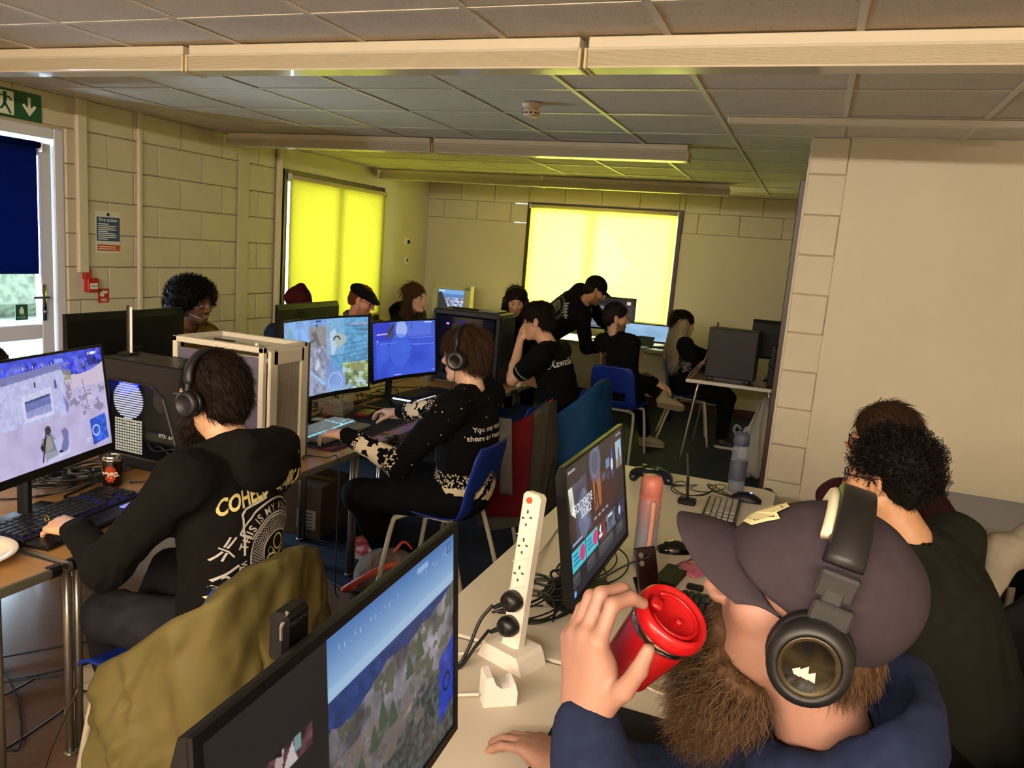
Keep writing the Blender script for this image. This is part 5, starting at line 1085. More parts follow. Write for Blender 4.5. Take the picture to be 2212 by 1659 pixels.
xx_ = np.linspace(-.085, .085, 12); yy_ = np.linspace(-.05, .05, 8)
MB().sheet([[(x, y, .006 + .006 * math.cos(x * 18) * math.cos(y * 30) + .0015 * math.sin(x * 90 + y * 60)) for x in xx_] for y in yy_], .002).build('foil', M('pink_foil', '#b8607c', 0.3), t, True)
for k in range(8): flat_text('print_mark', 'oxBao8x'[k % 7], .022, m_print_k, t, (-.06 + .04 * (k % 4), -.022 + .044 * (k // 4), .0145), (1, 0, 0), (0, 1, 0))
tag(MB().box((3.965, -.79, WZ + .006), (.05, .03, .012), None, .004).build('usb_stick', m_case), 'small black gadget by the bearded man nose', 'gadget')
t = thing('antenna', 'thin black stick aerial standing on the white table', 'aerial', (3.815, .03, WZ), 0)
MB().box((0, 0, .012), (.07, .05, .024), None, .006).build('base', m_case, t); MB().tube([(0, 0, .02), (-.008, .005, .11)], .006, 8).build('rod', m_case, t); MB().tube([(-.008, .005, .11), (-.022, .01, .205)], [.0085, .0075], 8, flat=.5).build('paddle', M('olive_black_plastic', '#34352c', 0.5), t)
# cables
CAB = M('black_cable_rubber', '#0c0c0d', 0.45); CABW = M('white_cable', '#d6cfc0', 0.45)
def cable(label, pts, r=.0028, mat=None, group='loose cables', n=10):
    o = MB().tube(curve_pts(pts, n), r, 6).build('cable', mat or CAB, None, True); return tag(o, label, 'cable', group)
w = WZ + .004
LB = 'thin black cable looping across the white table between power strip and screens'
def loops(n, c0, c1, r0, r1, turns, z, seed, m=11):
    r_ = random.Random(seed); P = []; ph = r_.random() * 6.28; N_ = int(turns * m)
    for k in range(N_ + 1):
        f_ = k / N_; a = ph + 2 * PI * turns * f_; rr = r0 + (r1 - r0) * (.5 + .5 * math.sin(a * .37 + ph)); P.append((c0[0] + (c1[0] - c0[0]) * f_ + rr * math.cos(a) * .8, c0[1] + (c1[1] - c0[1]) * f_ + rr * math.sin(a), z + .012 * (1 + math.sin(a * .9 + ph))))
    return P
for i in range(6): cable(LB, loops(i, (3.55 + .015 * i, -1.26), (3.58 + .02 * i, -.84 + .02 * i), .05, .115, 1.5 + .3 * i, w, 40 + i), .0026 + .0012 * (i % 3 == 0), group='black cable loops on the white table', n=4)
for i in range(3): cable('thin black cable looping between controller and violet dot mouse', [(3.66, .24, w)] + loops(i, (3.74, .12 + .05 * i), (3.92, .26), .03, .07, 1.2 + .4 * i, w, 90 + i) + [(4.0, .20, w)], .0022, group='black cables at the far end of the white table', n=4)
cable('white cable curving behind the power strip across the white table', [(3.42, -.25, w), (3.46, -.6, w), (3.50, -.95, w + .01), (3.58, -1.30, w)], .004, CABW)
cable('white cable running off from the power strip base', [(3.565, -1.40, w + .01), (3.52, -1.47, w), (3.44, -1.52, w), (3.40, -1.60, w)], .0045, CABW)
cable('white cable from the small charging dock', [(3.63, -1.62, w + .01), (3.55, -1.64, w), (3.45, -1.62, w), (3.39, -1.70, w)], .004, CABW)
cable('black cord drooping from the upper mains plug', [on_strip(SP(0, -Ds / 2, .12)) + V3(-.05, -.008, -.02), (3.555, -1.46, WZ + .09), (3.545, -1.50, WZ + .03), (3.53, -1.52, w), (3.47, -1.5, w)], .0042)
cable('black cord drooping from the lower mains plug', [on_strip(SP(0, -Ds / 2, .06)) + V3(-.05, -.008, -.02), (3.56, -1.49, WZ + .04), (3.54, -1.53, w), (3.50, -1.56, w)], .0042)
cable('black lead from the propped phone to the shop screen stand', [(3.85, -.93, WZ + .13), (3.79, -.96, WZ + .10), (3.72, -1.0, WZ + .05), (3.66, -1.05, w)], .003)
LB = 'dark cable in the tangle behind the drink can'
for i in range(8): cable(LB, loops(i, (1.70 + .012 * i, -1.24 + .02 * i), (1.74 + .01 * i, -.90 - .01 * i), .05, .13, 1.3 + .25 * i, TZ + .006 + .004 * i, 140 + i), .0035 + .0012 * (i % 3), M('grey_cable', '#4a443c', 0.5) if i % 4 == 1 else None, 'cable tangle by the can', 4)
cable('black lead curving from the cable tangle to the keyboard', [(1.80, -.96, TZ + .005), (1.84, -1.08, TZ + .005), (1.86, -1.16, TZ + .005), (1.93, -1.19, TZ + .005)], .004)
cable('black lead behind the can running to the hoodie player', [(1.91, -.93, TZ + .005), (1.97, -.88, TZ + .005), (2.04, -.90, TZ + .005), (2.08, -.97, TZ + .006)], .004)
for i in range(5):
    P = loops(i, (1.72, .05 + .1 * i), (1.74, 1.1 + .12 * i), .05, .10, 1.6 + .4 * i, TZ + .006, 240 + i)
    cable('dark cable lying behind the two curved screens', P, .0035, None, 'cables behind the curved screens', 4)
for i in range(4):
    r_ = random.Random(340 + i); P = [(1.2 + .15 * i, -1.9 - .1 * i, .006)] + [(1.3 + .8 * r_.random(), -1.9 + .9 * r_.random(), .006) for k in range(3)] + [(1.9, -.9 + .1 * i, .006)]
    cable('black cable on the floor under the left tables', P, .004, None, 'floor cables under the left tables')
cable('black cable hanging from the desk edge beside the hoodie', [(2.18, -.25, TZ + .004), (2.28, -.22, TZ + .004), (2.335, -.20, TZ - .01), (2.34, -.20, .4), (2.33, -.18, .1), (2.3, -.1, .01)], .0028)
for i in range(5): cable('thin dark lead hanging behind the matt black computer', [(3.90, 3.75 + .05 * i, .9), (3.97 + .02 * i, 3.72, .85 - .03 * i), (3.95, 3.70 + .03 * i, .78), (3.99, 3.68, .73)], .003, None, 'leads beside the matt black computer')
for i in range(3): cable('pale pinkish lead draped over the white edged table corner', [(3.40, 3.72, .95 - .03 * i), (3.385 - .01 * i, 3.68, .86), (3.33 - .02 * i, 3.66, .76), (3.29 - .012 * i, 3.65, .715)], .003, M('pink_cable', '#a87c6c', 0.5), 'pale leads at the table corner')
# plastic box, tumbler, earbuds, phone, adapter on the sweater player's desk
t = thing('plastic_box', 'clear plastic box with dark twigs beside the white keyboard', 'box', (1.80, .57, TZ + .001), .25)
m_cp = M('clear_plastic_sheet', '#cfc7b8', 0.08, alpha=.22)
bx_ = MB()
for c_, d in (((0, -.09, .05), (.14, .002, .1)), ((0, .09, .05), (.14, .002, .1)), ((-.07, 0, .05), (.002, .18, .1)), ((.07, 0, .05), (.002, .18, .1)), ((0, 0, .001), (.14, .18, .002))): bx_.box(c_, d)
bx_.build('box_walls', m_cp, t)
tw = MB()
for k in range(7): r_ = random.Random(k); tw.tube(curve_pts([(0.02, -.02, .01), (.02 + r_.uniform(-.03, .03), -.02 + r_.uniform(-.04, .04), .05), (r_.uniform(-.05, .05), r_.uniform(-.06, .05), .10 + .03 * r_.random())], 4), .0022, 5)
tw.build('twigs', M('dark_red_twig', '#2a0f0c', 0.6), t)
MB().box((-.02, -.06, .03), (.05, .04, .05), None, .004).build('pink_packet', M('faded_red_card', '#8a3a30', 0.5), t)
t = thing('drinking_glass', 'tall clear tumbler with dark drink left of the tall black computer', 'glass', (1.72, 1.86, TZ)); MB().lathe([(0, 0), (.03, 0), (.036, .135), (.034, .135), (.029, .005), (0, .005)], n=24).build('tumbler', m_cp, t, True); MB().lathe([(0, .006), (.0285, .006), (.032, .08), (0, .08)], n=20).build('drink', M('dark_cola', '#1c0e0a', 0.1), t, True)
t = thing('earbud_case', 'small lime earbud case at the end of the white tower', 'case', (1.86, -.06, TZ + .001), .4); MB().box((0, 0, .014), (.06, .05, .028), None, .012).build('shell', M('lime_plastic', '#a8a846', 0.4), t); MB().tube(curve_pts([(.03, .02, .01), (.05, .03, .006), (.06, .0, .005), (.045, -.03, .005)], 4), .004, 6).build('bud_lead', M('lime_plastic', '#a8a846', 0.4), t)
t = thing('phone', 'phone in a red case on the desk in front of the clear box', 'phone', (1.95, .64, TZ + .003), .2); MB().box((0, 0, .006), (.075, .15, .012), None, .004).build('case', m_redt, t); MB().box((0, 0, .0125), (.066, .14, .001)).build('screen', M('glossy_black', '#050506', 0.12), t)
t = thing('paper_sheet', 'crumpled white paper scrap by the plastic box', 'paper', (1.83, .34, TZ + .002), .5); MB().sheet([[(x, y, .006 + .006 * math.sin(x * 60) * math.cos(y * 45)) for x in np.linspace(-.06, .06, 9)] for y in np.linspace(-.03, .03, 5)], .001).build('sheet', M('paper_white', '#d8d6cc', 0.6), t)
# far table: open laptop keyboard, headset, mouse
t = thing('laptop', 'silver laptop half open on the back table, dark screen edge tilted', 'laptop', (2.45, 5.16, .75), -.1); MB().box((0, 0, .009), (.32, .22, .018), None, .004).build('deck', M('silver_plastic', '#b0b4b8', 0.35), t); MB().box((.02, .12, .06), (.32, .012, .16), rotx(-.9), .003).build('lid', m_case, t)
# under the desks: cardboard box, bag
t = thing('cardboard_box', 'brown cardboard box with white label under the middle desk', 'box', (1.58, .62, 0), .06)
m_card = M('brown_cardboard', '#4a3622', 0.8, nz=(12, .1)); MB().box((0, 0, .15), (.42, .34, .30), None, .004).build('carton', m_card, t); poly('label', [(.06, .05), (.18, .05), (.18, .16), (.06, .16)], (0, -.1708, 0), (1, 0, 0), (0, 0, 1), M('label_paper', '#a8a294', 0.7), t)
MB().box((0, 0, .301), (.42, .05, .001)).build('tape', M('brown_tape', '#6a4c2c', 0.3), t)
for k in range(5): poly('label_line', [(.07, .145 - .02 * k), (.16, .145 - .02 * k), (.16, .139 - .02 * k), (.07, .139 - .02 * k)], (0, -.1712, 0), (1, 0, 0), (0, 0, 1), m_print_k, t)
# hanging plastic dust sheet and a black castor at the wall end
t = thing('plastic_bag', 'pale translucent plastic bag hanging from the white edged table', 'bag', (3.965, 3.35, 0))
zz_ = np.linspace(.0, .66, 14); P = []
for z in zz_:
    f = 1 - z / .66; w_ = .02 + .13 * math.sin(min(1, f * 1.2) * PI / 2) * (1 - .35 * max(0, f - .8) / .2); P.append([(-.02 - w_ * .5 + w_ * s, .03 * math.sin(s * 9 + z * 8) + .02 * math.sin(s * 21 + z * 15), .02 + z) for s in np.linspace(-.6, 1, 14)])
MB().sheet(P, .003).build('film', M('milky_plastic_film', '#a39f94', 0.35), t, True)
t = thing('castor_wheel', 'black rubber wheel at the foot of the wall end', 'wheel', (4.075, 1.72, .345)); MB().lathe([(0, -.02), (.03, -.022), (.046, -.016), (.05, 0), (.046, .016), (.03, .022), (0, .02)], (0, 0, 0), 24, roty(PI / 2) ).build('tyre', m_black, t, True); MB().box((0, .03, .0), (.05, .04, .08), None, .008).build('bracket', m_case, t)
MB().tube([(0, .03, 0), (0, .03, -.345)], .012, 8).build('post', m_case, t)
# ================================================================== implicit-surface modelling for figures and cloth
_LAT = np.random.default_rng(11).random((32, 32, 32)).astype(np.float32)
def noise3(P):
    P = np.asarray(P, np.float32); i = np.floor(P).astype(np.int32); f = P - i; f = f * f * (3 - 2 * f); i &= 31; j = (i + 1) & 31
    x0, y0, z0 = i[..., 0], i[..., 1], i[..., 2]; x1, y1, z1 = j[..., 0], j[..., 1], j[..., 2]; fx_, fy, fz = f[..., 0], f[..., 1], f[..., 2]
    a = _LAT[x0, y0, z0] * (1 - fx_) + _LAT[x1, y0, z0] * fx_; b = _LAT[x0, y1, z0] * (1 - fx_) + _LAT[x1, y1, z0] * fx_
    c = _LAT[x0, y0, z1] * (1 - fx_) + _LAT[x1, y0, z1] * fx_; d = _LAT[x0, y1, z1] * (1 - fx_) + _LAT[x1, y1, z1] * fx_
    return ((a * (1 - fy) + b * fy) * (1 - fz) + (c * (1 - fy) + d * fy) * fz) * 2 - 1
def surface_nets(D, org, h):
    s = D < 0; cs = [(a, b, c) for a in (0, 1) for b in (0, 1) for c in (0, 1)]; n = np.array(D.shape) - 1
    sl = lambda o: tuple(slice(q, q + m) for q, m in zip(o, n))
    cnt = np.zeros(n, np.int8)
    for o in cs: cnt += s[sl(o)]
    act = (cnt > 0) & (cnt < 8); idx = np.argwhere(act)
    acc = np.zeros((len(idx), 3), np.float32); num = np.zeros(len(idx), np.float32)
    dv = {o: D[tuple((idx + o).T)] for o in cs}
    for a in cs:
        for ax in range(3):
            if a[ax]: continue
            b = list(a); b[ax] = 1; b = tuple(b); da, db = dv[a], dv[b]; m = (da < 0) != (db < 0); t = da[m] / (da[m] - db[m])
            p = np.tile(np.array(a, np.float32), (m.sum(), 1)); p[:, ax] = t; acc[m] += p; num[m] += 1
    V = np.array(org) + h * (idx + acc / num[:, None]); vid = np.full(n, -1, np.int32); vid[act] = np.arange(len(idx)); F = []
    for ax in range(3):
        o1, o2 = [q for q in range(3) if q != ax]
        A = [slice(1, -1)] * 3; A[ax] = slice(0, -1); B = list(A); B[ax] = slice(1, None)
        m = s[tuple(A)] != s[tuple(B)]; q = np.argwhere(m); inside = s[tuple(A)][m]
        base = q.copy(); base[:, o1] += 1; base[:, o2] += 1
        def at(d1, d2): r = base.copy(); r[:, o1] += d1; r[:, o2] += d2; return vid[tuple(r.T)]
        Q = np.stack([at(-1, -1), at(0, -1), at(0, 0), at(-1, 0)], 1); flip = inside if ax != 1 else ~inside
        Q[~flip] = Q[~flip][:, ::-1]; F.append(Q)
    return V, np.concatenate(F)
class SDF:
    def __init__(s, h): s.h = h; s.p = []; s.disp = []
    def cone(s, a, b, ra, rb=None, k=.03, op='u'):
        s.p.append(('c', np.array(a, float), np.array(b, float), ra, ra if rb is None else rb, k, op)); return s
    def chain(s, pts, rs, k=.02, op='u'):
        for i in range(len(pts) - 1): s.cone(pts[i], pts[i + 1], rs[i] if not np.isscalar(rs) else rs, rs[i + 1] if not np.isscalar(rs) else rs, k, op)
        return s
    def ell(s, c, r, R=None, k=.03, op='u'): s.p.append(('e', np.array(c, float), np.array(r, float), np.eye(3) if R is None else np.asarray(R), None, k, op)); return s
    def half(s, c, nrm_, k=.0): s.p.append(('h', np.array(c, float), np.array(nrm_, float), None, None, k, 'x')); return s   # cut away the side the normal points to
    def noise(s, amp, freq, T=None, ridged=False, where=None): s.disp.append((amp, freq, T, ridged, where)); return s
    def field(s):
        lo, hi = np.full(3, 1e9), np.full(3, -1e9)
        for q in s.p:
            if q[6] != 'u': continue
            if q[0] == 'c': e = max(q[3], q[4]); l = np.minimum(q[1], q[2]) - e; u = np.maximum(q[1], q[2]) + e
            else: e = np.sqrt(((q[3] * q[2][None, :]) ** 2).sum(1)); l = q[1] - e; u = q[1] + e
            lo, hi = np.minimum(lo, l), np.maximum(hi, u)
        pad = .02 + 2 * s.h + sum(abs(d[0]) for d in s.disp); lo -= pad; hi += pad; h = s.h
        n = np.ceil((hi - lo) / h).astype(int) + 1; D = np.full(n, .5, np.float32)
        ax = [(lo[i] + h * np.arange(n[i])).astype(np.float32) for i in range(3)]
        for q in s.p:
            t, k, op = q[0], q[5], q[6]; mg = k + 2.5 * h + sum(abs(d[0]) for d in s.disp)
            if t == 'h': a = np.zeros(3, int); b = n
            else:
                if t == 'c': e = max(q[3], q[4]); l = np.minimum(q[1], q[2]) - e - mg; u = np.maximum(q[1], q[2]) + e + mg
                else: e = np.sqrt(((q[3] * q[2][None, :]) ** 2).sum(1)) + mg; l = q[1] - e; u = q[1] + e
                a = np.clip(np.floor((l - lo) / h).astype(int), 0, n); b = np.clip(np.ceil((u - lo) / h).astype(int) + 1, 0, n)
            if (b <= a).any(): continue
            X = ax[0][a[0]:b[0]][:, None, None]; Y = ax[1][a[1]:b[1]][None, :, None]; Z = ax[2][a[2]:b[2]][None, None, :]
            if t == 'c':
                A, B = q[1], q[2]; v = B - A; L2 = max(1e-12, v @ v); px_, py_, pz_ = X - A[0], Y - A[1], Z - A[2]
                tt = np.clip((px_ * v[0] + py_ * v[1] + pz_ * v[2]) / L2, 0, 1)
                d = np.sqrt((px_ - tt * v[0]) ** 2 + (py_ - tt * v[1]) ** 2 + (pz_ - tt * v[2]) ** 2) - (q[3] + (q[4] - q[3]) * tt)
            elif t == 'e':
                c, r, R = q[1], q[2], q[3]; px_, py_, pz_ = X - c[0], Y - c[1], Z - c[2]
                w = [(px_ * R[0, i] + py_ * R[1, i] + pz_ * R[2, i]) / r[i] for i in range(3)]
                k0 = np.sqrt(w[0] ** 2 + w[1] ** 2 + w[2] ** 2); k1 = np.sqrt((w[0] / r[0]) ** 2 + (w[1] / r[1]) ** 2 + (w[2] / r[2]) ** 2); d = k0 * (k0 - 1) / np.maximum(k1, 1e-6)
            else: d = (X - q[1][0]) * q[2][0] + (Y - q[1][1]) * q[2][1] + (Z - q[1][2]) * q[2][2]
            g = D[a[0]:b[0], a[1]:b[1], a[2]:b[2]]
            if op == 'u':
                hh = np.maximum(k - np.abs(g - d), 0) / max(k, 1e-6); D[a[0]:b[0], a[1]:b[1], a[2]:b[2]] = np.minimum(g, d) - hh * hh * k * .25
            else:
                d2 = -d if op == 's' else d
                hh = np.maximum(k - np.abs(g - d2), 0) / max(k, 1e-6); D[a[0]:b[0], a[1]:b[1], a[2]:b[2]] = np.maximum(g, d2) + hh * hh * k * .25
        for amp, freq, T, ridged, where in s.disp:
            m = np.abs(D) < abs(amp) + 2.5 * h; ii = np.argwhere(m); P = lo + h * ii; Q = P if T is None else P @ np.asarray(T).T
            nv = noise3(Q * freq) * .65 + noise3(Q * freq * 2.1 + 7.3) * .35
            if ridged: nv = 1 - 2.2 * np.abs(nv)
            w = 1.0 if where is None else where(P)
            D[m] -= (amp * nv * w).astype(np.float32)
        return D, lo
    def mesh(s):
        D, lo = s.field(); D[0], D[-1] = .1, .1; D[:, 0], D[:, -1] = .1, .1; D[:, :, 0], D[:, :, -1] = .1, .1
        return surface_nets(D, lo, s.h)
def vnormals(V, F):
    n = np.cross(V[F[:, 2]] - V[F[:, 0]], V[F[:, 3]] - V[F[:, 1]]); N = np.zeros_like(V)
    for i in range(4): np.add.at(N, F[:, i], n)
    return N / np.maximum(np.linalg.norm(N, axis=1, keepdims=True), 1e-9)
def strands(V, N, count, length, flow, seed, width=.0016, segs=4, curl=0.0, lift=.35, jit=.35, taper=True):
    """thin ribbons of hair growing from surface points V along flow(p, n)"""
    r = np.random.default_rng(seed); ii = r.integers(0, len(V), count); P = V[ii] + r.normal(0, .0015, (count, 3)); n = N[ii]
    L = length * (.6 + .7 * r.random(count)) if np.isscalar(length) else length[ii] * (.7 + .5 * r.random(count))
    d = flow(P, n); d = d + jit * r.normal(0, 1, (count, 3)) * .5 + lift * n; d /= np.maximum(np.linalg.norm(d, axis=1, keepdims=True), 1e-9)
    side = np.cross(d, r.normal(0, 1, (count, 3))); side /= np.maximum(np.linalg.norm(side, axis=1, keepdims=True), 1e-9)
    up2 = np.cross(side, d); ph = r.random(count) * 6.28; rings = []; p = P.copy(); dd = d.copy()
    for k in range(segs + 1):
        f = k / segs; w = width * (1 - .8 * f if taper else 1)
        off = curl * (np.sin(ph + f * 9)[:, None] * side + np.cos(ph + f * 9)[:, None] * up2) * min(1, f * 2) if curl else 0
        rings.append(np.stack([p + off - side * w, p + off + side * w], 1))
        fl = flow(p, n); dd = dd * .75 + .25 * fl; dd /= np.maximum(np.linalg.norm(dd, axis=1, keepdims=True), 1e-9); p = p + dd * (L / segs)[:, None]
    A = np.stack(rings, 1).reshape(count, -1, 3); m = 2 * (segs + 1); base = (np.arange(count) * m)[:, None]
    F = np.concatenate([np.concatenate([base + 2 * k, base + 2 * k + 1, base + 2 * k + 3, base + 2 * k + 2], 1) for k in range(segs)])
    return A.reshape(-1, 3), F
def joinm(*ms):
    Vs, Fs, n = [], [], 0
    for V, F in ms: Vs.append(V); Fs.append(F + n); n += len(V)
    return np.concatenate(Vs), np.concatenate(Fs)
# ------------------------------------------------------------------ skin, cloth and hair materials
def skin_mat(name): 
    m = M(name, (.6, .4, .3), .5, vcol=True, nz=(55, .10), bump=(350, .12, .0008)); b = m.node_tree.nodes['Principled BSDF']; b.inputs['Subsurface Weight'].default_value = .08; b.inputs['Subsurface Radius'].default_value = (.012, .005, .003); b.inputs['Subsurface Scale'].default_value = .5
    return m
m_skin = skin_mat('skin')
def cloth(name, col, rough=.9, nz=None, fine=900): return M(name, col, rough, nz=nz or (30, .12), bump=(fine, .35, .0012), spec=.12)
m_hairs = lambda name, col: M(name, col, .6, nz=(90, .35), spec=.12)
# ------------------------------------------------------------------ figure builder
def two_bone(a, t, l1, l2, hint):
    v = t - a; d = np.linalg.norm(v)
    if d > (l1 + l2) * .995: s = d / ((l1 + l2) * .995); l1 *= s; l2 *= s
    x = (d * d + l1 * l1 - l2 * l2) / (2 * d); hgt = math.sqrt(max(0, l1 * l1 - x * x)); u = v / d; w = np.asarray(hint, float); w = nrm(w - u * (w @ u))
    return a + u * x + w * hgt
def head_sdf(s, H, R, k=1.0, ears=True, slim=1.0):
    T = lambda x, y, z: H + R @ (V3(x, y, z) * k)
    s.ell(T(-.012, 0, .035), V3(.099, .077, .088) * k, R, .02).ell(T(.03, 0, -.03), V3(.060, .060 * slim, .086) * k, R, .03)
    for g in (-1, 1):
        s.cone(T(-.005, g * .052, -.05), T(.062, g * .022, -.098), .020 * k, .017 * k, .03); s.ell(T(.056, g * .043, -.018), V3(.024, .022, .020) * k, R, .02)
        s.cone(T(.079, g * .014, .020), T(.070, g * .048, .017), .0105 * k, .009 * k, .012)
    s.ell(T(.074, 0, -.101), V3(.017, .021, .016) * k, R, .02)
    s.cone(T(.086, 0, .014), T(.106, 0, -.024), .0075 * k, .0105 * k, .012); s.ell(T(.109, 0, -.027), V3(.0115, .0115, .010) * k, R, .006)
    for g in (-1, 1): s.ell(T(.099, g * .0125, -.032), V3(.011, .0075, .008) * k, R, .006)
    for g in (-1, 1):
        s.ell(T(.094, g * .031, .000), V3(.018, .016, .0115) * k, R, .012, 's'); s.ell(T(.0745, g * .031, .0), V3(.0125, .0135, .0125) * k, R, .003)
    s.ell(T(.089, 0, -.060), V3(.0115, .023, .0065) * k, R, .006).ell(T(.0875, 0, -.0715), V3(.0115, .019, .0075) * k, R, .006)
    s.cone(T(.090, .024, -.0655), T(.0985, 0, -.0655), .0018 * k, .0018 * k, .004, 's'); s.cone(T(.090, -.024, -.0655), T(.0985, 0, -.0655), .0018 * k, .0018 * k, .004, 's')
    if ears:
        for g in (-1, 1):
            s.ell(T(-.012, g * .080, -.006), V3(.020, .0085, .033) * k, R @ rotz(-g * .35) @ roty(-.2), .006); s.ell(T(-.009, g * .090, -.006), V3(.011, .007, .020) * k, R @ rotz(-g * .35), .004, 's')
    return T
def head_cols(V, H, R, tone, k=1.0, brow=(.05, .03, .02), stubble=0.0, lips=None):
    q = (V - H) @ R / k; tone = np.array(tone); C = np.tile(tone, (len(V), 1)); x, y, z = q.T
    near = (x > -.12) & (x < .13) & (np.abs(y) < .11) & (z > -.16) & (z < .14)
    lp = np.array(lips if lips is not None else tone * np.array([.85, .55, .55]))
    def mixc(m, c, a): C[m] = C[m] * (1 - a) + np.array(c) * a
    mixc(near & (x > .05) & (np.abs(y) > .028) & (np.abs(y) < .065) & (z > -.05) & (z < .0), tone * np.array([1.03, .86, .82]), .35)
    mixc(near & (x > .094) & (z < -.012) & (z > -.042) & (np.abs(y) < .022), tone * np.array([1.05, .85, .8]), .35)
    if stubble: mixc(near & (z < -.045 + .5 * np.maximum(0, .03 - x)) & (z > -.135) & (x > .005) & ~((np.abs(z + .066) < .011) & (np.abs(y) < .022) & (x > .07)), np.array(brow), stubble)
    mixc(near & (np.abs(z + .066) < .0115) & (np.abs(y) < .023) & (x > .082), lp, .8)
    mixc(near & (np.abs(z - .0225 - .10 * (.034 - np.abs(np.abs(y) - .034))) < .0052) & (np.abs(y) > .012) & (np.abs(y) < .054) & (x > .06), brow, .75)
    mixc(near & (((np.abs(y) - .031) / .0135) ** 2 + ((z - .0) / .0052) ** 2 < 1) & (x > .07), (.55, .5, .46), .7)
    mixc(near & (((np.abs(y) - .031) / .0062) ** 2 + ((z - .0) / .006) ** 2 < 1) & (x > .07), (.015, .012, .01), .95)
    mixc(near & (np.abs((z - .006) + ((np.abs(y) - .031) / .03) ** 2 * .01) < .0022) & (np.abs(np.abs(y) - .031) < .015) & (x > .07), (.02, .012, .01), .85)
    return C
FL = ((.030, .70, .43, .22, .0), )
def hand_sdf(s, W_, d, n, side, curl=(.35, .35, .4, .45), spread=.05, thumb=(.6, .35), sc=1.0, base=(.5, .8, .55)):
    """palm, four unequal fingers with three joints each and a thumb set off the side of the palm"""
    d = nrm(d); n = nrm(np.asarray(n, float) - d * (np.asarray(n, float) @ d)); th = np.cross(d, n) * (1 if side == 'L' else -1)
    B = lambda a, b, c: W_ + (d * a + th * b + n * c) * sc
    s.ell(B(.0, 0, 0), V3(.030, .026, .019) * sc, np.stack([d, th, n], 1), .012)
    kn = [(.090, .030, .004), (.094, .010, .006), (.089, -.010, .004), (.080, -.028, .0)]
    for q in kn: s.cone(B(.012, q[1] * .55, -.003), B(q[0], q[1], q[2] - .004), .0165 * sc, .0112 * sc, .014)
    s.ell(B(.045, .028, -.010), V3(.034, .016, .014) * sc, np.stack([d, th, n], 1), .012)
    tips = []
    for i, (q, ln) in enumerate(zip(kn, ((.042, .026, .020), (.046, .030, .021), (.043, .028, .020), (.034, .021, .018)))):
        c = curl[i]; a = 0.0; p = B(*[q[0], q[1], q[2] - .004]); sp = (1.5 - i) * spread; rr = (.0092, .0084, .0078, .0066) if i < 3 else (.0082, .0074, .0068, .0058)
        for j in range(3):
            a += c * base[j] * 1.7; v = (d * math.cos(sp) + th * math.sin(sp)) * math.cos(a) - n * math.sin(a); p2 = p + v * ln[j] * sc
            s.cone(p, p2, rr[j] * sc, rr[j + 1] * sc, .0035); p = p2
        tips.append(p)
    tv = nrm(d * .55 + th * .75 - n * thumb[1]); p = B(.022, .026, -.010)
    for j, (ln, ra, rb) in enumerate(((.040, .0135, .0112), (.033, .0108, .0094), (.026, .0094, .0072))):
        p2 = p + tv * ln * sc; s.cone(p, p2, ra * sc, rb * sc, .008 if j == 0 else .003); p = p2; tv = nrm(tv + d * .35 - n * thumb[0] * .5 - th * thumb[0] * .35)
    return tips
class Fig: pass
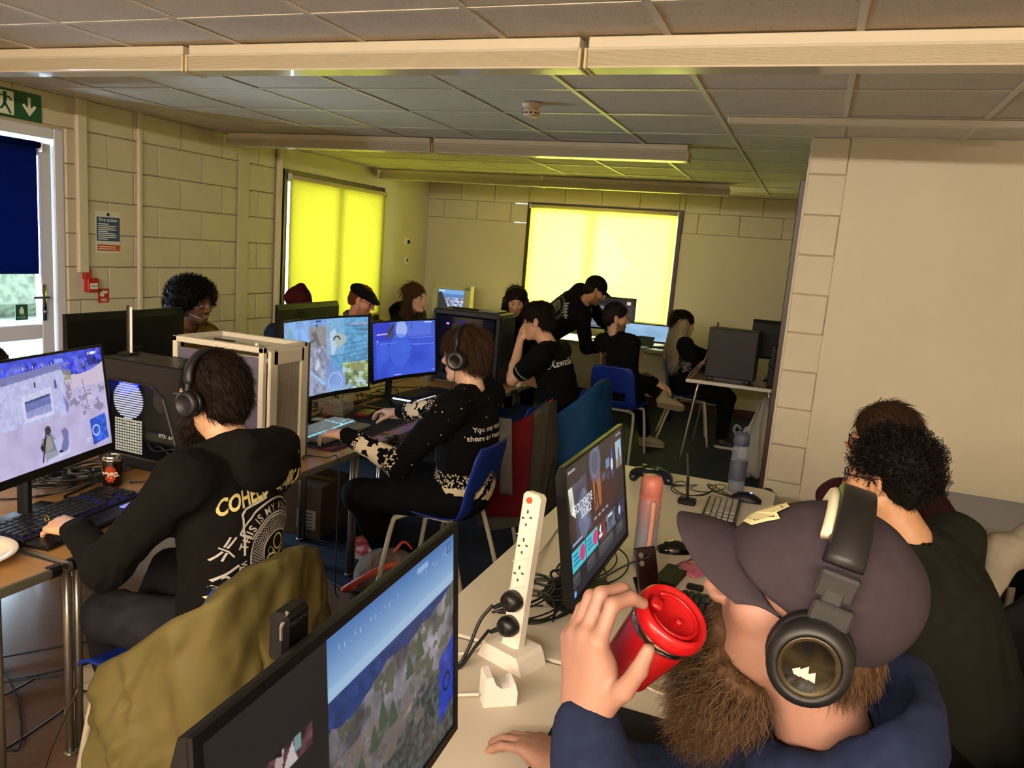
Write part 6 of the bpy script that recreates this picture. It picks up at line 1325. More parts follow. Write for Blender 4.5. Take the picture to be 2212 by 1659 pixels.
def person(label, H, face, hip, yaw, hands, feet, tone, top, bottoms, hip2=None, head_h=.006, cloth_h=.012, hand_h=.0055, sleeve='long', elbows=((0, 0, -1), (0, 0, -1)), knees=((0, 0, 1), (0, 0, 1)), kscale=1.0,
           fat=1.0, wid=1.0, fold=.007, shoe=None, brow=(.05, .03, .02), stubble=0.0, legs=True, nb=None, neckc=True, hood=False, shoulders=.185, sole=None, lips=None, ears=True, head_k=1.0, topname='sweater', hoodk=1.0, foldT=None, slim=1.0, sub_head=True):
    """face = (yaw, pitch down, roll) degrees; hands/feet listed left then right"""
    f = Fig(); H = np.array(H, float); hip = np.array(hip, float); k = head_k
    R = rotz(math.radians(face[0])) @ roty(math.radians(face[1])) @ rotx(math.radians(face[2])); f.H, f.R = H, R
    root = thing('person', label, 'person', (hip[0], hip[1], 0)); f.root = root; off = V3(hip[0], hip[1], 0); f.off = off
    T0 = lambda x, y, z: H + R @ (V3(x, y, z) * k)
    sb = T0(-.028, 0, -.065)
    if nb is None: nb = sb + nrm(hip - sb) * .075 + V3(0, 0, -.035) - .01 * V3(math.cos(math.radians(yaw)), math.sin(math.radians(yaw)), 0)
    nb = np.array(nb, float); u = nrm(nb - hip); fw_ = V3(math.cos(math.radians(yaw)), math.sin(math.radians(yaw)), 0); fw_ = nrm(fw_ - u * (fw_ @ u)); lf = np.cross(u, fw_); TR = np.stack([fw_, lf, u], 1); TL = np.linalg.norm(nb - hip)
    f.nb, f.u, f.fw, f.lf, f.TR, f.TL, f.hip = nb, u, fw_, lf, TR, TL, hip
    sh = [nb - u * .055 + lf * shoulders * wid, nb - u * .055 - lf * shoulders * wid]; f.sh = sh; f.el, f.wr = [], []
    for i, hd in enumerate(hands):
        w_ = np.array(hd['w'], float); f.wr.append(w_); e_ = hd.get('e'); f.el.append(np.array(e_, float) if e_ is not None else two_bone(sh[i], w_, .29 * kscale, .265 * kscale, elbows[i]))
    hj = [hip + lf * .09 * wid - u * .02, hip - lf * .09 * wid - u * .02]; f.kn, f.an = [], []
    for i, ft in enumerate(feet):
        a_ = np.array(ft['a'], float); f.an.append(a_); f.kn.append(np.array(ft['k'], float) if ft.get('k') is not None else two_bone(hj[i], a_, .43 * kscale, .42 * kscale, knees[i]))
    # --- body: head and neck, torso core, arms and hands, one surface
    b = SDF(head_h); head_sdf(b, H, R, k, ears, slim); b.cone(sb + R @ V3(.012, 0, 0), nb + u * .0, .052 * k, .060, .035); hv = b.mesh()
    c = SDF(max(.012, cloth_h)); c.cone(nb + u * .02, nb - u * .04, .05, .06).ell(nb - u * .19, V3(.105, .145 * wid, .16) * fat, TR, .05).ell(hip + u * .12, V3(.10, .135 * wid, .16) * fat, TR, .05)
    for i in (0, 1): c.cone(nb - u * .06, sh[i], .05, .05, .04).cone(sh[i], f.el[i], .046, .038, .03)
    parts = [hv, c.mesh()]
    for i, hd in enumerate(hands):
        g = SDF(hand_h); e_ = f.el[i]; wv = f.wr[i]; ar = (wv - e_)
        rf = .040 if sleeve == 'short' else .032; g.cone(e_, e_ + ar * .35, rf - .002, rf, .02).cone(e_ + ar * .35, wv, rf, .0255, .02)
        if sleeve == 'short': g.cone(e_ + (sh[i] - e_) * .65, e_, .045, .037, .02)
        hd['tips'] = hand_sdf(g, wv + nrm(ar) * .012, hd.get('d', ar), hd.get('n', (0, 0, 1)), 'LR'[i], hd.get('curl', (.35, .35, .4, .45)), hd.get('spread', .06), hd.get('thumb', (.5, .4)), kscale, hd.get('base', (.5, .8, .55))); parts.append(g.mesh())
    V, F = joinm(*parts); C = head_cols(V, H, R, tone, k, brow, stubble, lips)
    kn_ = np.zeros(len(V), bool)
    link('body', mesh_from('body', V - off, F, True, C), m_skin, root); f.bodyV = V
    # --- garment on the upper body
    g = SDF(cloth_h)
    g.ell(hip + u * .03, V3(.135, .175 * wid, .13) * fat, TR, .05).ell(hip + u * (TL * .36), V3(.125, .155 * wid, .16) * fat, TR, .06).ell(nb - u * .19, V3(.128, .17 * wid, .165) * fat, TR, .06)
    g.cone(nb - u * .075 + lf * .09 * wid, nb - u * .075 - lf * .09 * wid, .082, .082, .05)
    for i in (0, 1):
        g.cone(nb - u * .015, sh[i] - u * .005, .062, .070, .04)
        e_, w_ = f.el[i], f.wr[i]
        if sleeve == 'short': m_ = sh[i] + (e_ - sh[i]) * .62; g.cone(sh[i], m_, .074, .064, .04)
        else: g.cone(sh[i], e_, .072, .055, .04).cone(e_, e_ + (w_ - e_) * .80, .055, .043, .03).cone(e_ + (w_ - e_) * .78, w_ - nrm(w_ - e_) * .004, .041, .035, .012)
    g.cone(sb, nb - u * .01, .058 * k, .064, .008, 's').cone(nb - u * .0 + fw_ * .0, T0(-.0, 0, -.08), .062, .075, .008, 's')
    if fold:
        g.noise(fold, 13, foldT if foldT is not None else np.stack([fw_ * 1.0, lf * 1.5, u * .7]), True); g.noise(fold * .5, 27)
    V, F = g.mesh(); f.topV, f.topF = V, F
    f.top = link(topname, mesh_from(topname, V - off, F, True), top, root)
    if hood:
        q = SDF(cloth_h); up = u; back = -fw_
        ring = [nb + up * .015 + (lf * math.cos(a) * .105 + fw_ * math.sin(a) * .085 - fw_ * .012) + up * (-.025 * math.sin(a)) for a in np.linspace(-PI, PI, 15)]
        q.chain(ring, [.024 + .014 * max(0, -math.sin(a)) for a in np.linspace(-PI, PI, 15)], .02); q.ell(nb + back * .10 * hoodk - up * .025, V3(.058, .108, .090) * hoodk, TR, .03).cone(nb + back * .115 * hoodk + up * .025 + lf * .085, nb + back * .115 * hoodk + up * .025 - lf * .085, .040 * hoodk, .040 * hoodk, .03)
        q.ell(nb + back * .055 + up * .075, V3(.055, .075, .06), TR, .015, 's').cone(sb, nb - u * .01, .058 * k, .062, .008, 's').noise(.007, 11, np.stack([fw_, lf * .6, u * 1.8]), True)
        V, F = q.mesh(); link('hood', mesh_from('hood', V - off, F, True), top, root)
    # --- trousers and shoes
    if legs:
        t = SDF(max(cloth_h, .010)); t.ell(hip - u * .01, V3(.125, .17 * wid, .115) * fat, TR, .05)
        for i in (0, 1): t.cone(hj[i], f.kn[i], .095 * fat, .070, .04).cone(f.kn[i], f.an[i] + nrm(f.kn[i] - f.an[i]) * .04, .068, .052, .03)
        t.noise(.006, 16, None, True); V, F = t.mesh(); f.legV, f.legF = V, F; link('trousers', mesh_from('trousers', V - off, F, True), bottoms, root)
        for i, ft in enumerate(feet):
            a_ = f.an[i]; dr = nrm(ft.get('d', (fw_[0], fw_[1], 0))); un = nrm(ft.get('n', (0, 0, 1))); un = nrm(un - dr * (un @ dr)); sd = np.cross(un, dr); RR = np.stack([dr, sd, un], 1); z0 = -.075
            p = lambda x, y, z: a_ + dr * x + sd * y + un * z
            q = SDF(.006); q.cone(p(-.03, 0, -.035), p(.02, 0, -.03), .036, .038, .03).cone(p(.02, 0, -.03), p(.10, 0, -.045), .040, .032, .03).cone(p(.10, 0, -.045), p(.15, 0, -.05), .034, .024, .03).cone(p(-.005, 0, -.02), p(-.002, 0, .02), .037, .040, .02); q.half(p(0, 0, -.062), -un)
            V, F = q.mesh(); so = link('shoe', mesh_from('shoe', V - off, F, True), shoe or m_shoe, root)
            mb = MB(); out = [(x, y) for x, y in rounded_rect(.235, .082, .040, 6)]; mb.prism([(x + .062, y) for x, y in out], -.082, -.058, RR, a_ - off); mb.build('sole', sole or m_sole, so)
    return f
m_shoe = M('black_trainer', '#101012', .6); m_sole = M('pale_rubber_sole', '#b8b0a0', .6)
def head_part(f, name, sdf, mat, extra=None, kind=None):
    V, F = sdf.mesh() if sdf is not None else extra[0]
    if extra and sdf is not None: V, F = joinm((V, F), *extra)
    return link(name, mesh_from(name, V - f.off, F, True), mat, f.root)
def HT(f): return lambda x, y, z: f.H + f.R @ V3(x, y, z)
def short_hair(f, mat, h=.005, amp=.004, grow=1.0, n=1200, ln=.022, seed=1, zlow=-.075, fringe=.0, k=1.0, jit=.5, width=.0014, side=0.0, top=0.0, curl=0.0, flowv=(-.55, 0, -.75)):
    T = HT(f); R = f.R; s = SDF(h)
    s.ell(T(-.016, 0, .040 + top * .5), V3(.103 * grow, .0815 * grow + side, .092 * grow + top * .5), R, .02).ell(T(-.052, 0, -.018), V3(.060, .070 + side * .6, .062), R, .03)
    s.ell(T(.115, 0, -.035 + fringe), V3(.082, .072, .098), R, .012, 's')
    for g in (-1, 1): s.ell(T(.045, g * .095, -.055), V3(.052, .040, .062), R, .012, 's'); s.ell(T(-.008, g * .098, -.012), V3(.026, .026, .036), R, .008, 's')
    s.half(T(-.03, 0, zlow), R @ V3(.25, 0, -1.0), .01)
    s.noise(amp, 55); s.noise(amp * .7, 110)
    V, F = s.mesh(); N = vnormals(V, F); fl = R @ nrm(V3(*flowv))
    def flow(P, n_): d = fl[None] - n_ * (n_ @ fl)[:, None]; return d / np.maximum(np.linalg.norm(d, axis=1, keepdims=True), 1e-6)
    ex = strands(V, N, n, ln, flow, seed, width, 3, curl, .45, jit) if n else None
    V2, F2 = joinm((V, F), ex) if n else (V, F)
    return link('hair', mesh_from('hair', V2 - f.off, F2, True), mat, f.root)
def glasses(f, mat, r=.021, x=.101, arm=True):
    T = HT(f); mb = MB()
    for g in (-1, 1):
        pts = [T(x - .02 * (abs(g * .032 + r * 1.15 * math.cos(a)) / .06) ** 2, g * .032 + r * 1.15 * math.cos(a), .0 + r * .85 * math.sin(a)) - f.off for a in np.linspace(0, 2 * PI, 21)]; mb.tube(pts, .0021, 6, False)
        if arm: mb.tube([T(.083, g * .060, .008) - f.off, T(.0, g * .083, .010) - f.off, T(-.02, g * .083, .0) - f.off], .0022, 6)
    mb.tube([T(x, -.010, .006) - f.off, T(x + .003, 0, .009) - f.off, T(x, .010, .006) - f.off], .002, 6)
    return mb.build('glasses', mat, f.root)
m_hp = M('matt_black_headphone', '#111112', .48); m_hpad = M('black_leatherette', '#0c0c0c', .38)
def headphones(f, label, cup=.041, thick=.030, band_w=.026, band_t=.010, tilt=0.0, yoff=.082, top=.128, pad=None, boom=False, disc=None, xo=-.008, zo=-.008, logo=None, oval=1.0, a0=-.12, yoke=True):
    """worn on the head, built in the head's own frame"""
    t = thing('headphones', label, 'headphones', f.H)
    R = f.R @ roty(tilt); t.rotation_euler = Matrix([list(map(float, r)) for r in R]).to_euler()
    for g in (-1, 1):
        Rc = rotx(-g * PI / 2); c = V3(xo, g * yoff, zo)
        MB().lathe([(cup * .55, -.004), (cup * .98, -.002), (cup * 1.04, .008), (cup * .98, .017), (cup * .6, .018)], c, 28, Rc, 1.0, oval).build('ear_pad', pad or m_hpad, t, True)
        o = MB().lathe([(0, .016), (cup * .94, .016), (cup, .022), (cup * .97, thick), (cup * .80, thick + .006), (cup * .74, thick + .006), (cup * .72, thick + .003), (0, thick + .003)], c, 32, Rc, 1.0, oval).build('ear_cup', m_hp, t, True)
        if disc: MB().lathe([(cup * .60, thick + .003), (cup * .64, thick + .0045), (cup * .70, thick + .0045), (cup * .72, thick + .003)], c, 32, Rc, 1.0, oval).build('cup_ring', disc, o, True)
        if logo: logo(o, c, g, thick)
        if yoke: MB().tube(curve_pts([c + V3(0, g * (thick * .55), cup * .9), c + V3(0, g * .012, cup * 1.35), V3(xo, g * (yoff + .006), .064)], 5), .007, 8, flat=1.4).build('yoke', m_hp, t, True)
    n = 25; P = []
    for a in np.linspace(a0, PI - a0, n):
        cy, cz = math.cos(a), math.sin(a); P.append((cy * (yoff + .010), .058 + cz * (top - .058)))
    mb = MB(); prof = [(-band_w / 2, 0), (-band_w / 2 + .004, band_t), (band_w / 2 - .004, band_t), (band_w / 2, 0), (band_w / 2 - .003, -.004), (-band_w / 2 + .003, -.004)]; V = []
    for i, (y, z) in enumerate(P):
        nn = nrm(V3(0, y / (yoff + .01) ** 2, (z - .058) / (top - .058) ** 2))
        for (a, b_) in prof: V.append(V3(xo + a, y, z) + nn * b_)
    k = len(prof); mb.add(V, [(i * k + j, i * k + (j + 1) % k, (i + 1) * k + (j + 1) % k, (i + 1) * k + j)[::-1] for i in range(n - 1) for j in range(k)] + [tuple(range(k)), tuple((n - 1) * k + j for j in range(k))[::-1]]); mb.build('headband', m_hp, t, True)
    if boom: MB().tube(curve_pts([(xo + .01, yoff + .02, -.03), (.05, yoff + .01, -.065), (.095, .05, -.075)], 5), .0025, 6).build('microphone', m_hp, t, True)
    return t
def project(name, v2, f2, O, U, Vv, bvh, mat, f, eps=.0025, dist=.5):
    """print flat shapes onto a garment: cast them along the surface direction"""
    O, U, Vv = [np.asarray(q, float) for q in (O, U, Vv)]; Nn = nrm(np.cross(U, Vv)); out = []; ok = []
    for a, b_ in v2:
        p = O + U * a + Vv * b_ + Nn * dist; h = bvh.ray_cast(Vector(p), Vector(-Nn))
        if h[0] is None: out.append(O + U * a + Vv * b_); ok.append(False)
        else: out.append(np.array(h[0]) + Nn * eps); ok.append(True)
    out = np.array(out); keep = [q for q in f2 if all(ok[i] for i in q)]
    if not keep: return None
    return link(name, mesh_from(name, out - f.off, keep), mat, f.root)
def bvh_of(V, F): return BVHTree.FromPolygons([tuple(map(float, p)) for p in V], [tuple(int(i) for i in q) for q in F])
def strip2d(pts, w, closed=False):
    """a line of given width as 2-D quads, finely cut so it can follow a surface"""
    P = np.asarray(pts, float)
    if closed: P = np.concatenate([P, P[:1]])
    Q = [P[0]]
    for a, b_ in zip(P[:-1], P[1:]):
        m = max(1, int(np.linalg.norm(b_ - a) / .012)); Q += [a + (b_ - a) * (i + 1) / m for i in range(m)]
    Q = np.array(Q); t = np.gradient(Q, axis=0); t /= np.maximum(np.linalg.norm(t, axis=1, keepdims=True), 1e-9); nn = np.stack([-t[:, 1], t[:, 0]], 1)
    v = np.stack([Q - nn * w / 2, Q + nn * w / 2], 1).reshape(-1, 2); return v, [(2 * i, 2 * i + 1, 2 * i + 3, 2 * i + 2) for i in range(len(Q) - 1)]
def join2d(*gs):
    v, f_, n = [], [], 0
    for a, b_ in gs: v.append(np.asarray(a)); f_ += [tuple(i + n for i in q) for q in b_]; n += len(a)
    return np.concatenate(v), f_
def arc_text(txt, size, r, c, a_mid, bold=.01, inside=False):
    """letters set along an arc"""
    gs = []; ws = [max(.3, text_geo(ch, 1, 'CENTER', bold)[0][:, 0].ptp() if False else (np.ptp(text_geo(ch, 1, 'CENTER', bold)[0][:, 0]) + .16)) if ch != ' ' else .36 for ch in txt]; tot = sum(ws) * size / r; a = a_mid + tot / 2 * (1 if not inside else -1)
    for ch, w_ in zip(txt, ws):
        st = w_ * size / r / 2; a += -st if not inside else st
        if ch != ' ':
            v, f_ = text_geo(ch, size, 'CENTER', bold); ca, sa = math.cos(a), math.sin(a); rr = np.stack([v[:, 1] + r, v[:, 0]], 1) if not inside else np.stack([r - v[:, 1], v[:, 0]], 1)
            e_r = V3(ca, sa); e_t = V3(sa, -ca) if not inside else V3(-sa, ca); gs.append((np.array(c)[None] + rr[:, :1] * e_r[None, :2] + rr[:, 1:] * e_t[None, :2], f_))
        a += -st if not inside else st
    return join2d(*gs)
# ================================================================== the people
lin = lambda h: np.array(hexl(h))
FAIR, ROSY, TAN, DARK, PALE = lin('#c79a78'), lin('#cc8f74'), lin('#b98a66'), lin('#5a3a26'), lin('#cfa78c')
c_black = cloth('black_cotton', '#0b0b0d'); c_hood = cloth('washed_black_fleece', '#0d0c0a', .92); c_tshirt = cloth('black_tshirt', '#08080a'); c_navyh = cloth('navy_marl_fleece', '#1b2239', .92, (60, .25))
c_maroon = cloth('maroon_knit', '#2c1014'); c_jeans = cloth('washed_black_denim', '#1d1d20', .85, (22, .35)); c_blackt = cloth('black_trousers', '#08080a'); c_olive = cloth('mustard_overshirt', '#6a531f'); c_grey = cloth('grey_tweed', '#6c675a', .9, (90, .3)); c_darkgreen = cloth('black_green_tee', '#1b1c16'); c_bluejean = cloth('dark_blue_denim', '#121b30')
h_dark = m_hairs('dark_brown_hair', '#1b120c'); h_brown = m_hairs('chestnut_hair', '#38271a'); h_black = m_hairs('black_hair', '#070606'); h_beard = m_hairs('sandy_brown_beard', '#4d3926'); h_blonde = m_hairs('ash_blonde_hair', '#94866a'); h_brown2 = m_hairs('mid_brown_hair', '#2c1d12'); h_lbrown = m_hairs('light_brown_long_hair', '#3e2b18')
TAB = .755
# ---------------------------------------------------------------- bearded man with cap, headphones and red cup
p1 = person('bearded man in dark cap and navy hoodie drinking from a red cup', (4.2166, -2.0504, 1.2734), (179, -14, 0), (4.40, -1.95, .50), 174,
    ({'w': (4.007, -2.262, 1.168), 'e': (4.12, -2.40, .97), 'd': (-.16, .12, 1.0), 'n': (-.60, -.80, -.0), 'curl': (.62, .66, .70, .78), 'spread': .02, 'thumb': (.2, .0), 'base': (.45, .95, .55)}, {'w': (3.885, -1.77, .768), 'd': (-1, .25, -.02), 'n': (0, 0, 1), 'curl': (.3, .3, .3, .35)}),
    ({'a': (4.05, -2.12, .09), 'd': (-1, 0, 0)}, {'a': (4.05, -1.85, .09), 'd': (-1, 0, 0)}), lin('#976f5e'), c_navyh, c_blackt, head_h=.0042, cloth_h=.010, hand_h=.0034, hood=True, brow=(.16, .09, .04), topname='hoodie', ears=False, fold=.006, nb=(4.262, -2.025, 1.100), hoodk=.8)
T = HT(p1)
cap = SDF(.0045); cap.ell(T(-.014, 0, .040), V3(.109, .090, .100), p1.R, .02).half(T(.09, 0, .040), p1.R @ nrm(V3(.40, 0, -1.0)), .006); cap.ell(T(.06, 0, .035), V3(.053, .078, .055), p1.R, .02).half(T(.09, 0, .037), p1.R @ nrm(V3(.40, 0, -1.0)), .004)
cap.noise(.0022, 24)
m_cap = cloth('charcoal_plum_cap', '#332c32', .85, (60, .1))
Vc, Fc = cap.mesh(); capo = link('cap', mesh_from('cap', Vc - p1.off, Fc, True), m_cap, p1.root); tag(capo, 'dark plum grey baseball cap')
P = []
for b_ in np.linspace(0, 1, 9):
    row = []
    for a in np.linspace(-1.32, 1.32, 21):
        x = .088 * math.cos(a) * .98 + .006 + b_ * (.090 * math.cos(a * .80) ** .8); y = (.084 + .006 * b_) * math.sin(a); z = .052 - .010 * b_ - (.95 - .2 * b_) * .052 * (y / .085) ** 2 + .006 * math.sin(b_ * PI)
        row.append(T(x, y, z) - p1.off)
    P.append(row)
br = MB().sheet(P, .0035); bro = br.build('brim', m_cap, capo, True)
bv = bvh_of(Vc, Fc)
cr = [(-.022, -.018), (.0, -.026), (.024, -.014), (.030, .016), (.016, .012), (.010, .028), (-.008, .022), (-.026, .026), (-.018, .006)]
for k in range(3): pass
vv, ff = strip2d(cr, .008, True); v2 = np.array(cr) * .8; fan_ = [(0, i, i + 1) for i in range(1, len(cr) - 1)]
project('crest', np.concatenate([vv, v2]), ff + [tuple(j + len(vv) for j in q) for q in fan_], T(.092, 0, .098), p1.R @ V3(0, -1, 0) * -1, p1.R @ nrm(V3(-.72, 0, .68)), bv, M('cream_embroidery', '#d8cf9c', .7), p1, .003)
sb_ = MB().lathe([(0, 0), (.006, 0), (.005, .003), (0, .004)], T(-.014, 0, .1435) - p1.off, 12, p1.R); sb_.build('button', m_cap, capo, True)
ey = MB()
for a in (-.6, .6): ey.lathe([(.0018, 0), (.0028, .0006), (.0028, 0)], T(.02, a * .10, .118) - p1.off, 8, p1.R)
tag(ey.build('eyelets', m_hp, capo), kind='stuff')
# beard: volume plus loose strands
bd = SDF(.0045); R = p1.R
bd.ell(T(.046, 0, -.108), V3(.050, .060, .046), R, .02).cone(T(.046, 0, -.122), T(.050, 0, -.172), .052, .030, .03)
for g in (-1, 1): bd.cone(T(.0, g * .066, -.055), T(.045, g * .055, -.10), .014, .026, .03)
bd.half(T(.088, 0, -.078), R @ nrm(V3(-.30, 0, 1)), .012).ell(T(-.05, 0, -.16), V3(.085, .09, .07), R, .02, 's')
for g in (-1, 1): bd.cone(T(.093, g * .006, -.051), T(.082, g * .030, -.066), .0065, .0075, .006).cone(T(.082, g * .030, -.066), T(.070, g * .038, -.095), .0075, .012, .01)
bd.noise(.005, 60, np.stack([R[:, 0] * 1.0, R[:, 1] * 1.3, R[:, 2] * .35]), True).noise(.002, 150)
V, F = bd.mesh(); N = vnormals(V, F); q = (V - p1.H) @ R; fl = R @ nrm(V3(.06, 0, -1.0))
def flow(P_, n_): d = fl[None] * 1.0 + .25 * n_ - .15 * (n_ * (n_ @ fl)[:, None]); return d / np.linalg.norm(d, axis=1, keepdims=True)
lowm = q[:, 2] < -.075
ex = strands(V[lowm], N[lowm], 7500, .052, flow, 3, .0006, 6, .0045, .30, .75); tp = q[:, 2] < -.15; ex2 = strands(V[tp], N[tp], 1200, .055, flow, 5, .0006, 6, .006, .35, .9)
up_ = (q[:, 2] > -.080) & (q[:, 0] > .06); ex3 = strands(V[up_], N[up_], 500, .014, flow, 6, .0006, 3, .001, .3, .4)
head_part(p1, 'beard', None, h_beard, [joinm((V, F), ex, ex2, ex3)])
nk = SDF(.005); nk.ell(T(-.055, 0, -.035), V3(.050, .064, .045), R, .02).half(T(0, 0, -.01), R @ V3(0, 0, 1), .0).half(T(-.035, 0, 0), R @ V3(1, 0, 0), .01); nk.noise(.003, 90); V, F = nk.mesh(); N = vnormals(V, F); fb = R @ nrm(V3(-.2, 0, -1)); head_part(p1, 'hair', None, h_beard, [joinm((V, F), strands(V, N, 2200, .022, lambda P_, n_: fb[None] + .1 * n_, 15, .0007, 3, .001, .2, .4))])
def sails(o, c, g, th):
    mm_ = M('pale_pink_logo', '#c8a8a0', .4)
    for k, (x0, w_, h_) in enumerate(((-.011, .008, .012), (-.003, .008, .016), (.005, .007, .011))):
        V = [(x0 + sx_, g * (abs(c[1]) + th + .0042), -.014 + z) for sx_, z in ((0, 0), (w_, .001), (w_ + .003, h_ * .5), (.003, h_))]; link('sail_logo', mesh_from('sail_logo', np.array(V) + V3(c[0], 0, c[2]), [(0, 1, 2, 3)]), mm_, o)
hp1 = headphones(p1, 'large matt black headphones worn over the dark cap by the bearded man', .0455, .038, .044, .015, .06, .088, .146, M('black_leatherette', '#0c0c0c', .38), False, M('bronze_ring', '#3a3322', .3, .6), -.012, -.012, sails, 1.1, .42, False)
MB().tube([V3(-.012 + .024, y, z) for y, z in [((.094) * math.cos(a),   .058 + .084 * math.sin(a)) for a in np.linspace(.75, PI - .75, 15)]], .007, 8, flat=1.5).build('band_cushion', M('cream_cushion', '#cfc8a8', .8), hp1, True)
for g in (-1, 1): MB().box((-.012, g * .101, .076), (.042, .013, .034), rotx(-g * .22), .003).box((-.016, g * .106, .044), (.044, .014, .026), rotx(-g * .05), .003).box((-.012, g * .102, .058), (.022, .010, .030), None, .002).build('slider', M('graphite_slider', '#2b2c2d', .35), hp1)
# red travel cup in the hand
lid_c = V3(4.072, -2.170, 1.272)
ax_ = nrm(V3(.48, -.22, .85)); xx_ = nrm(np.cross(ax_, V3(0, 1, .3))); Rc = np.stack([xx_, np.cross(ax_, xx_), ax_], 1)
m_redcup = M('glossy_red_plastic', '#a50f14', .3); t = thing('travel_cup', 'red travel cup with red lid and steel band held up by the bearded man', 'cup', lid_c - ax_ * .105)
MB().lathe([(0, 0), (.030, 0), (.032, .004), (.0405, .088), (.0405, .090), (0, .090)], (0, 0, 0), 36, Rc).build('cup_body', m_redcup, t, True); MB().lathe([(.0408, .086), (.0418, .088), (.0422, .098), (.041, .099)], (0, 0, 0), 36, Rc).build('steel_band', M('polished_steel', '#c8b8a8', .18, 1.0), t, True)
lid = MB().lathe([(.0415, .098), (.0445, .099), (.0452, .104), (.0435, .112), (.0400, .117), (.0375, .117), (.036, .111), (0, .110)], (0, 0, 0), 40, Rc); lid.box(V3(.024, .0, .114) @ Rc.T, (.016, .020, .008), Rc, .003); lid.tube([V3(.030 * math.cos(a), .030 * math.sin(a), .1125) @ Rc.T for a in np.linspace(.6, 5.6, 18)], .0025, 6); lid.lathe([(0, .110), (.005, .110), (.004, .114), (0, .115)], V3(-.008, .004, 0) @ Rc.T, 10, Rc); lid.build('lid', m_redcup, t, True)
# ---------------------------------------------------------------- curly haired person with glasses
p2 = person('curly dark haired person in black with purple glasses and gold earrings', (4.4225, -0.7809, 1.146), (149, 4, 2), (4.74, -.80, .50), 150,
    ({'w': (4.40, -1.12, .60), 'd': (-1, .3, 0)}, {'w': (4.42, -.85, .60), 'd': (-1, .1, 0)}), ({'a': (4.25, -1.1, .09), 'd': (-1, 0, 0)}, {'a': (4.25, -.85, .09), 'd': (-1, 0, 0)}), TAN, c_darkgreen, c_blackt, head_h=.0045, cloth_h=.009, fold=.006, topname='jumper', fat=1.08, brow=(.02, .015, .01), nb=(4.5125, -0.8059, 0.981))
T = HT(p2); R = p2.R; s = SDF(.005)
s.ell(T(-.022, 0, .052), V3(.106, .086, .088), R, .02).ell(T(-.062, 0, .01), V3(.062, .078, .07), R, .03).ell(T(.135, 0, -.03), V3(.085, .08, .105), R, .012, 's')
for g in (-1, 1): s.ell(T(.035, g * .095, -.06), V3(.05, .036, .06), R, .012, 's'); s.ell(T(-.008, g * .10, -.012), V3(.026, .026, .036), R, .008, 's')
s.half(T(-.03, 0, -.068), R @ V3(.25, 0, -1), .01); s.noise(.010, 48).noise(.005, 95)
V, F = s.mesh(); N = vnormals(V, F); q = (V - p2.H) @ R; mk = q[:, 2] > -.01
ex = strands(V[mk], N[mk], 2600, .026, lambda P_, n_: nrm(R @ V3(.1, 0, .2))[None] * .3 + n_ * .3 + 0 * P_, 9, .0011, 7, .0062, .5, 1.2, False); low = ~mk
ex2 = strands(V[low], N[low], 900, .010, lambda P_, n_: np.tile(R @ nrm(V3(-.4, 0, -.9)), (len(P_), 1)), 4, .0008, 3, 0, .4, .5); head_part(p2, 'hair', None, m_hairs('soft_black_curls', '#120d0a'), [joinm((V, F), ex, ex2)])
glasses(p2, M('dark_purple_frames', '#1d0a22', .3), .024, .104)
eb = MB()
eb.lathe([(0, -.006), (.005, -.003), (.006, .0), (.005, .004), (0, .006)], T(-.004, .089, -.052) - p2.off, 10).lathe([(0, -.004), (.0045, 0), (0, .004)], T(-.036, .085, -.022) - p2.off, 10); eb.build('earring', M('gold', '#c89a30', .25, 1.0), p2.root, True)
MB().box(T(-.004, .089, -.038) - p2.off, (.010, .006, .009), R, .002).build('earring', M('red_enamel', '#9a1c20', .3), p2.root)
# ---------------------------------------------------------------- person in dark red jumper behind
p3 = person('person in dark red jumper with thin glasses partly hidden behind the curly head', (4.4577, -0.1594, 1.1283), (160, 2, 0), (4.74, -.10, .53), 165,
    ({'w': (4.46, -.2, .82), 'e': (4.335, -.42, .98), 'd': (-1, .1, 0)}, {'w': (4.42, -.05, .60), 'd': (-1, .1, 0)}), ({'a': (4.3, -.35, .09), 'd': (-1, 0, 0)}, {'a': (4.3, -.1, .09), 'd': (-1, 0, 0)}), ROSY, c_maroon, c_blackt, head_h=.006, cloth_h=.013, fold=.008, topname='jumper', fat=1.1, nb=(4.5477, -0.0994, 0.9823))
short_hair(p3, h_brown2, .006, .004, 1.03, 1500, .04, 2, -.08, .0, 1, .35, .0012, .002, .01); glasses(p3, M('thin_black_frames', '#0a0a0a', .3), .022, .105)
# ---------------------------------------------------------------- player in black hoodie at the left
p4 = person('bearded player in printed black hoodie at the beech table, seen from behind', (2.568, -1.235, 1.182), (178, 4, 0), (2.70, -1.30, .53), 180,
    ({'w': (2.262, -1.452, .772), 'e': (2.475, -1.535, .735), 'd': (-1.0, .12, -.10), 'n': (.05, -.25, 1), 'curl': (.42, .45, .5, .55), 'spread': .10, 'thumb': (.3, .3)}, {'w': (2.30, -1.03, .772), 'e': (2.50, -1.0, .77), 'd': (-1, -.1, 0), 'n': (0, 0, 1)}),
    ({'a': (2.165, -1.225, .088), 'k': (2.335, -1.40, .50), 'd': (-.93, -.28, 0)}, {'a': (2.03, -1.10, .088), 'k': (2.31, -1.13, .53), 'd': (-1, -.2, 0)}), FAIR, c_hood, c_jeans, head_h=.0045, cloth_h=.009, hand_h=.0042, hood=True, fold=.007, topname='hoodie', shoe=M('cream_knit_trainer', '#a79c88', .85), brow=(.03, .018, .01), nb=(2.65, -1.24, 1.025), elbows=((.3, -1, -.4), (.3, 1, -.4)))
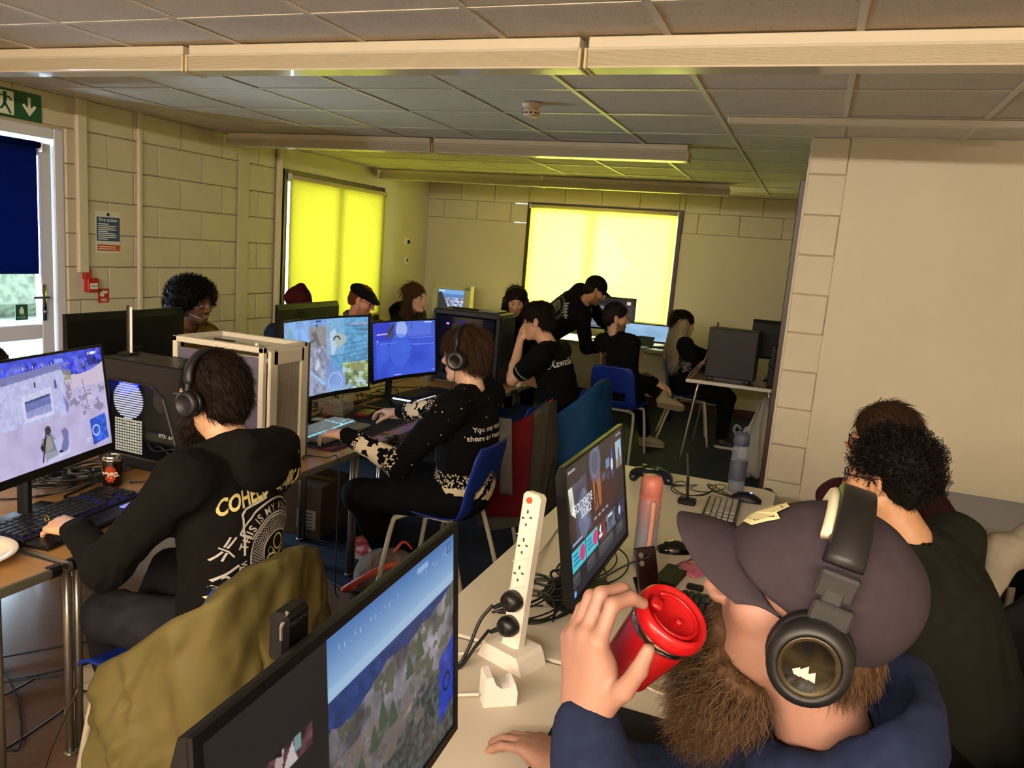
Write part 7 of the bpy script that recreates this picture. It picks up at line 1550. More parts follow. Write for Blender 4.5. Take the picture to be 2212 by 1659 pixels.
short_hair(p4, h_dark, .0045, .004, 1.0, 5200, .026, 11, -.075, -.005, 1, .7, .0011, .0, .004)
T = HT(p4); R = p4.R; bd = SDF(.005); bd.ell(T(.058, 0, -.095), V3(.046, .058, .046), R, .02).cone(T(.066, 0, -.11), T(.074, 0, -.145), .048, .034, .03)
for g in (-1, 1): bd.cone(T(.012, g * .068, -.03), T(.045, g * .056, -.085), .013, .026, .03).ell(T(.055, g * .055, -.018), V3(.04, .028, .030), R, .01, 's')
bd.noise(.004, 80, None, True); V, F = bd.mesh(); N = vnormals(V, F); fl4 = R @ nrm(V3(.1, 0, -1)); head_part(p4, 'beard', None, h_dark, [joinm((V, F), strands(V, N, 1800, .016, lambda P_, n_: fl4[None] + .3 * n_, 8, .0009, 3, .003, .4, .8))])
headphones(p4, 'black studio headphones worn by the player in the printed hoodie', .038, .034, .030, .010, .10, .083, .134)
MB().tube([T(.101 - .02, .05, .004) - p4.off, T(.085, .066, .010) - p4.off, T(.0, .083, .012) - p4.off], .0035, 6).build('glasses', m_hp, p4.root, True)
MB().tube([p4.wr[0] - p4.off + V3(-.118 + .0085 * math.cos(a), .002 + .0 * a, .010 + .0095 * math.sin(a)) for a in np.linspace(0, 2 * PI, 14)], .0014, 6).build('ring', M('gold', '#c89a30', .25, 1.0), p4.root, True)
# printed back: lettering, arched banner, engraved ring, looped emblem
bv = bvh_of(p4.topV, p4.topF); m_pw = M('grey_white_screenprint', '#a9a49c', .75); m_py = M('pale_yellow_screenprint', '#c9bd7a', .75)
U = nrm(-p4.lf); O = p4.nb - p4.u * .245 - p4.fw * .13 + U * .025; Vp = nrm(p4.u)
pr = lambda nm, g, mt: project(nm, g[0], g[1], O, U, Vp, bv, mt, p4, .0028)
circ = lambda c, rx, ry=None, n=36: [(c[0] + rx * math.cos(a), c[1] + (ry or rx) * math.sin(a)) for a in np.arange(n) * 2 * PI / n]
cc = (.012, -.035)
va, fa = text_geo('COHEED', .066, 'LEFT', .03); va = va * V3(.62, 1.0)[:2]; va[:, 1] += .30 * np.clip(va[:, 0], 0, .2) ; pr('back_lettering', (va + V3(-.178, .105)[:2], fa), m_py)
va, fa = text_geo('CAMBRIA', .066, 'LEFT', .03); va = va * V3(.56, 1.0)[:2]; pr('back_lettering', (va + V3(.03, .155)[:2], fa), m_py)
pr('back_lettering', arc_text('THIS IS MY AUDIENCE', .030, .128, cc, PI / 2 + .05, .02), m_pw)
pr('back_lettering', arc_text("WE'RE IN THIS ONE TOGETHER", .022, .124, cc, -PI / 2, .02, True), m_pw)
arc = lambda r, a0, a1, n=40: [(cc[0] + r * math.cos(a), cc[1] + r * math.sin(a)) for a in np.linspace(a0, a1, n)]
A0, A1 = PI / 2 - 1.12, PI / 2 + 1.12
for gseg in (arc(.152, A0, A1), arc(.112, A0, A1), [arc(.112, A0, A0 + .01)[0], arc(.152, A0, A0 + .01)[0]], [arc(.112, A1, A1 + .01)[0], arc(.152, A1, A1 + .01)[0]]): pr('banner_outline', strip2d(gseg, .0055), m_pw)
for r_ in (.104, .060): pr('ring_outline', strip2d(circ(cc, r_), .005, True), m_pw)
gs = []
for k in range(64):
    a = k * 2 * PI / 64
    for sgn in (-1, 1): gs.append(strip2d([(cc[0] + r_ * math.cos(a + sgn * b_), cc[1] + r_ * math.sin(a + sgn * b_)) for r_, b_ in ((.063, 0), (.082, .16), (.101, .0 + .30))], .0013))
pr('engraved_ring', join2d(*gs), m_pw)
pr('emblem', join2d(strip2d(circ((cc[0] - .002, cc[1] + .026), .016, .022), .0045, True), strip2d(circ((cc[0] + .022, cc[1] - .012), .020, .015), .0035, True), strip2d(circ((cc[0] - .022, cc[1] - .020), .022, .014), .0050, True), strip2d([(cc[0] - .02, cc[1] + .006), (cc[0] - .012, cc[1] - .02), (cc[0] + .012, cc[1] - .010), (cc[0] + .034, cc[1] + .012)], .005)), m_py)
for c_ in ((.030, .022), (-.032, .004), (.004, -.042)): pr('emblem_circle', strip2d(circ((cc[0] + c_[0], cc[1] + c_[1]), .0095, None, 20), .0022, True), m_pw)
pr('frame_lines', join2d(strip2d([(-.105, .10), (-.118, .085), (-.110, -.03)], .006), strip2d([(-.105, .10), (-.03, .125)], .006), strip2d([(.06, .13), (.125, .15), (.135, .10)], .006), strip2d([(-.118, -.06), (-.116, -.15)], .006), strip2d([(-.098, -.06), (-.096, -.14)], .005)), m_pw)
pr('date_badge', join2d(strip2d([(-.122, -.055), (-.185, -.10), (-.125, -.14)], .007), (text_geo('20', .042, 'CENTER', .02)[0] + V3(-.138, -.098)[:2], text_geo('20', .042, 'CENTER', .02)[1])), m_pw)
pr('banner_corner', join2d(strip2d([(-.075, -.125), (-.105, -.155), (-.125, -.185)], .006), (text_geo('FE', .034, 'CENTER', .02)[0] + V3(-.085, -.16)[:2], text_geo('FE', .034, 'CENTER', .02)[1])), m_pw)
df = [[(-.170, .0), (-.150, -.012), (-.135, -.03)], [(-.158, .0), (-.148, .028)], [(-.152, -.004), (-.134, .026)], [(-.160, -.012), (-.182, -.034)], [(-.152, -.016), (-.162, -.038)]]
pr('dragonfly', join2d(*[strip2d(g_, .004 if i == 0 else .0055) for i, g_ in enumerate(df)]), m_pw)
pr('bolt_mark', join2d(strip2d([(-.178, -.135), (-.160, -.165), (-.170, -.165), (-.150, -.20)], .009)), m_py)
# sock above the near shoe
sk = SDF(.006); sk.cone(p4.an[0] + V3(0, 0, -.02), p4.an[0] + (p4.kn[0] - p4.an[0]) * .22, .041, .046, .02); V, F = sk.mesh(); sko = link('sock', mesh_from('sock', V - p4.off, F, True), cloth('white_sock', '#b8ada2'), p4.root); tag(sko, 'white sock with dark printed letters')
bvs = bvh_of(V, F); m_sp = M('sock_print', '#2a1c24', .8)
v_, f_ = text_geo('AP', .03, 'CENTER', .02); project('sock_lettering', v_, f_, p4.an[0] + V3(0, -.05, .035), (1, 0, 0), (0, 0, 1), bvs, m_sp, p4, .002, .2)
vv, ff = strip2d([(-.03, -.02), (.0, -.028), (.04, -.006)], .010); project('sock_stripe', vv, ff, p4.an[0] + V3(.0, -.05, .0), (1, 0, 0), (0, 0, 1), bvs, m_sp, p4, .002, .2)
# ---------------------------------------------------------------- player in the patterned black sweater
m_knit = bpy.data.materials.new('black_cream_pattern_knit'); m_knit.use_nodes = True; _n = m_knit.node_tree.nodes; _l = m_knit.node_tree.links; _b = _n['Principled BSDF']; _b.inputs['Roughness'].default_value = .95; _b.inputs['Specular IOR Level'].default_value = .1
_at = _n.new('ShaderNodeAttribute'); _at.attribute_name = 'Col'; _sp = _n.new('ShaderNodeSeparateColor'); _l.new(_at.outputs['Color'], _sp.inputs[0]); _tc = _n.new('ShaderNodeTexCoord')
def _math(op, a, b=None, c=None):
    nd = _n.new('ShaderNodeMath'); nd.operation = op
    for i, q in enumerate((a, b, c)):
        if q is None: continue
        if isinstance(q, (int, float)): nd.inputs[i].default_value = q
        else: _l.new(q, nd.inputs[i])
    return nd.outputs[0]
_nz = _n.new('ShaderNodeTexNoise'); _nz.inputs['Scale'].default_value = 20; _nz.inputs['Detail'].default_value = 2; _l.new(_tc.outputs['Object'], _nz.inputs['Vector'])
_v1 = _n.new('ShaderNodeTexVoronoi'); _v1.inputs['Scale'].default_value = 26; _l.new(_tc.outputs['Object'], _v1.inputs['Vector']); _s1 = _n.new('ShaderNodeSeparateColor'); _l.new(_v1.outputs['Color'], _s1.inputs[0])
_v2 = _n.new('ShaderNodeTexVoronoi'); _v2.inputs['Scale'].default_value = 95; _l.new(_tc.outputs['Object'], _v2.inputs['Vector'])
_star = _math('MULTIPLY', _math('LESS_THAN', _v1.outputs['Distance'], .10), _math('GREATER_THAN', _s1.outputs[0], .45))
_big = _math('MULTIPLY', _math('GREATER_THAN', _nz.outputs['Fac'], .47), _math('GREATER_THAN', _sp.outputs[0], .75))
_chk = _math('MULTIPLY', _math('LESS_THAN', _v2.outputs['Distance'], .42), _math('MULTIPLY', _math('GREATER_THAN', _sp.outputs[0], .25), _math('LESS_THAN', _sp.outputs[0], .75)))
_tot = _math('MINIMUM', _math('ADD', _math('ADD', _big, _chk), _math('MULTIPLY', _star, _math('LESS_THAN', _sp.outputs[0], .25))), 1.0)
_mx = _n.new('ShaderNodeMixRGB'); _mx.inputs[1].default_value = (*hexl('#060607'), 1); _mx.inputs[2].default_value = (*hexl('#cdbfa2'), 1); _l.new(_tot, _mx.inputs[0]); _l.new(_mx.outputs[0], _b.inputs['Base Color'])
p5 = person('young player in black sweater with cream patterned cuffs wearing big headphones', (2.722, .205, 1.178), (179, 5, -2), (2.76, .22, .54), 178,
    ({'w': (2.305, -.10, .795), 'e': (2.55, -.055, .69), 'd': (-1, .12, -.10), 'n': (.08, -.1, 1), 'curl': (.4, .42, .45, .5), 'spread': .09}, {'w': (2.245, .50, .795), 'd': (-1, .25, -.12), 'n': (.1, 0, 1), 'curl': (.35, .35, .4, .45)}),
    ({'a': (2.26, .36, .088), 'k': (2.33, -.02, .50), 'd': (-.9, .1, 0)}, {'a': (2.18, .48, .088), 'k': (2.31, .36, .51), 'd': (-1, 0, 0)}), PALE, m_knit, c_blackt, head_h=.005, cloth_h=.009, hand_h=.005, fold=.006, topname='sweater', shoe=M('coral_red_trainer', '#a8322c', .6), brow=(.12, .07, .035), nb=(2.77, .205, 1.025))
me = p5.top.data; V = p5.topV
d = np.zeros(len(V)); rel = (V - p5.hip); hh_ = rel @ p5.u; tor = np.hypot(rel @ p5.fw, rel @ p5.lf) < .22
dist_arm = np.full(len(V), 9.0)
for i in (0, 1):
    e_, w_ = p5.el[i], p5.wr[i]; v = w_ - e_; L = np.linalg.norm(v); tt = (V - e_) @ v / L ** 2; dd = np.linalg.norm(V - e_ - np.clip(tt, 0, 1)[:, None] * v, axis=1); m = dd < .075
    reg = np.where((tt > .22) & (tt < .74), 1.0, np.where((tt > .02) & (tt < .82), .5, 0.0)); d = np.where(m & (tt > .0) & (tt < .82), np.maximum(d, reg), d); dist_arm = np.where(m & (tt > 0), 0, dist_arm)
body_m = tor & (dist_arm > 1); d = np.where(body_m & (hh_ < .06), 1.0, np.where(body_m & (hh_ < .12), .5, d)); d = np.where(body_m & (hh_ < -.075), 1.0, d)
a_ = me.color_attributes.new('Col', 'FLOAT_COLOR', 'POINT'); c_ = np.ones((len(V), 4), np.float32); c_[:, 0] = d; c_[:, 1] = 0; a_.data.foreach_set('color', c_.ravel())
short_hair(p5, h_brown, .005, .004, 1.02, 5200, .050, 21, -.085, -.002, 1, .30, .0012, .003, .006, 0, (-.25, 0, -.95))
headphones(p5, 'big round black headphones worn by the sweater player', .046, .036, .028, .010, .05, .084, .136, None, False, M('dull_silver_line', '#6b6864', .4, .6))
cable('thin black headphone lead hanging from the sweater player to the desk', [HT(p5)(.0, .10, -.05), HT(p5)(.03, .10, -.14), (2.58, .06, .90), (2.42, .02, .80), (2.30, .3, TZ + .01)], .002)
bv = bvh_of(p5.topV, p5.topF); O = p5.nb - p5.u * .15 - p5.fw * .12; U = nrm(-p5.lf); Vp = nrm(p5.u)
for k, ln in enumerate(('You may start', 'there are number')): v_, f_ = text_geo(ln, .034, 'LEFT', .012); project('back_lettering', v_ + V3(-.135 - .02 * k, -.04 * k)[:2], f_, O, U, Vp, bv, M('white_knit_letters', '#c8c4ba', .8), p5)
# ---------------------------------------------------------------- t-shirt player resting face on hand
p6 = person('young player in black t-shirt with white lettering resting his face on his hand', (2.432, 2.02, 1.20), (186, 14, 4), (2.70, 2.02, .54), 178,
    ({'w': (2.33, 1.985, 1.055), 'e': (2.345, 1.86, .80), 'd': (.1, .35, 1), 'n': (-.5, -.75, .1), 'curl': (.55, .55, .6, .6), 'spread': .03}, {'w': (2.14, 2.20, .78), 'd': (-1, 0, 0)}),
    ({'a': (2.2, 1.95, .088), 'd': (-1, 0, 0)}, {'a': (2.2, 2.2, .088), 'd': (-1, 0, 0)}), FAIR, c_tshirt, c_bluejean, head_h=.006, cloth_h=.011, hand_h=.006, sleeve='short', fold=.006, topname='t_shirt', nb=(2.53, 2.02, 1.045))
short_hair(p6, h_dark, .006, .004, 1.03, 2600, .045, 31, -.075, -.012, 1, .3, .0014, .003, .008, 0, (.1, 0, -1))
bv = bvh_of(p6.topV, p6.topF); v_, f_ = text_geo('Kawasaki', .070, 'CENTER', .012); project('back_lettering', v_ * V3(.80, 1)[:2] + V3(-.075, .01)[:2], f_, p6.nb - p6.u * .14 - p6.fw * .12, -p6.lf, p6.u, bv, M('white_screenprint', '#c9c9c4', .7), p6, .003)
for i in (0, 1):
    m_ = p6.sh[i] + (p6.el[i] - p6.sh[i]) * .64; v = nrm(p6.el[i] - p6.sh[i]); a1 = nrm(np.cross(v, (0, 0, 1.0))); a2 = np.cross(v, a1); MB().tube([m_ + .066 * (a1 * math.cos(b_) + a2 * math.sin(b_)) - p6.off for b_ in np.linspace(0, 2 * PI, 20)], .006, 6).build('sleeve_trim', M('pale_green_trim', '#7c8a68', .8), p6.root, True)
tag(MB().lathe([(0, 0), (.022, 0), (.026, .03), (0, .03)], (2.28, 2.16, TZ), 14).build('bottle_cap', m_white, None, True), 'small white cap standing at the table edge beside the t-shirt player', 'cap')
# ---------------------------------------------------------------- man leaning over in a printed jacket and cap
p7 = person('man in black printed jacket and cap leaning over the far table', (2.285, 4.02, 1.36), (28, 28, 0), (1.74, 4.22, .93), 30,
    ({'w': (2.45, 4.78, .86), 'd': (.8, .6, -.5)}, {'w': (2.50, 4.10, .84), 'd': (1, .2, -.5)}), ({'a': (1.86, 4.42, .088), 'd': (.9, .4, 0)}, {'a': (2.0, 4.18, .088), 'd': (.9, .4, 0)}), TAN, c_black, c_blackt, head_h=.007, cloth_h=.013, hand_h=.007, fold=.007, topname='jacket', nb=(2.19, 4.06, 1.25), stubble=.6, fat=1.2, wid=1.0, shoulders=.15)
T = HT(p7); R = p7.R; s = SDF(.006); s.ell(T(-.014, 0, .040), V3(.110, .088, .098), R, .02).half(T(.09, 0, .030), R @ nrm(V3(.25, 0, -1.0)), .006); V, F = s.mesh(); cp7 = link('cap', mesh_from('cap', V - p7.off, F, True), c_black, p7.root)
MB().sheet([[T(.088 * math.cos(a) + b_ * .07 * math.cos(a * .8), .078 * math.sin(a), .045 - .012 * b_ - .04 * (math.sin(a)) ** 2) - p7.off for a in np.linspace(-1.2, 1.2, 13)] for b_ in np.linspace(0, 1, 5)], .004).build('brim', c_black, cp7, True)
short_hair(p7, h_dark, .007, .003, 1.0, 0)
bv = bvh_of(p7.topV, p7.topF); O = p7.nb - p7.u * .24 - p7.fw * .14; m_g = M('grey_print', '#6f6c66', .8); m_gw = M('white_print_dim', '#a8a6a0', .8)
U7, V7 = -p7.lf, p7.u
for r_, w_ in ((.115, .006), (.10, .004)): g_ = strip2d(circ((0, 0), r_), w_, True); project('back_emblem', g_[0], g_[1], O, U7, V7, bv, m_g, p7, .004)
rr_ = random.Random(5); gs = [strip2d([(rr_.uniform(-.07, .07), rr_.uniform(-.07, .07)) for _ in range(4)], .007) for _ in range(9)]; g_ = join2d(*gs); project('back_emblem', g_[0], g_[1], O, U7, V7, bv, m_g, p7, .004)
g_ = join2d(*[strip2d([(.02 + .026 * k, .10 - .012 * k), (.032 + .026 * k, .155 - .012 * k), (.040 + .026 * k, .11 - .012 * k), (.050 + .026 * k, .13 - .012 * k)], .006) for k in range(5)]); project('back_script', g_[0], g_[1], O, U7, V7, bv, m_gw, p7, .004)
# ---------------------------------------------------------------- man in black coat, legs crossed
p8 = person('man in black coat sitting with crossed legs and cream trainers, short beard', (2.655, 3.40, 1.175), (22, 4, 0), (2.75, 3.42, .54), 52,
    ({'w': (2.70, 3.98, .84), 'd': (.2, 1, 0)}, {'w': (3.02, 3.52, .66), 'd': (.8, .2, -.4), 'n': (.4, -.3, .8)}), ({'a': (2.92, 3.90, .088), 'k': (2.78, 3.86, .56), 'd': (.95, .25, 0)}, {'a': (3.11, 3.50, .54), 'k': (2.86, 3.86, .60), 'd': (.80, .35, -.12), 'n': (.15, .75, .6)}), FAIR, c_black, c_blackt, head_h=.006, cloth_h=.012, hand_h=.006, fold=.008, topname='coat', shoe=M('cream_leather_trainer', '#8f8468', .6), sole=M('cream_sole', '#9a8a68', .7), stubble=.75, brow=(.04, .02, .012), nb=(2.67, 3.40, 1.02))
short_hair(p8, h_dark, .006, .003, 1.0, 1500, .02, 41, -.075, .004, 1, .5, .0012, 0, .004)
bv = bvh_of(p8.topV, p8.topF); O = p8.nb - p8.u * .26 - p8.fw * .13 + p8.lf * .09
for pts, col in (([(-.10, -.17), (.10, -.17), (.10, -.02), (.02, .01), (-.10, -.03)], '#7e1c10'), ([(-.02, -.02), (.04, -.02), (.05, .13), (.0, .14)], '#9a6226'), ([(.05, -.02), (.10, -.02), (.10, .14), (.06, .14)], '#3a2a1c')):
    cx_, cy_ = np.mean([p[0] for p in pts]), np.mean([p[1] for p in pts]); n_ = 8; g_ = [(cx_ + (a[0] - cx_) * s_, cy_ + (a[1] - cy_) * s_) for s_ in (.25, .5, .75, 1) for a in [tuple(np.array(pts[i]) + (np.array(pts[(i + 1) % len(pts)]) - np.array(pts[i])) * q_) for i in range(len(pts)) for q_ in (0, .5)]]; m_ = len(pts) * 2
    fs_ = [(r_ * m_ + i, r_ * m_ + (i + 1) % m_, (r_ + 1) * m_ + (i + 1) % m_, (r_ + 1) * m_ + i) for r_ in range(3) for i in range(m_)] + [tuple(range(m_))]; project('flame_print', g_, fs_, O, -p8.lf, p8.u, bv, M('coat_print_' + col[1:], col, .8), p8, .004)
for k in range(4): g_ = strip2d([(-.095, .13 - .028 * k), (-.03, .13 - .028 * k)], .012); project('print_lines', g_[0], g_[1], O, -p8.lf, p8.u, bv, m_g, p8, .004)
# ---------------------------------------------------------------- woman with long fair ends
p9 = person('woman with long dark hair fading to blonde in black printed top, seen from behind', (3.065, 4.42, 1.10), (25, 8, 0), (3.14, 4.42, .54), 20,
    ({'w': (3.50, 4.52, .79), 'd': (1, 0, 0)}, {'w': (3.50, 4.22, .79), 'd': (1, .1, 0)}), ({'a': (3.55, 4.55, .088), 'd': (1, 0, 0)}, {'a': (3.55, 4.3, .088), 'd': (1, 0, 0)}), FAIR, c_black, c_blackt, head_h=.007, cloth_h=.013, hand_h=.007, fold=.006, topname='top', nb=(3.06, 4.42, .965), fat=1.05, kscale=.92)
def long_hair(f, mat, length=.40, back=.05, spread=.085, h=.007, n=2600, seed=1, wav=.006, width=.0018, fringe=0.0, mat2=None, rad=.036):
    T = HT(f); R = f.R; s = SDF(h); dn = V3(0, 0, -1.0); s.ell(T(-.018, 0, .042), V3(.106, .086, .096), R, .02).ell(T(.118, 0, -.04 + fringe), V3(.078, .062, .100), R, .012, 's')
    b0 = T(-.06, 0, .0); tail = [b0, b0 + dn * length * .45 - f.fw * back * .4, b0 + dn * length - f.fw * back]
    q = SDF(h)
    for y in (-1, -.33, .33, 1):
        a0 = T(-.055 + .030 * abs(y), y * .062, .01); q.chain([a0, a0 + dn * length * .5 - f.fw * back * .5 + f.lf * y * spread * .25, a0 + dn * length * (.95 - .1 * abs(y)) - f.fw * back + f.lf * y * spread * .35], [rad, rad, rad * .5], .03)
    s.noise(.004, 50, None, True); q.noise(.008, 38, np.diag([1.0, 1.0, .25]), True)
    V1, F1 = s.mesh(); V2, F2 = q.mesh(); fl = lambda P_, n_: dn[None] * 1.0 + .12 * n_
    def fl2(P_, n_): d = dn[None] - n_ * (n_ @ dn)[:, None] - .4 * f.fw[None]; return d / np.maximum(np.linalg.norm(d, axis=1, keepdims=True), 1e-6)
    N1, N2 = vnormals(V1, F1), vnormals(V2, F2); e1 = strands(V1, N1, n // 2, .07, fl2, seed, width, 4, wav * .4, .12, .2); e2 = strands(V2, N2, n, .10, fl, seed + 1, width, 5, wav, .15, .25)
    link('hair', mesh_from('hair', *[(lambda a, b_: (a - f.off, b_))(*joinm((V1, F1), e1))][0], True), mat, f.root); link('hair_lengths', mesh_from('hair_lengths', *[(lambda a, b_: (a - f.off, b_))(*joinm((V2, F2), e2))][0], True), mat2 or mat, f.root)
long_hair(p9, h_dark, .40, .05, .22, .007, 3600, 51, .010, .0024, -.01, h_blonde, rad=.052)
bv = bvh_of(p9.topV, p9.topF); gs = join2d(*[strip2d([(rr_.uniform(-.05, .05), rr_.uniform(-.06, .06)) for _ in range(3)], .007) for _ in range(10)]); project('sleeve_print', gs[0], gs[1], p9.sh[1] - p9.u * .20 - V3(0, .1, 0), (1, 0, 0), (0, 0, 1), bv, m_g, p9, .004)
# ---------------------------------------------------------------- man with headphones facing this way
p10 = person('long haired man with headphones facing this way above the tall black computer', (1.665, 3.60, 1.215), (-64, 20, 0), (1.66, 3.98, .54), -75,
    ({'w': (1.98, 3.38, .80), 'd': (.1, -1, 0)}, {'w': (1.62, 3.36, .80), 'd': (0, -1, 0)}), ({'a': (1.85, 3.6, .088), 'd': (0, -1, 0)}, {'a': (1.65, 3.6, .088), 'd': (0, -1, 0)}), FAIR, c_black, c_blackt, head_h=.0055, cloth_h=.013, hand_h=.007, fold=.007, topname='jacket', nb=(1.635, 3.72, 1.05), stubble=.35, brow=(.05, .03, .02))
long_hair(p10, h_dark, .30, .02, .09, .007, 1400, 61, .004, .0018, .004); headphones(p10, 'black headphones on the long haired man facing this way', .036, .03, .024, .009, .06, .084, .132)
MB().box(p10.nb - p10.u * .15 + p10.fw * .185 - p10.off, (.004, .004, .12), None, .001).build('zip', m_silver, p10.root)
# ---------------------------------------------------------------- afro haired man by the left wall
p11 = person('smiling man with big round afro and headset microphone by the left wall', (.755, .625, 1.212), (0, 4, 0), (.56, .62, .54), 0,
    ({'w': (1.10, .80, .80), 'd': (1, 0, 0)}, {'w': (1.10, .45, .80), 'd': (1, 0, 0)}), ({'a': (1.0, .75, .088), 'd': (1, 0, 0)}, {'a': (1.0, .5, .088), 'd': (1, 0, 0)}), DARK, c_olive, c_blackt, head_h=.005, cloth_h=.012, hand_h=.007, fold=.006, topname='overshirt', nb=(.675, .63, 1.05), brow=(.008, .006, .005), stubble=.5, lips=(.14, .055, .045))
T = HT(p11); R = p11.R; s = SDF(.006); s.ell(T(-.038, 0, .045), V3(.130, .142, .112), R, .03).ell(T(-.080, 0, -.03), V3(.080, .128, .080), R, .04).ell(T(.135, 0, -.050), V3(.112, .080, .108), R, .015, 's').half(T(0, 0, -.10), V3(0, 0, -1), .02); s.noise(.011, 42).noise(.006, 90)
V, F = s.mesh(); N = vnormals(V, F); head_part(p11, 'hair', None, h_black, [joinm((V, F), strands(V, N, 4200, .020, lambda P_, n_: n_, 71, .0013, 5, .0042, .5, .9, False))])
MB().ell if False else None
tm = MB().tube([T(.094 - .010 * (y / .02) ** 2, y, -.064 + .006 * (y / .02) ** 2) - p11.off for y in np.linspace(-.019, .019, 9)], .0042, 6, flat=.7); tm.build('teeth', M('tooth_white', '#d8cfc4', .3), p11.root, True)
MB().tube(curve_pts([T(.0, -.085, -.03) - p11.off, T(.06, -.075, -.06) - p11.off, T(.115, -.05, -.075) - p11.off], 5), .002, 6).lathe([(0, -.004), (.004, 0), (0, .004)], T(.117, -.05, -.076) - p11.off, 8).build('microphone', m_silver, p11.root, True)
# ---------------------------------------------------------------- beanie, flat cap and long hair by the left window
p12 = person('person in dark red beanie mostly hidden behind the dark monitor back', (.40, 2.10, 1.095), (8, 18, 0), (.36, 2.05, .54), 0,
    ({'w': (1.0, 2.2, .80), 'd': (1, 0, 0)}, {'w': (1.0, 1.9, .80), 'd': (1, 0, 0)}), ({'a': (.85, 2.1, .088), 'd': (1, 0, 0)}, {'a': (.85, 1.9, .088), 'd': (1, 0, 0)}), FAIR, cloth('blue_check_shirt', '#26364e'), c_blackt, head_h=.008, cloth_h=.014, hand_h=.008, topname='shirt')
T = HT(p12); s = SDF(.006); s.ell(T(-.016, 0, .050), V3(.112, .094, .108), p12.R, .02).half(T(0, 0, .0), p12.R @ V3(-.2, 0, -1), .006).cone(T(-.02, 0, .13), T(-.025, 0, .16), .05, .03, .05); s.noise(.003, 40, np.diag([1, 1, .3]), True); V, F = s.mesh(); link('beanie', mesh_from('beanie', V - p12.off, F, True), cloth('dark_red_knit_beanie', '#3a0f10'), p12.root)
p13 = person('man in black flat cap and glasses looking down, grey collar', (.785, 2.42, 1.172), (18, 20, 0), (.56, 2.55, .54), 10,
    ({'w': (1.1, 2.62, .80), 'd': (1, 0, 0)}, {'w': (1.1, 2.30, .80), 'd': (1, 0, 0)}), ({'a': (.95, 2.6, .088), 'd': (1, 0, 0)}, {'a': (.95, 2.4, .088), 'd': (1, 0, 0)}), ROSY, c_grey, c_blackt, head_h=.0055, cloth_h=.012, hand_h=.008, topname='jacket', nb=(.70, 2.45, 1.01), stubble=.6, brow=(.20, .09, .05))
T = HT(p13); s = SDF(.005); s.ell(T(-.012, 0, .058), V3(.120, .096, .062), p13.R @ roty(.16), .03).half(T(.0, 0, .030), p13.R @ nrm(V3(-.12, 0, -1)), .006).ell(T(.085, 0, .040), V3(.060, .075, .022), p13.R @ roty(.22), .02); s.noise(.003, 30); V, F = s.mesh(); link('flat_cap', mesh_from('flat_cap', V - p13.off, F, True), cloth('black_wool_cap', '#0d0d10'), p13.root)
short_hair(p13, m_hairs('ginger_hair', '#5a2f18'), .006, .003, .97, 800, .012, 81, -.06, .0, 1, .4); glasses(p13, m_hp, .022, .106)
cl = SDF(.006); cl.chain([p13.nb + V3(0, 0, .03) + (p13.lf * math.cos(a) + p13.fw * math.sin(a)) * .075 for a in np.linspace(-PI, PI, 11)], .018, .01); V, F = cl.mesh(); link('collar', mesh_from('collar', V - p13.off, F, True), c_grey, p13.root)
p14 = person('long brown haired player in black hoodie near the room corner', (.84, 3.22, 1.175), (-4, 4, 0), (.62, 3.36, .54), 0,
    ({'w': (1.15, 3.3, .80), 'd': (1, 0, 0)}, {'w': (1.15, 3.05, .80), 'd': (1, 0, 0)}), ({'a': (1.0, 3.4, .088), 'd': (1, 0, 0)}, {'a': (1.0, 3.2, .088), 'd': (1, 0, 0)}), PALE, c_black, c_blackt, head_h=.0055, cloth_h=.012, hand_h=.008, topname='hoodie', hood=True, nb=(.76, 3.26, 1.015), brow=(.06, .04, .025))
long_hair(p14, h_lbrown, .32, .05, .10, .007, 1600, 91, .004, .0018, .006)
p15 = person('person cut off by the left picture edge, only dark hair and brow showing', (.55, -.49, .90), (-10, 10, 0), (.48, -.40, .42), 0,
    ({'w': (1.0, -.25, .80), 'd': (1, 0, 0)}, {'w': (1.0, -.6, .80), 'd': (1, 0, 0)}), ({'a': (.95, -.3, .088), 'd': (1, 0, 0)}, {'a': (.95, -.5, .088), 'd': (1, 0, 0)}), FAIR, c_black, c_blackt, head_h=.007, cloth_h=.014, hand_h=.008, topname='sweater')
short_hair(p15, h_dark, .007, .004, 1.02, 600, .02, 95)
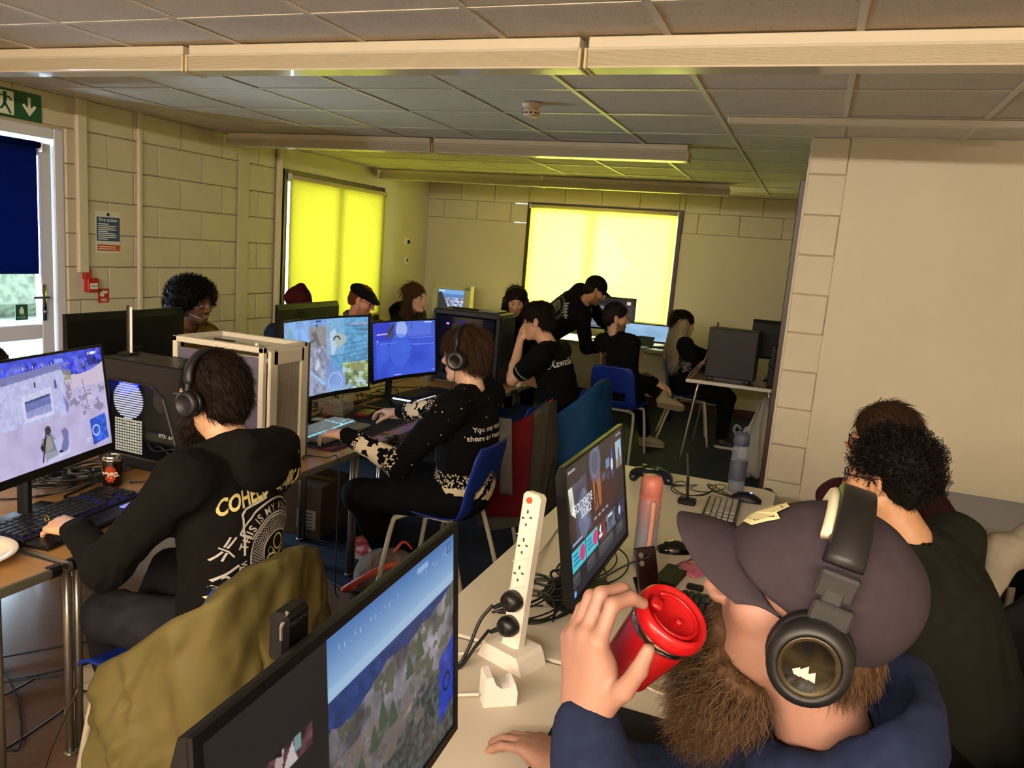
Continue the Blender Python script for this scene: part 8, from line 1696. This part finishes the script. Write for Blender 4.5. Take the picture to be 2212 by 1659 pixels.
# ================================================================== coats over chair backs
def drape(name, label, path, ztop, zbot, mat, fold=.022, nf=9, th=.012, seed=0, lining=None, flare=.05, m=26, n=90, cat='jacket', inner=.10):
    """heavy cloth hung over a chair back: path is its plan line, ztop/zbot its heights along it"""
    r = np.random.default_rng(seed); P = curve_pts(np.c_[np.array(path, float), np.zeros(len(path))], 24)[:, :2]; L = np.r_[0, np.cumsum(np.linalg.norm(np.diff(P, axis=0), axis=1))]; s = np.linspace(0, L[-1], n); X = np.interp(s, L, P[:, 0]); Y = np.interp(s, L, P[:, 1]); q = s / L[-1]
    tx_, ty_ = np.gradient(X), np.gradient(Y); ll = np.hypot(tx_, ty_); nx, ny = ty_ / ll, -tx_ / ll
    zt = np.interp(q, np.linspace(0, 1, len(ztop)), ztop); zb = np.interp(q, np.linspace(0, 1, len(zbot)), zbot); ph = r.random(6) * 6.28; G_ = []
    for i in range(-6, m):
        t = max(0, i / (m - 1)); row = []
        if i < 0: # turned over the top edge
            a = -i / 6; z = zt - .035 * math.sin(a * PI / 2 * .9) * (1 if a < 1 else 1) - .10 * max(0, a - .5) * 2 * (inner > 0); dd = -inner * .55 * math.sin(a * PI / 2)
        else: z = zt + (zb - zt) * t; dd = 0
        w = min(1, .25 + t * 1.6); qs = q * L[-1]; sl = qs + .22 * (t - .2) * np.sign(q - .5)
        r1 = 1 - 2.0 * np.abs(noise3(np.stack([sl * nf * 1.6, 0 * qs + t * 1.1 + seed, 0 * qs + 3.3], 1))); r2 = noise3(np.stack([sl * nf * 3.4, 0 * qs + t * 2.6 + seed, 0 * qs + 9.1], 1)); r3 = 1 - 2 * np.abs(noise3(np.stack([qs * nf * 3.2 + t * 4, 0 * qs + t * 7.5, 0 * qs + seed], 1)))
        o = fold * (r1 * w + .40 * r2 * w + .22 * r3) + flare * t ** 1.3 + dd
        G_.append(np.stack([X + nx * o, Y + ny * o, z + .006 * np.sin(20 * q + ph[5]) * t], 1))
    G_ = np.array(G_); t_ = thing(name, label, cat, (float(X.mean()), float(Y.mean()), 0)); off = V3(float(X.mean()), float(Y.mean()), 0)
    o = MB().sheet(G_ - off, th).build('cloth', mat, t_, True)
    if lining: G2 = G_[7:] - off; N = np.stack([nx, ny, 0 * nx], 1); MB().sheet(G2 - N[None] * (th * .9), .003).build('lining', lining, t_, True)
    return t_
m_ol = cloth('olive_nylon_jacket', '#5c532f', .5, (8, .10)); 
oj = drape('jacket', 'large olive nylon jacket hung over the chair of the hoodie player', [(2.46, -1.555), (2.60, -1.575), (2.76, -1.575), (2.855, -1.53), (2.88, -1.33), (2.855, -1.12), (2.78, -1.06), (2.66, -1.07)], [.44, .54, .67, .755, .775, .765, .69, .5], [.03, .02, .04, .05, .08, .10, .14, .2], m_ol, .042, 5, .014, 3, None, .05, 44, 190, 'jacket', .16)
zp = MB(); G0 = [(2.452, -1.605, .41), (2.40, -1.66, .22), (2.385, -1.69, .05)]; zp.tube(curve_pts([V3(*g) - V3(oj.location[0], oj.location[1], 0) for g in G0], 8), .004, 6).build('zip', M('dark_brass_zip', '#3a3222', .4, .6), oj, True)
m_grj = cloth('grey_fleece_jacket', '#4c4840', .95); m_rdj = cloth('dark_red_panel', '#5c0f16', .7)
gj = drape('jacket', 'grey and dark red fleece jacket over the empty chair back', [(2.55, .93), (2.70, .93), (2.80, 1.0), (2.83, 1.2), (2.80, 1.42), (2.68, 1.47)], [.50, .68, .80, .815, .80, .6], [.10, .12, .16, .14, .14, .2], m_grj, .020, 4, .013, 5, None, .03)
rp = MB().sheet([[(2.60 + .235 * s_ + .02 * t_, .895 + .03 * s_ - .03 * t_ + .008 * math.sin(7 * s_ + 6 * t_), .80 - .14 * (1 - s_) - t_ * (.58 - .1 * (1 - s_))) for s_ in np.linspace(0, 1, 12)] for t_ in np.linspace(0, 1, 16)], .008); rp.T = None
V_ = np.concatenate(rp.v) - V3(gj.location[0], gj.location[1], 0); link('red_panel', mesh_from('red_panel', V_, rp.f, True), m_rdj, gj)
gs_ = MB().sheet([[(2.655 + .07 * s_ + .05 * t_, .872 + .012 * s_ - .03 * t_, .76 - t_ * .42) for s_ in np.linspace(0, 1, 5)] for t_ in np.linspace(0, 1, 14)], .004); link('grey_stripe', mesh_from('grey_stripe', np.concatenate(gs_.v) - V3(gj.location[0], gj.location[1], 0), gs_.f, True), cloth('pale_grey_panel', '#6b6660', .8), gj)
m_blj = cloth('petrol_blue_shell', '#123a63', .6)
bj = drape('jacket', 'bright blue waterproof jacket with orange lining over a chair back', [(2.62, 1.68), (2.76, 1.70), (2.90, 1.80), (2.95, 2.0), (2.93, 2.22), (2.80, 2.28)], [.55, .70, .84, .875, .82, .6], [.12, .12, .10, .10, .12, .2], m_blj, .034, 4, .012, 7, None, .06)
ol_ = MB().sheet([[(2.60 + .10 * s_ + .03 * t_, 1.665 + .02 * s_ - .025 * math.sin(t_ * 3), .66 + .09 * s_ - t_ * .45) for s_ in np.linspace(0, 1, 6)] for t_ in np.linspace(0, 1, 14)], .010); link('orange_lining', mesh_from('orange_lining', np.concatenate(ol_.v) - V3(bj.location[0], bj.location[1], 0), ol_.f, True), cloth('orange_red_lining', '#a83418', .7), bj)
m_dko = cloth('dark_olive_parka', '#3b3425', .8)
drape('coat', 'dark olive parka hung over the curly haired person chair at the right edge', [(4.60, -1.30), (4.72, -1.31), (4.84, -1.26), (4.95, -1.15), (4.98, -.95), (4.94, -.75)], [.60, .70, .78, .82, .82, .8], [.05, .05, .05, .05, .08, .1], m_dko, .03, 5, .016, 9, None, .10)
m_bei = cloth('beige_fleece', '#8f8676', .95)
bc = drape('coat', 'black and beige jacket over the chair of the dark red jumper person', [(4.78, -.46), (4.92, -.43), (5.0, -.30), (5.01, -.12), (4.96, .0)], [.70, .82, .85, .85, .8], [.12, .10, .10, .14, .2], cloth('black_softshell', '#101013', .7), .02, 4, .014, 12, None, .05)
s = SDF(.009); s.chain([(4.77, -.47, .80), (4.80, -.43, .90), (4.90, -.36, .93), (4.98, -.30, .86), (4.99, -.27, .76)], [.035, .05, .055, .05, .035], .03); s.noise(.008, 16, None, True); V, F = s.mesh(); link('beige_collar', mesh_from('beige_collar', V - V3(bc.location[0], bc.location[1], 0), F, True), m_bei, bc)
# orange strapped bag on the floor by the sweater player
t = thing('shoulder_bag', 'beige bag with coral orange straps on the floor beneath the sweater player chair', 'bag', (2.44, .12, 0), .3)
s = SDF(.010); s.ell((0, 0, .10), (.15, .10, .10), None, .03).cone((-.10, 0, .05), (.10, 0, .05), .07, .07, .04); s.half((0, 0, .004), V3(0, 0, -1)); s.noise(.008, 18, None, True); V, F = s.mesh(); link('bag_body', mesh_from('bag_body', V, F, True), cloth('beige_canvas', '#6e6258', .9), t)
MB().tube(curve_pts([(-.14, -.06, .02), (-.20, -.10, .015), (-.10, -.13, .10), (0, -.11, .16), (.10, -.08, .17), (.15, -.02, .10)], 6), .014, 8, flat=.5).tube(curve_pts([(.02, -.02, .20), (.06, .0, .25), (.10, .02, .21)], 5), .012, 8, flat=.5).build('strap', M('coral_strap', '#b8442c', .6), t, True)
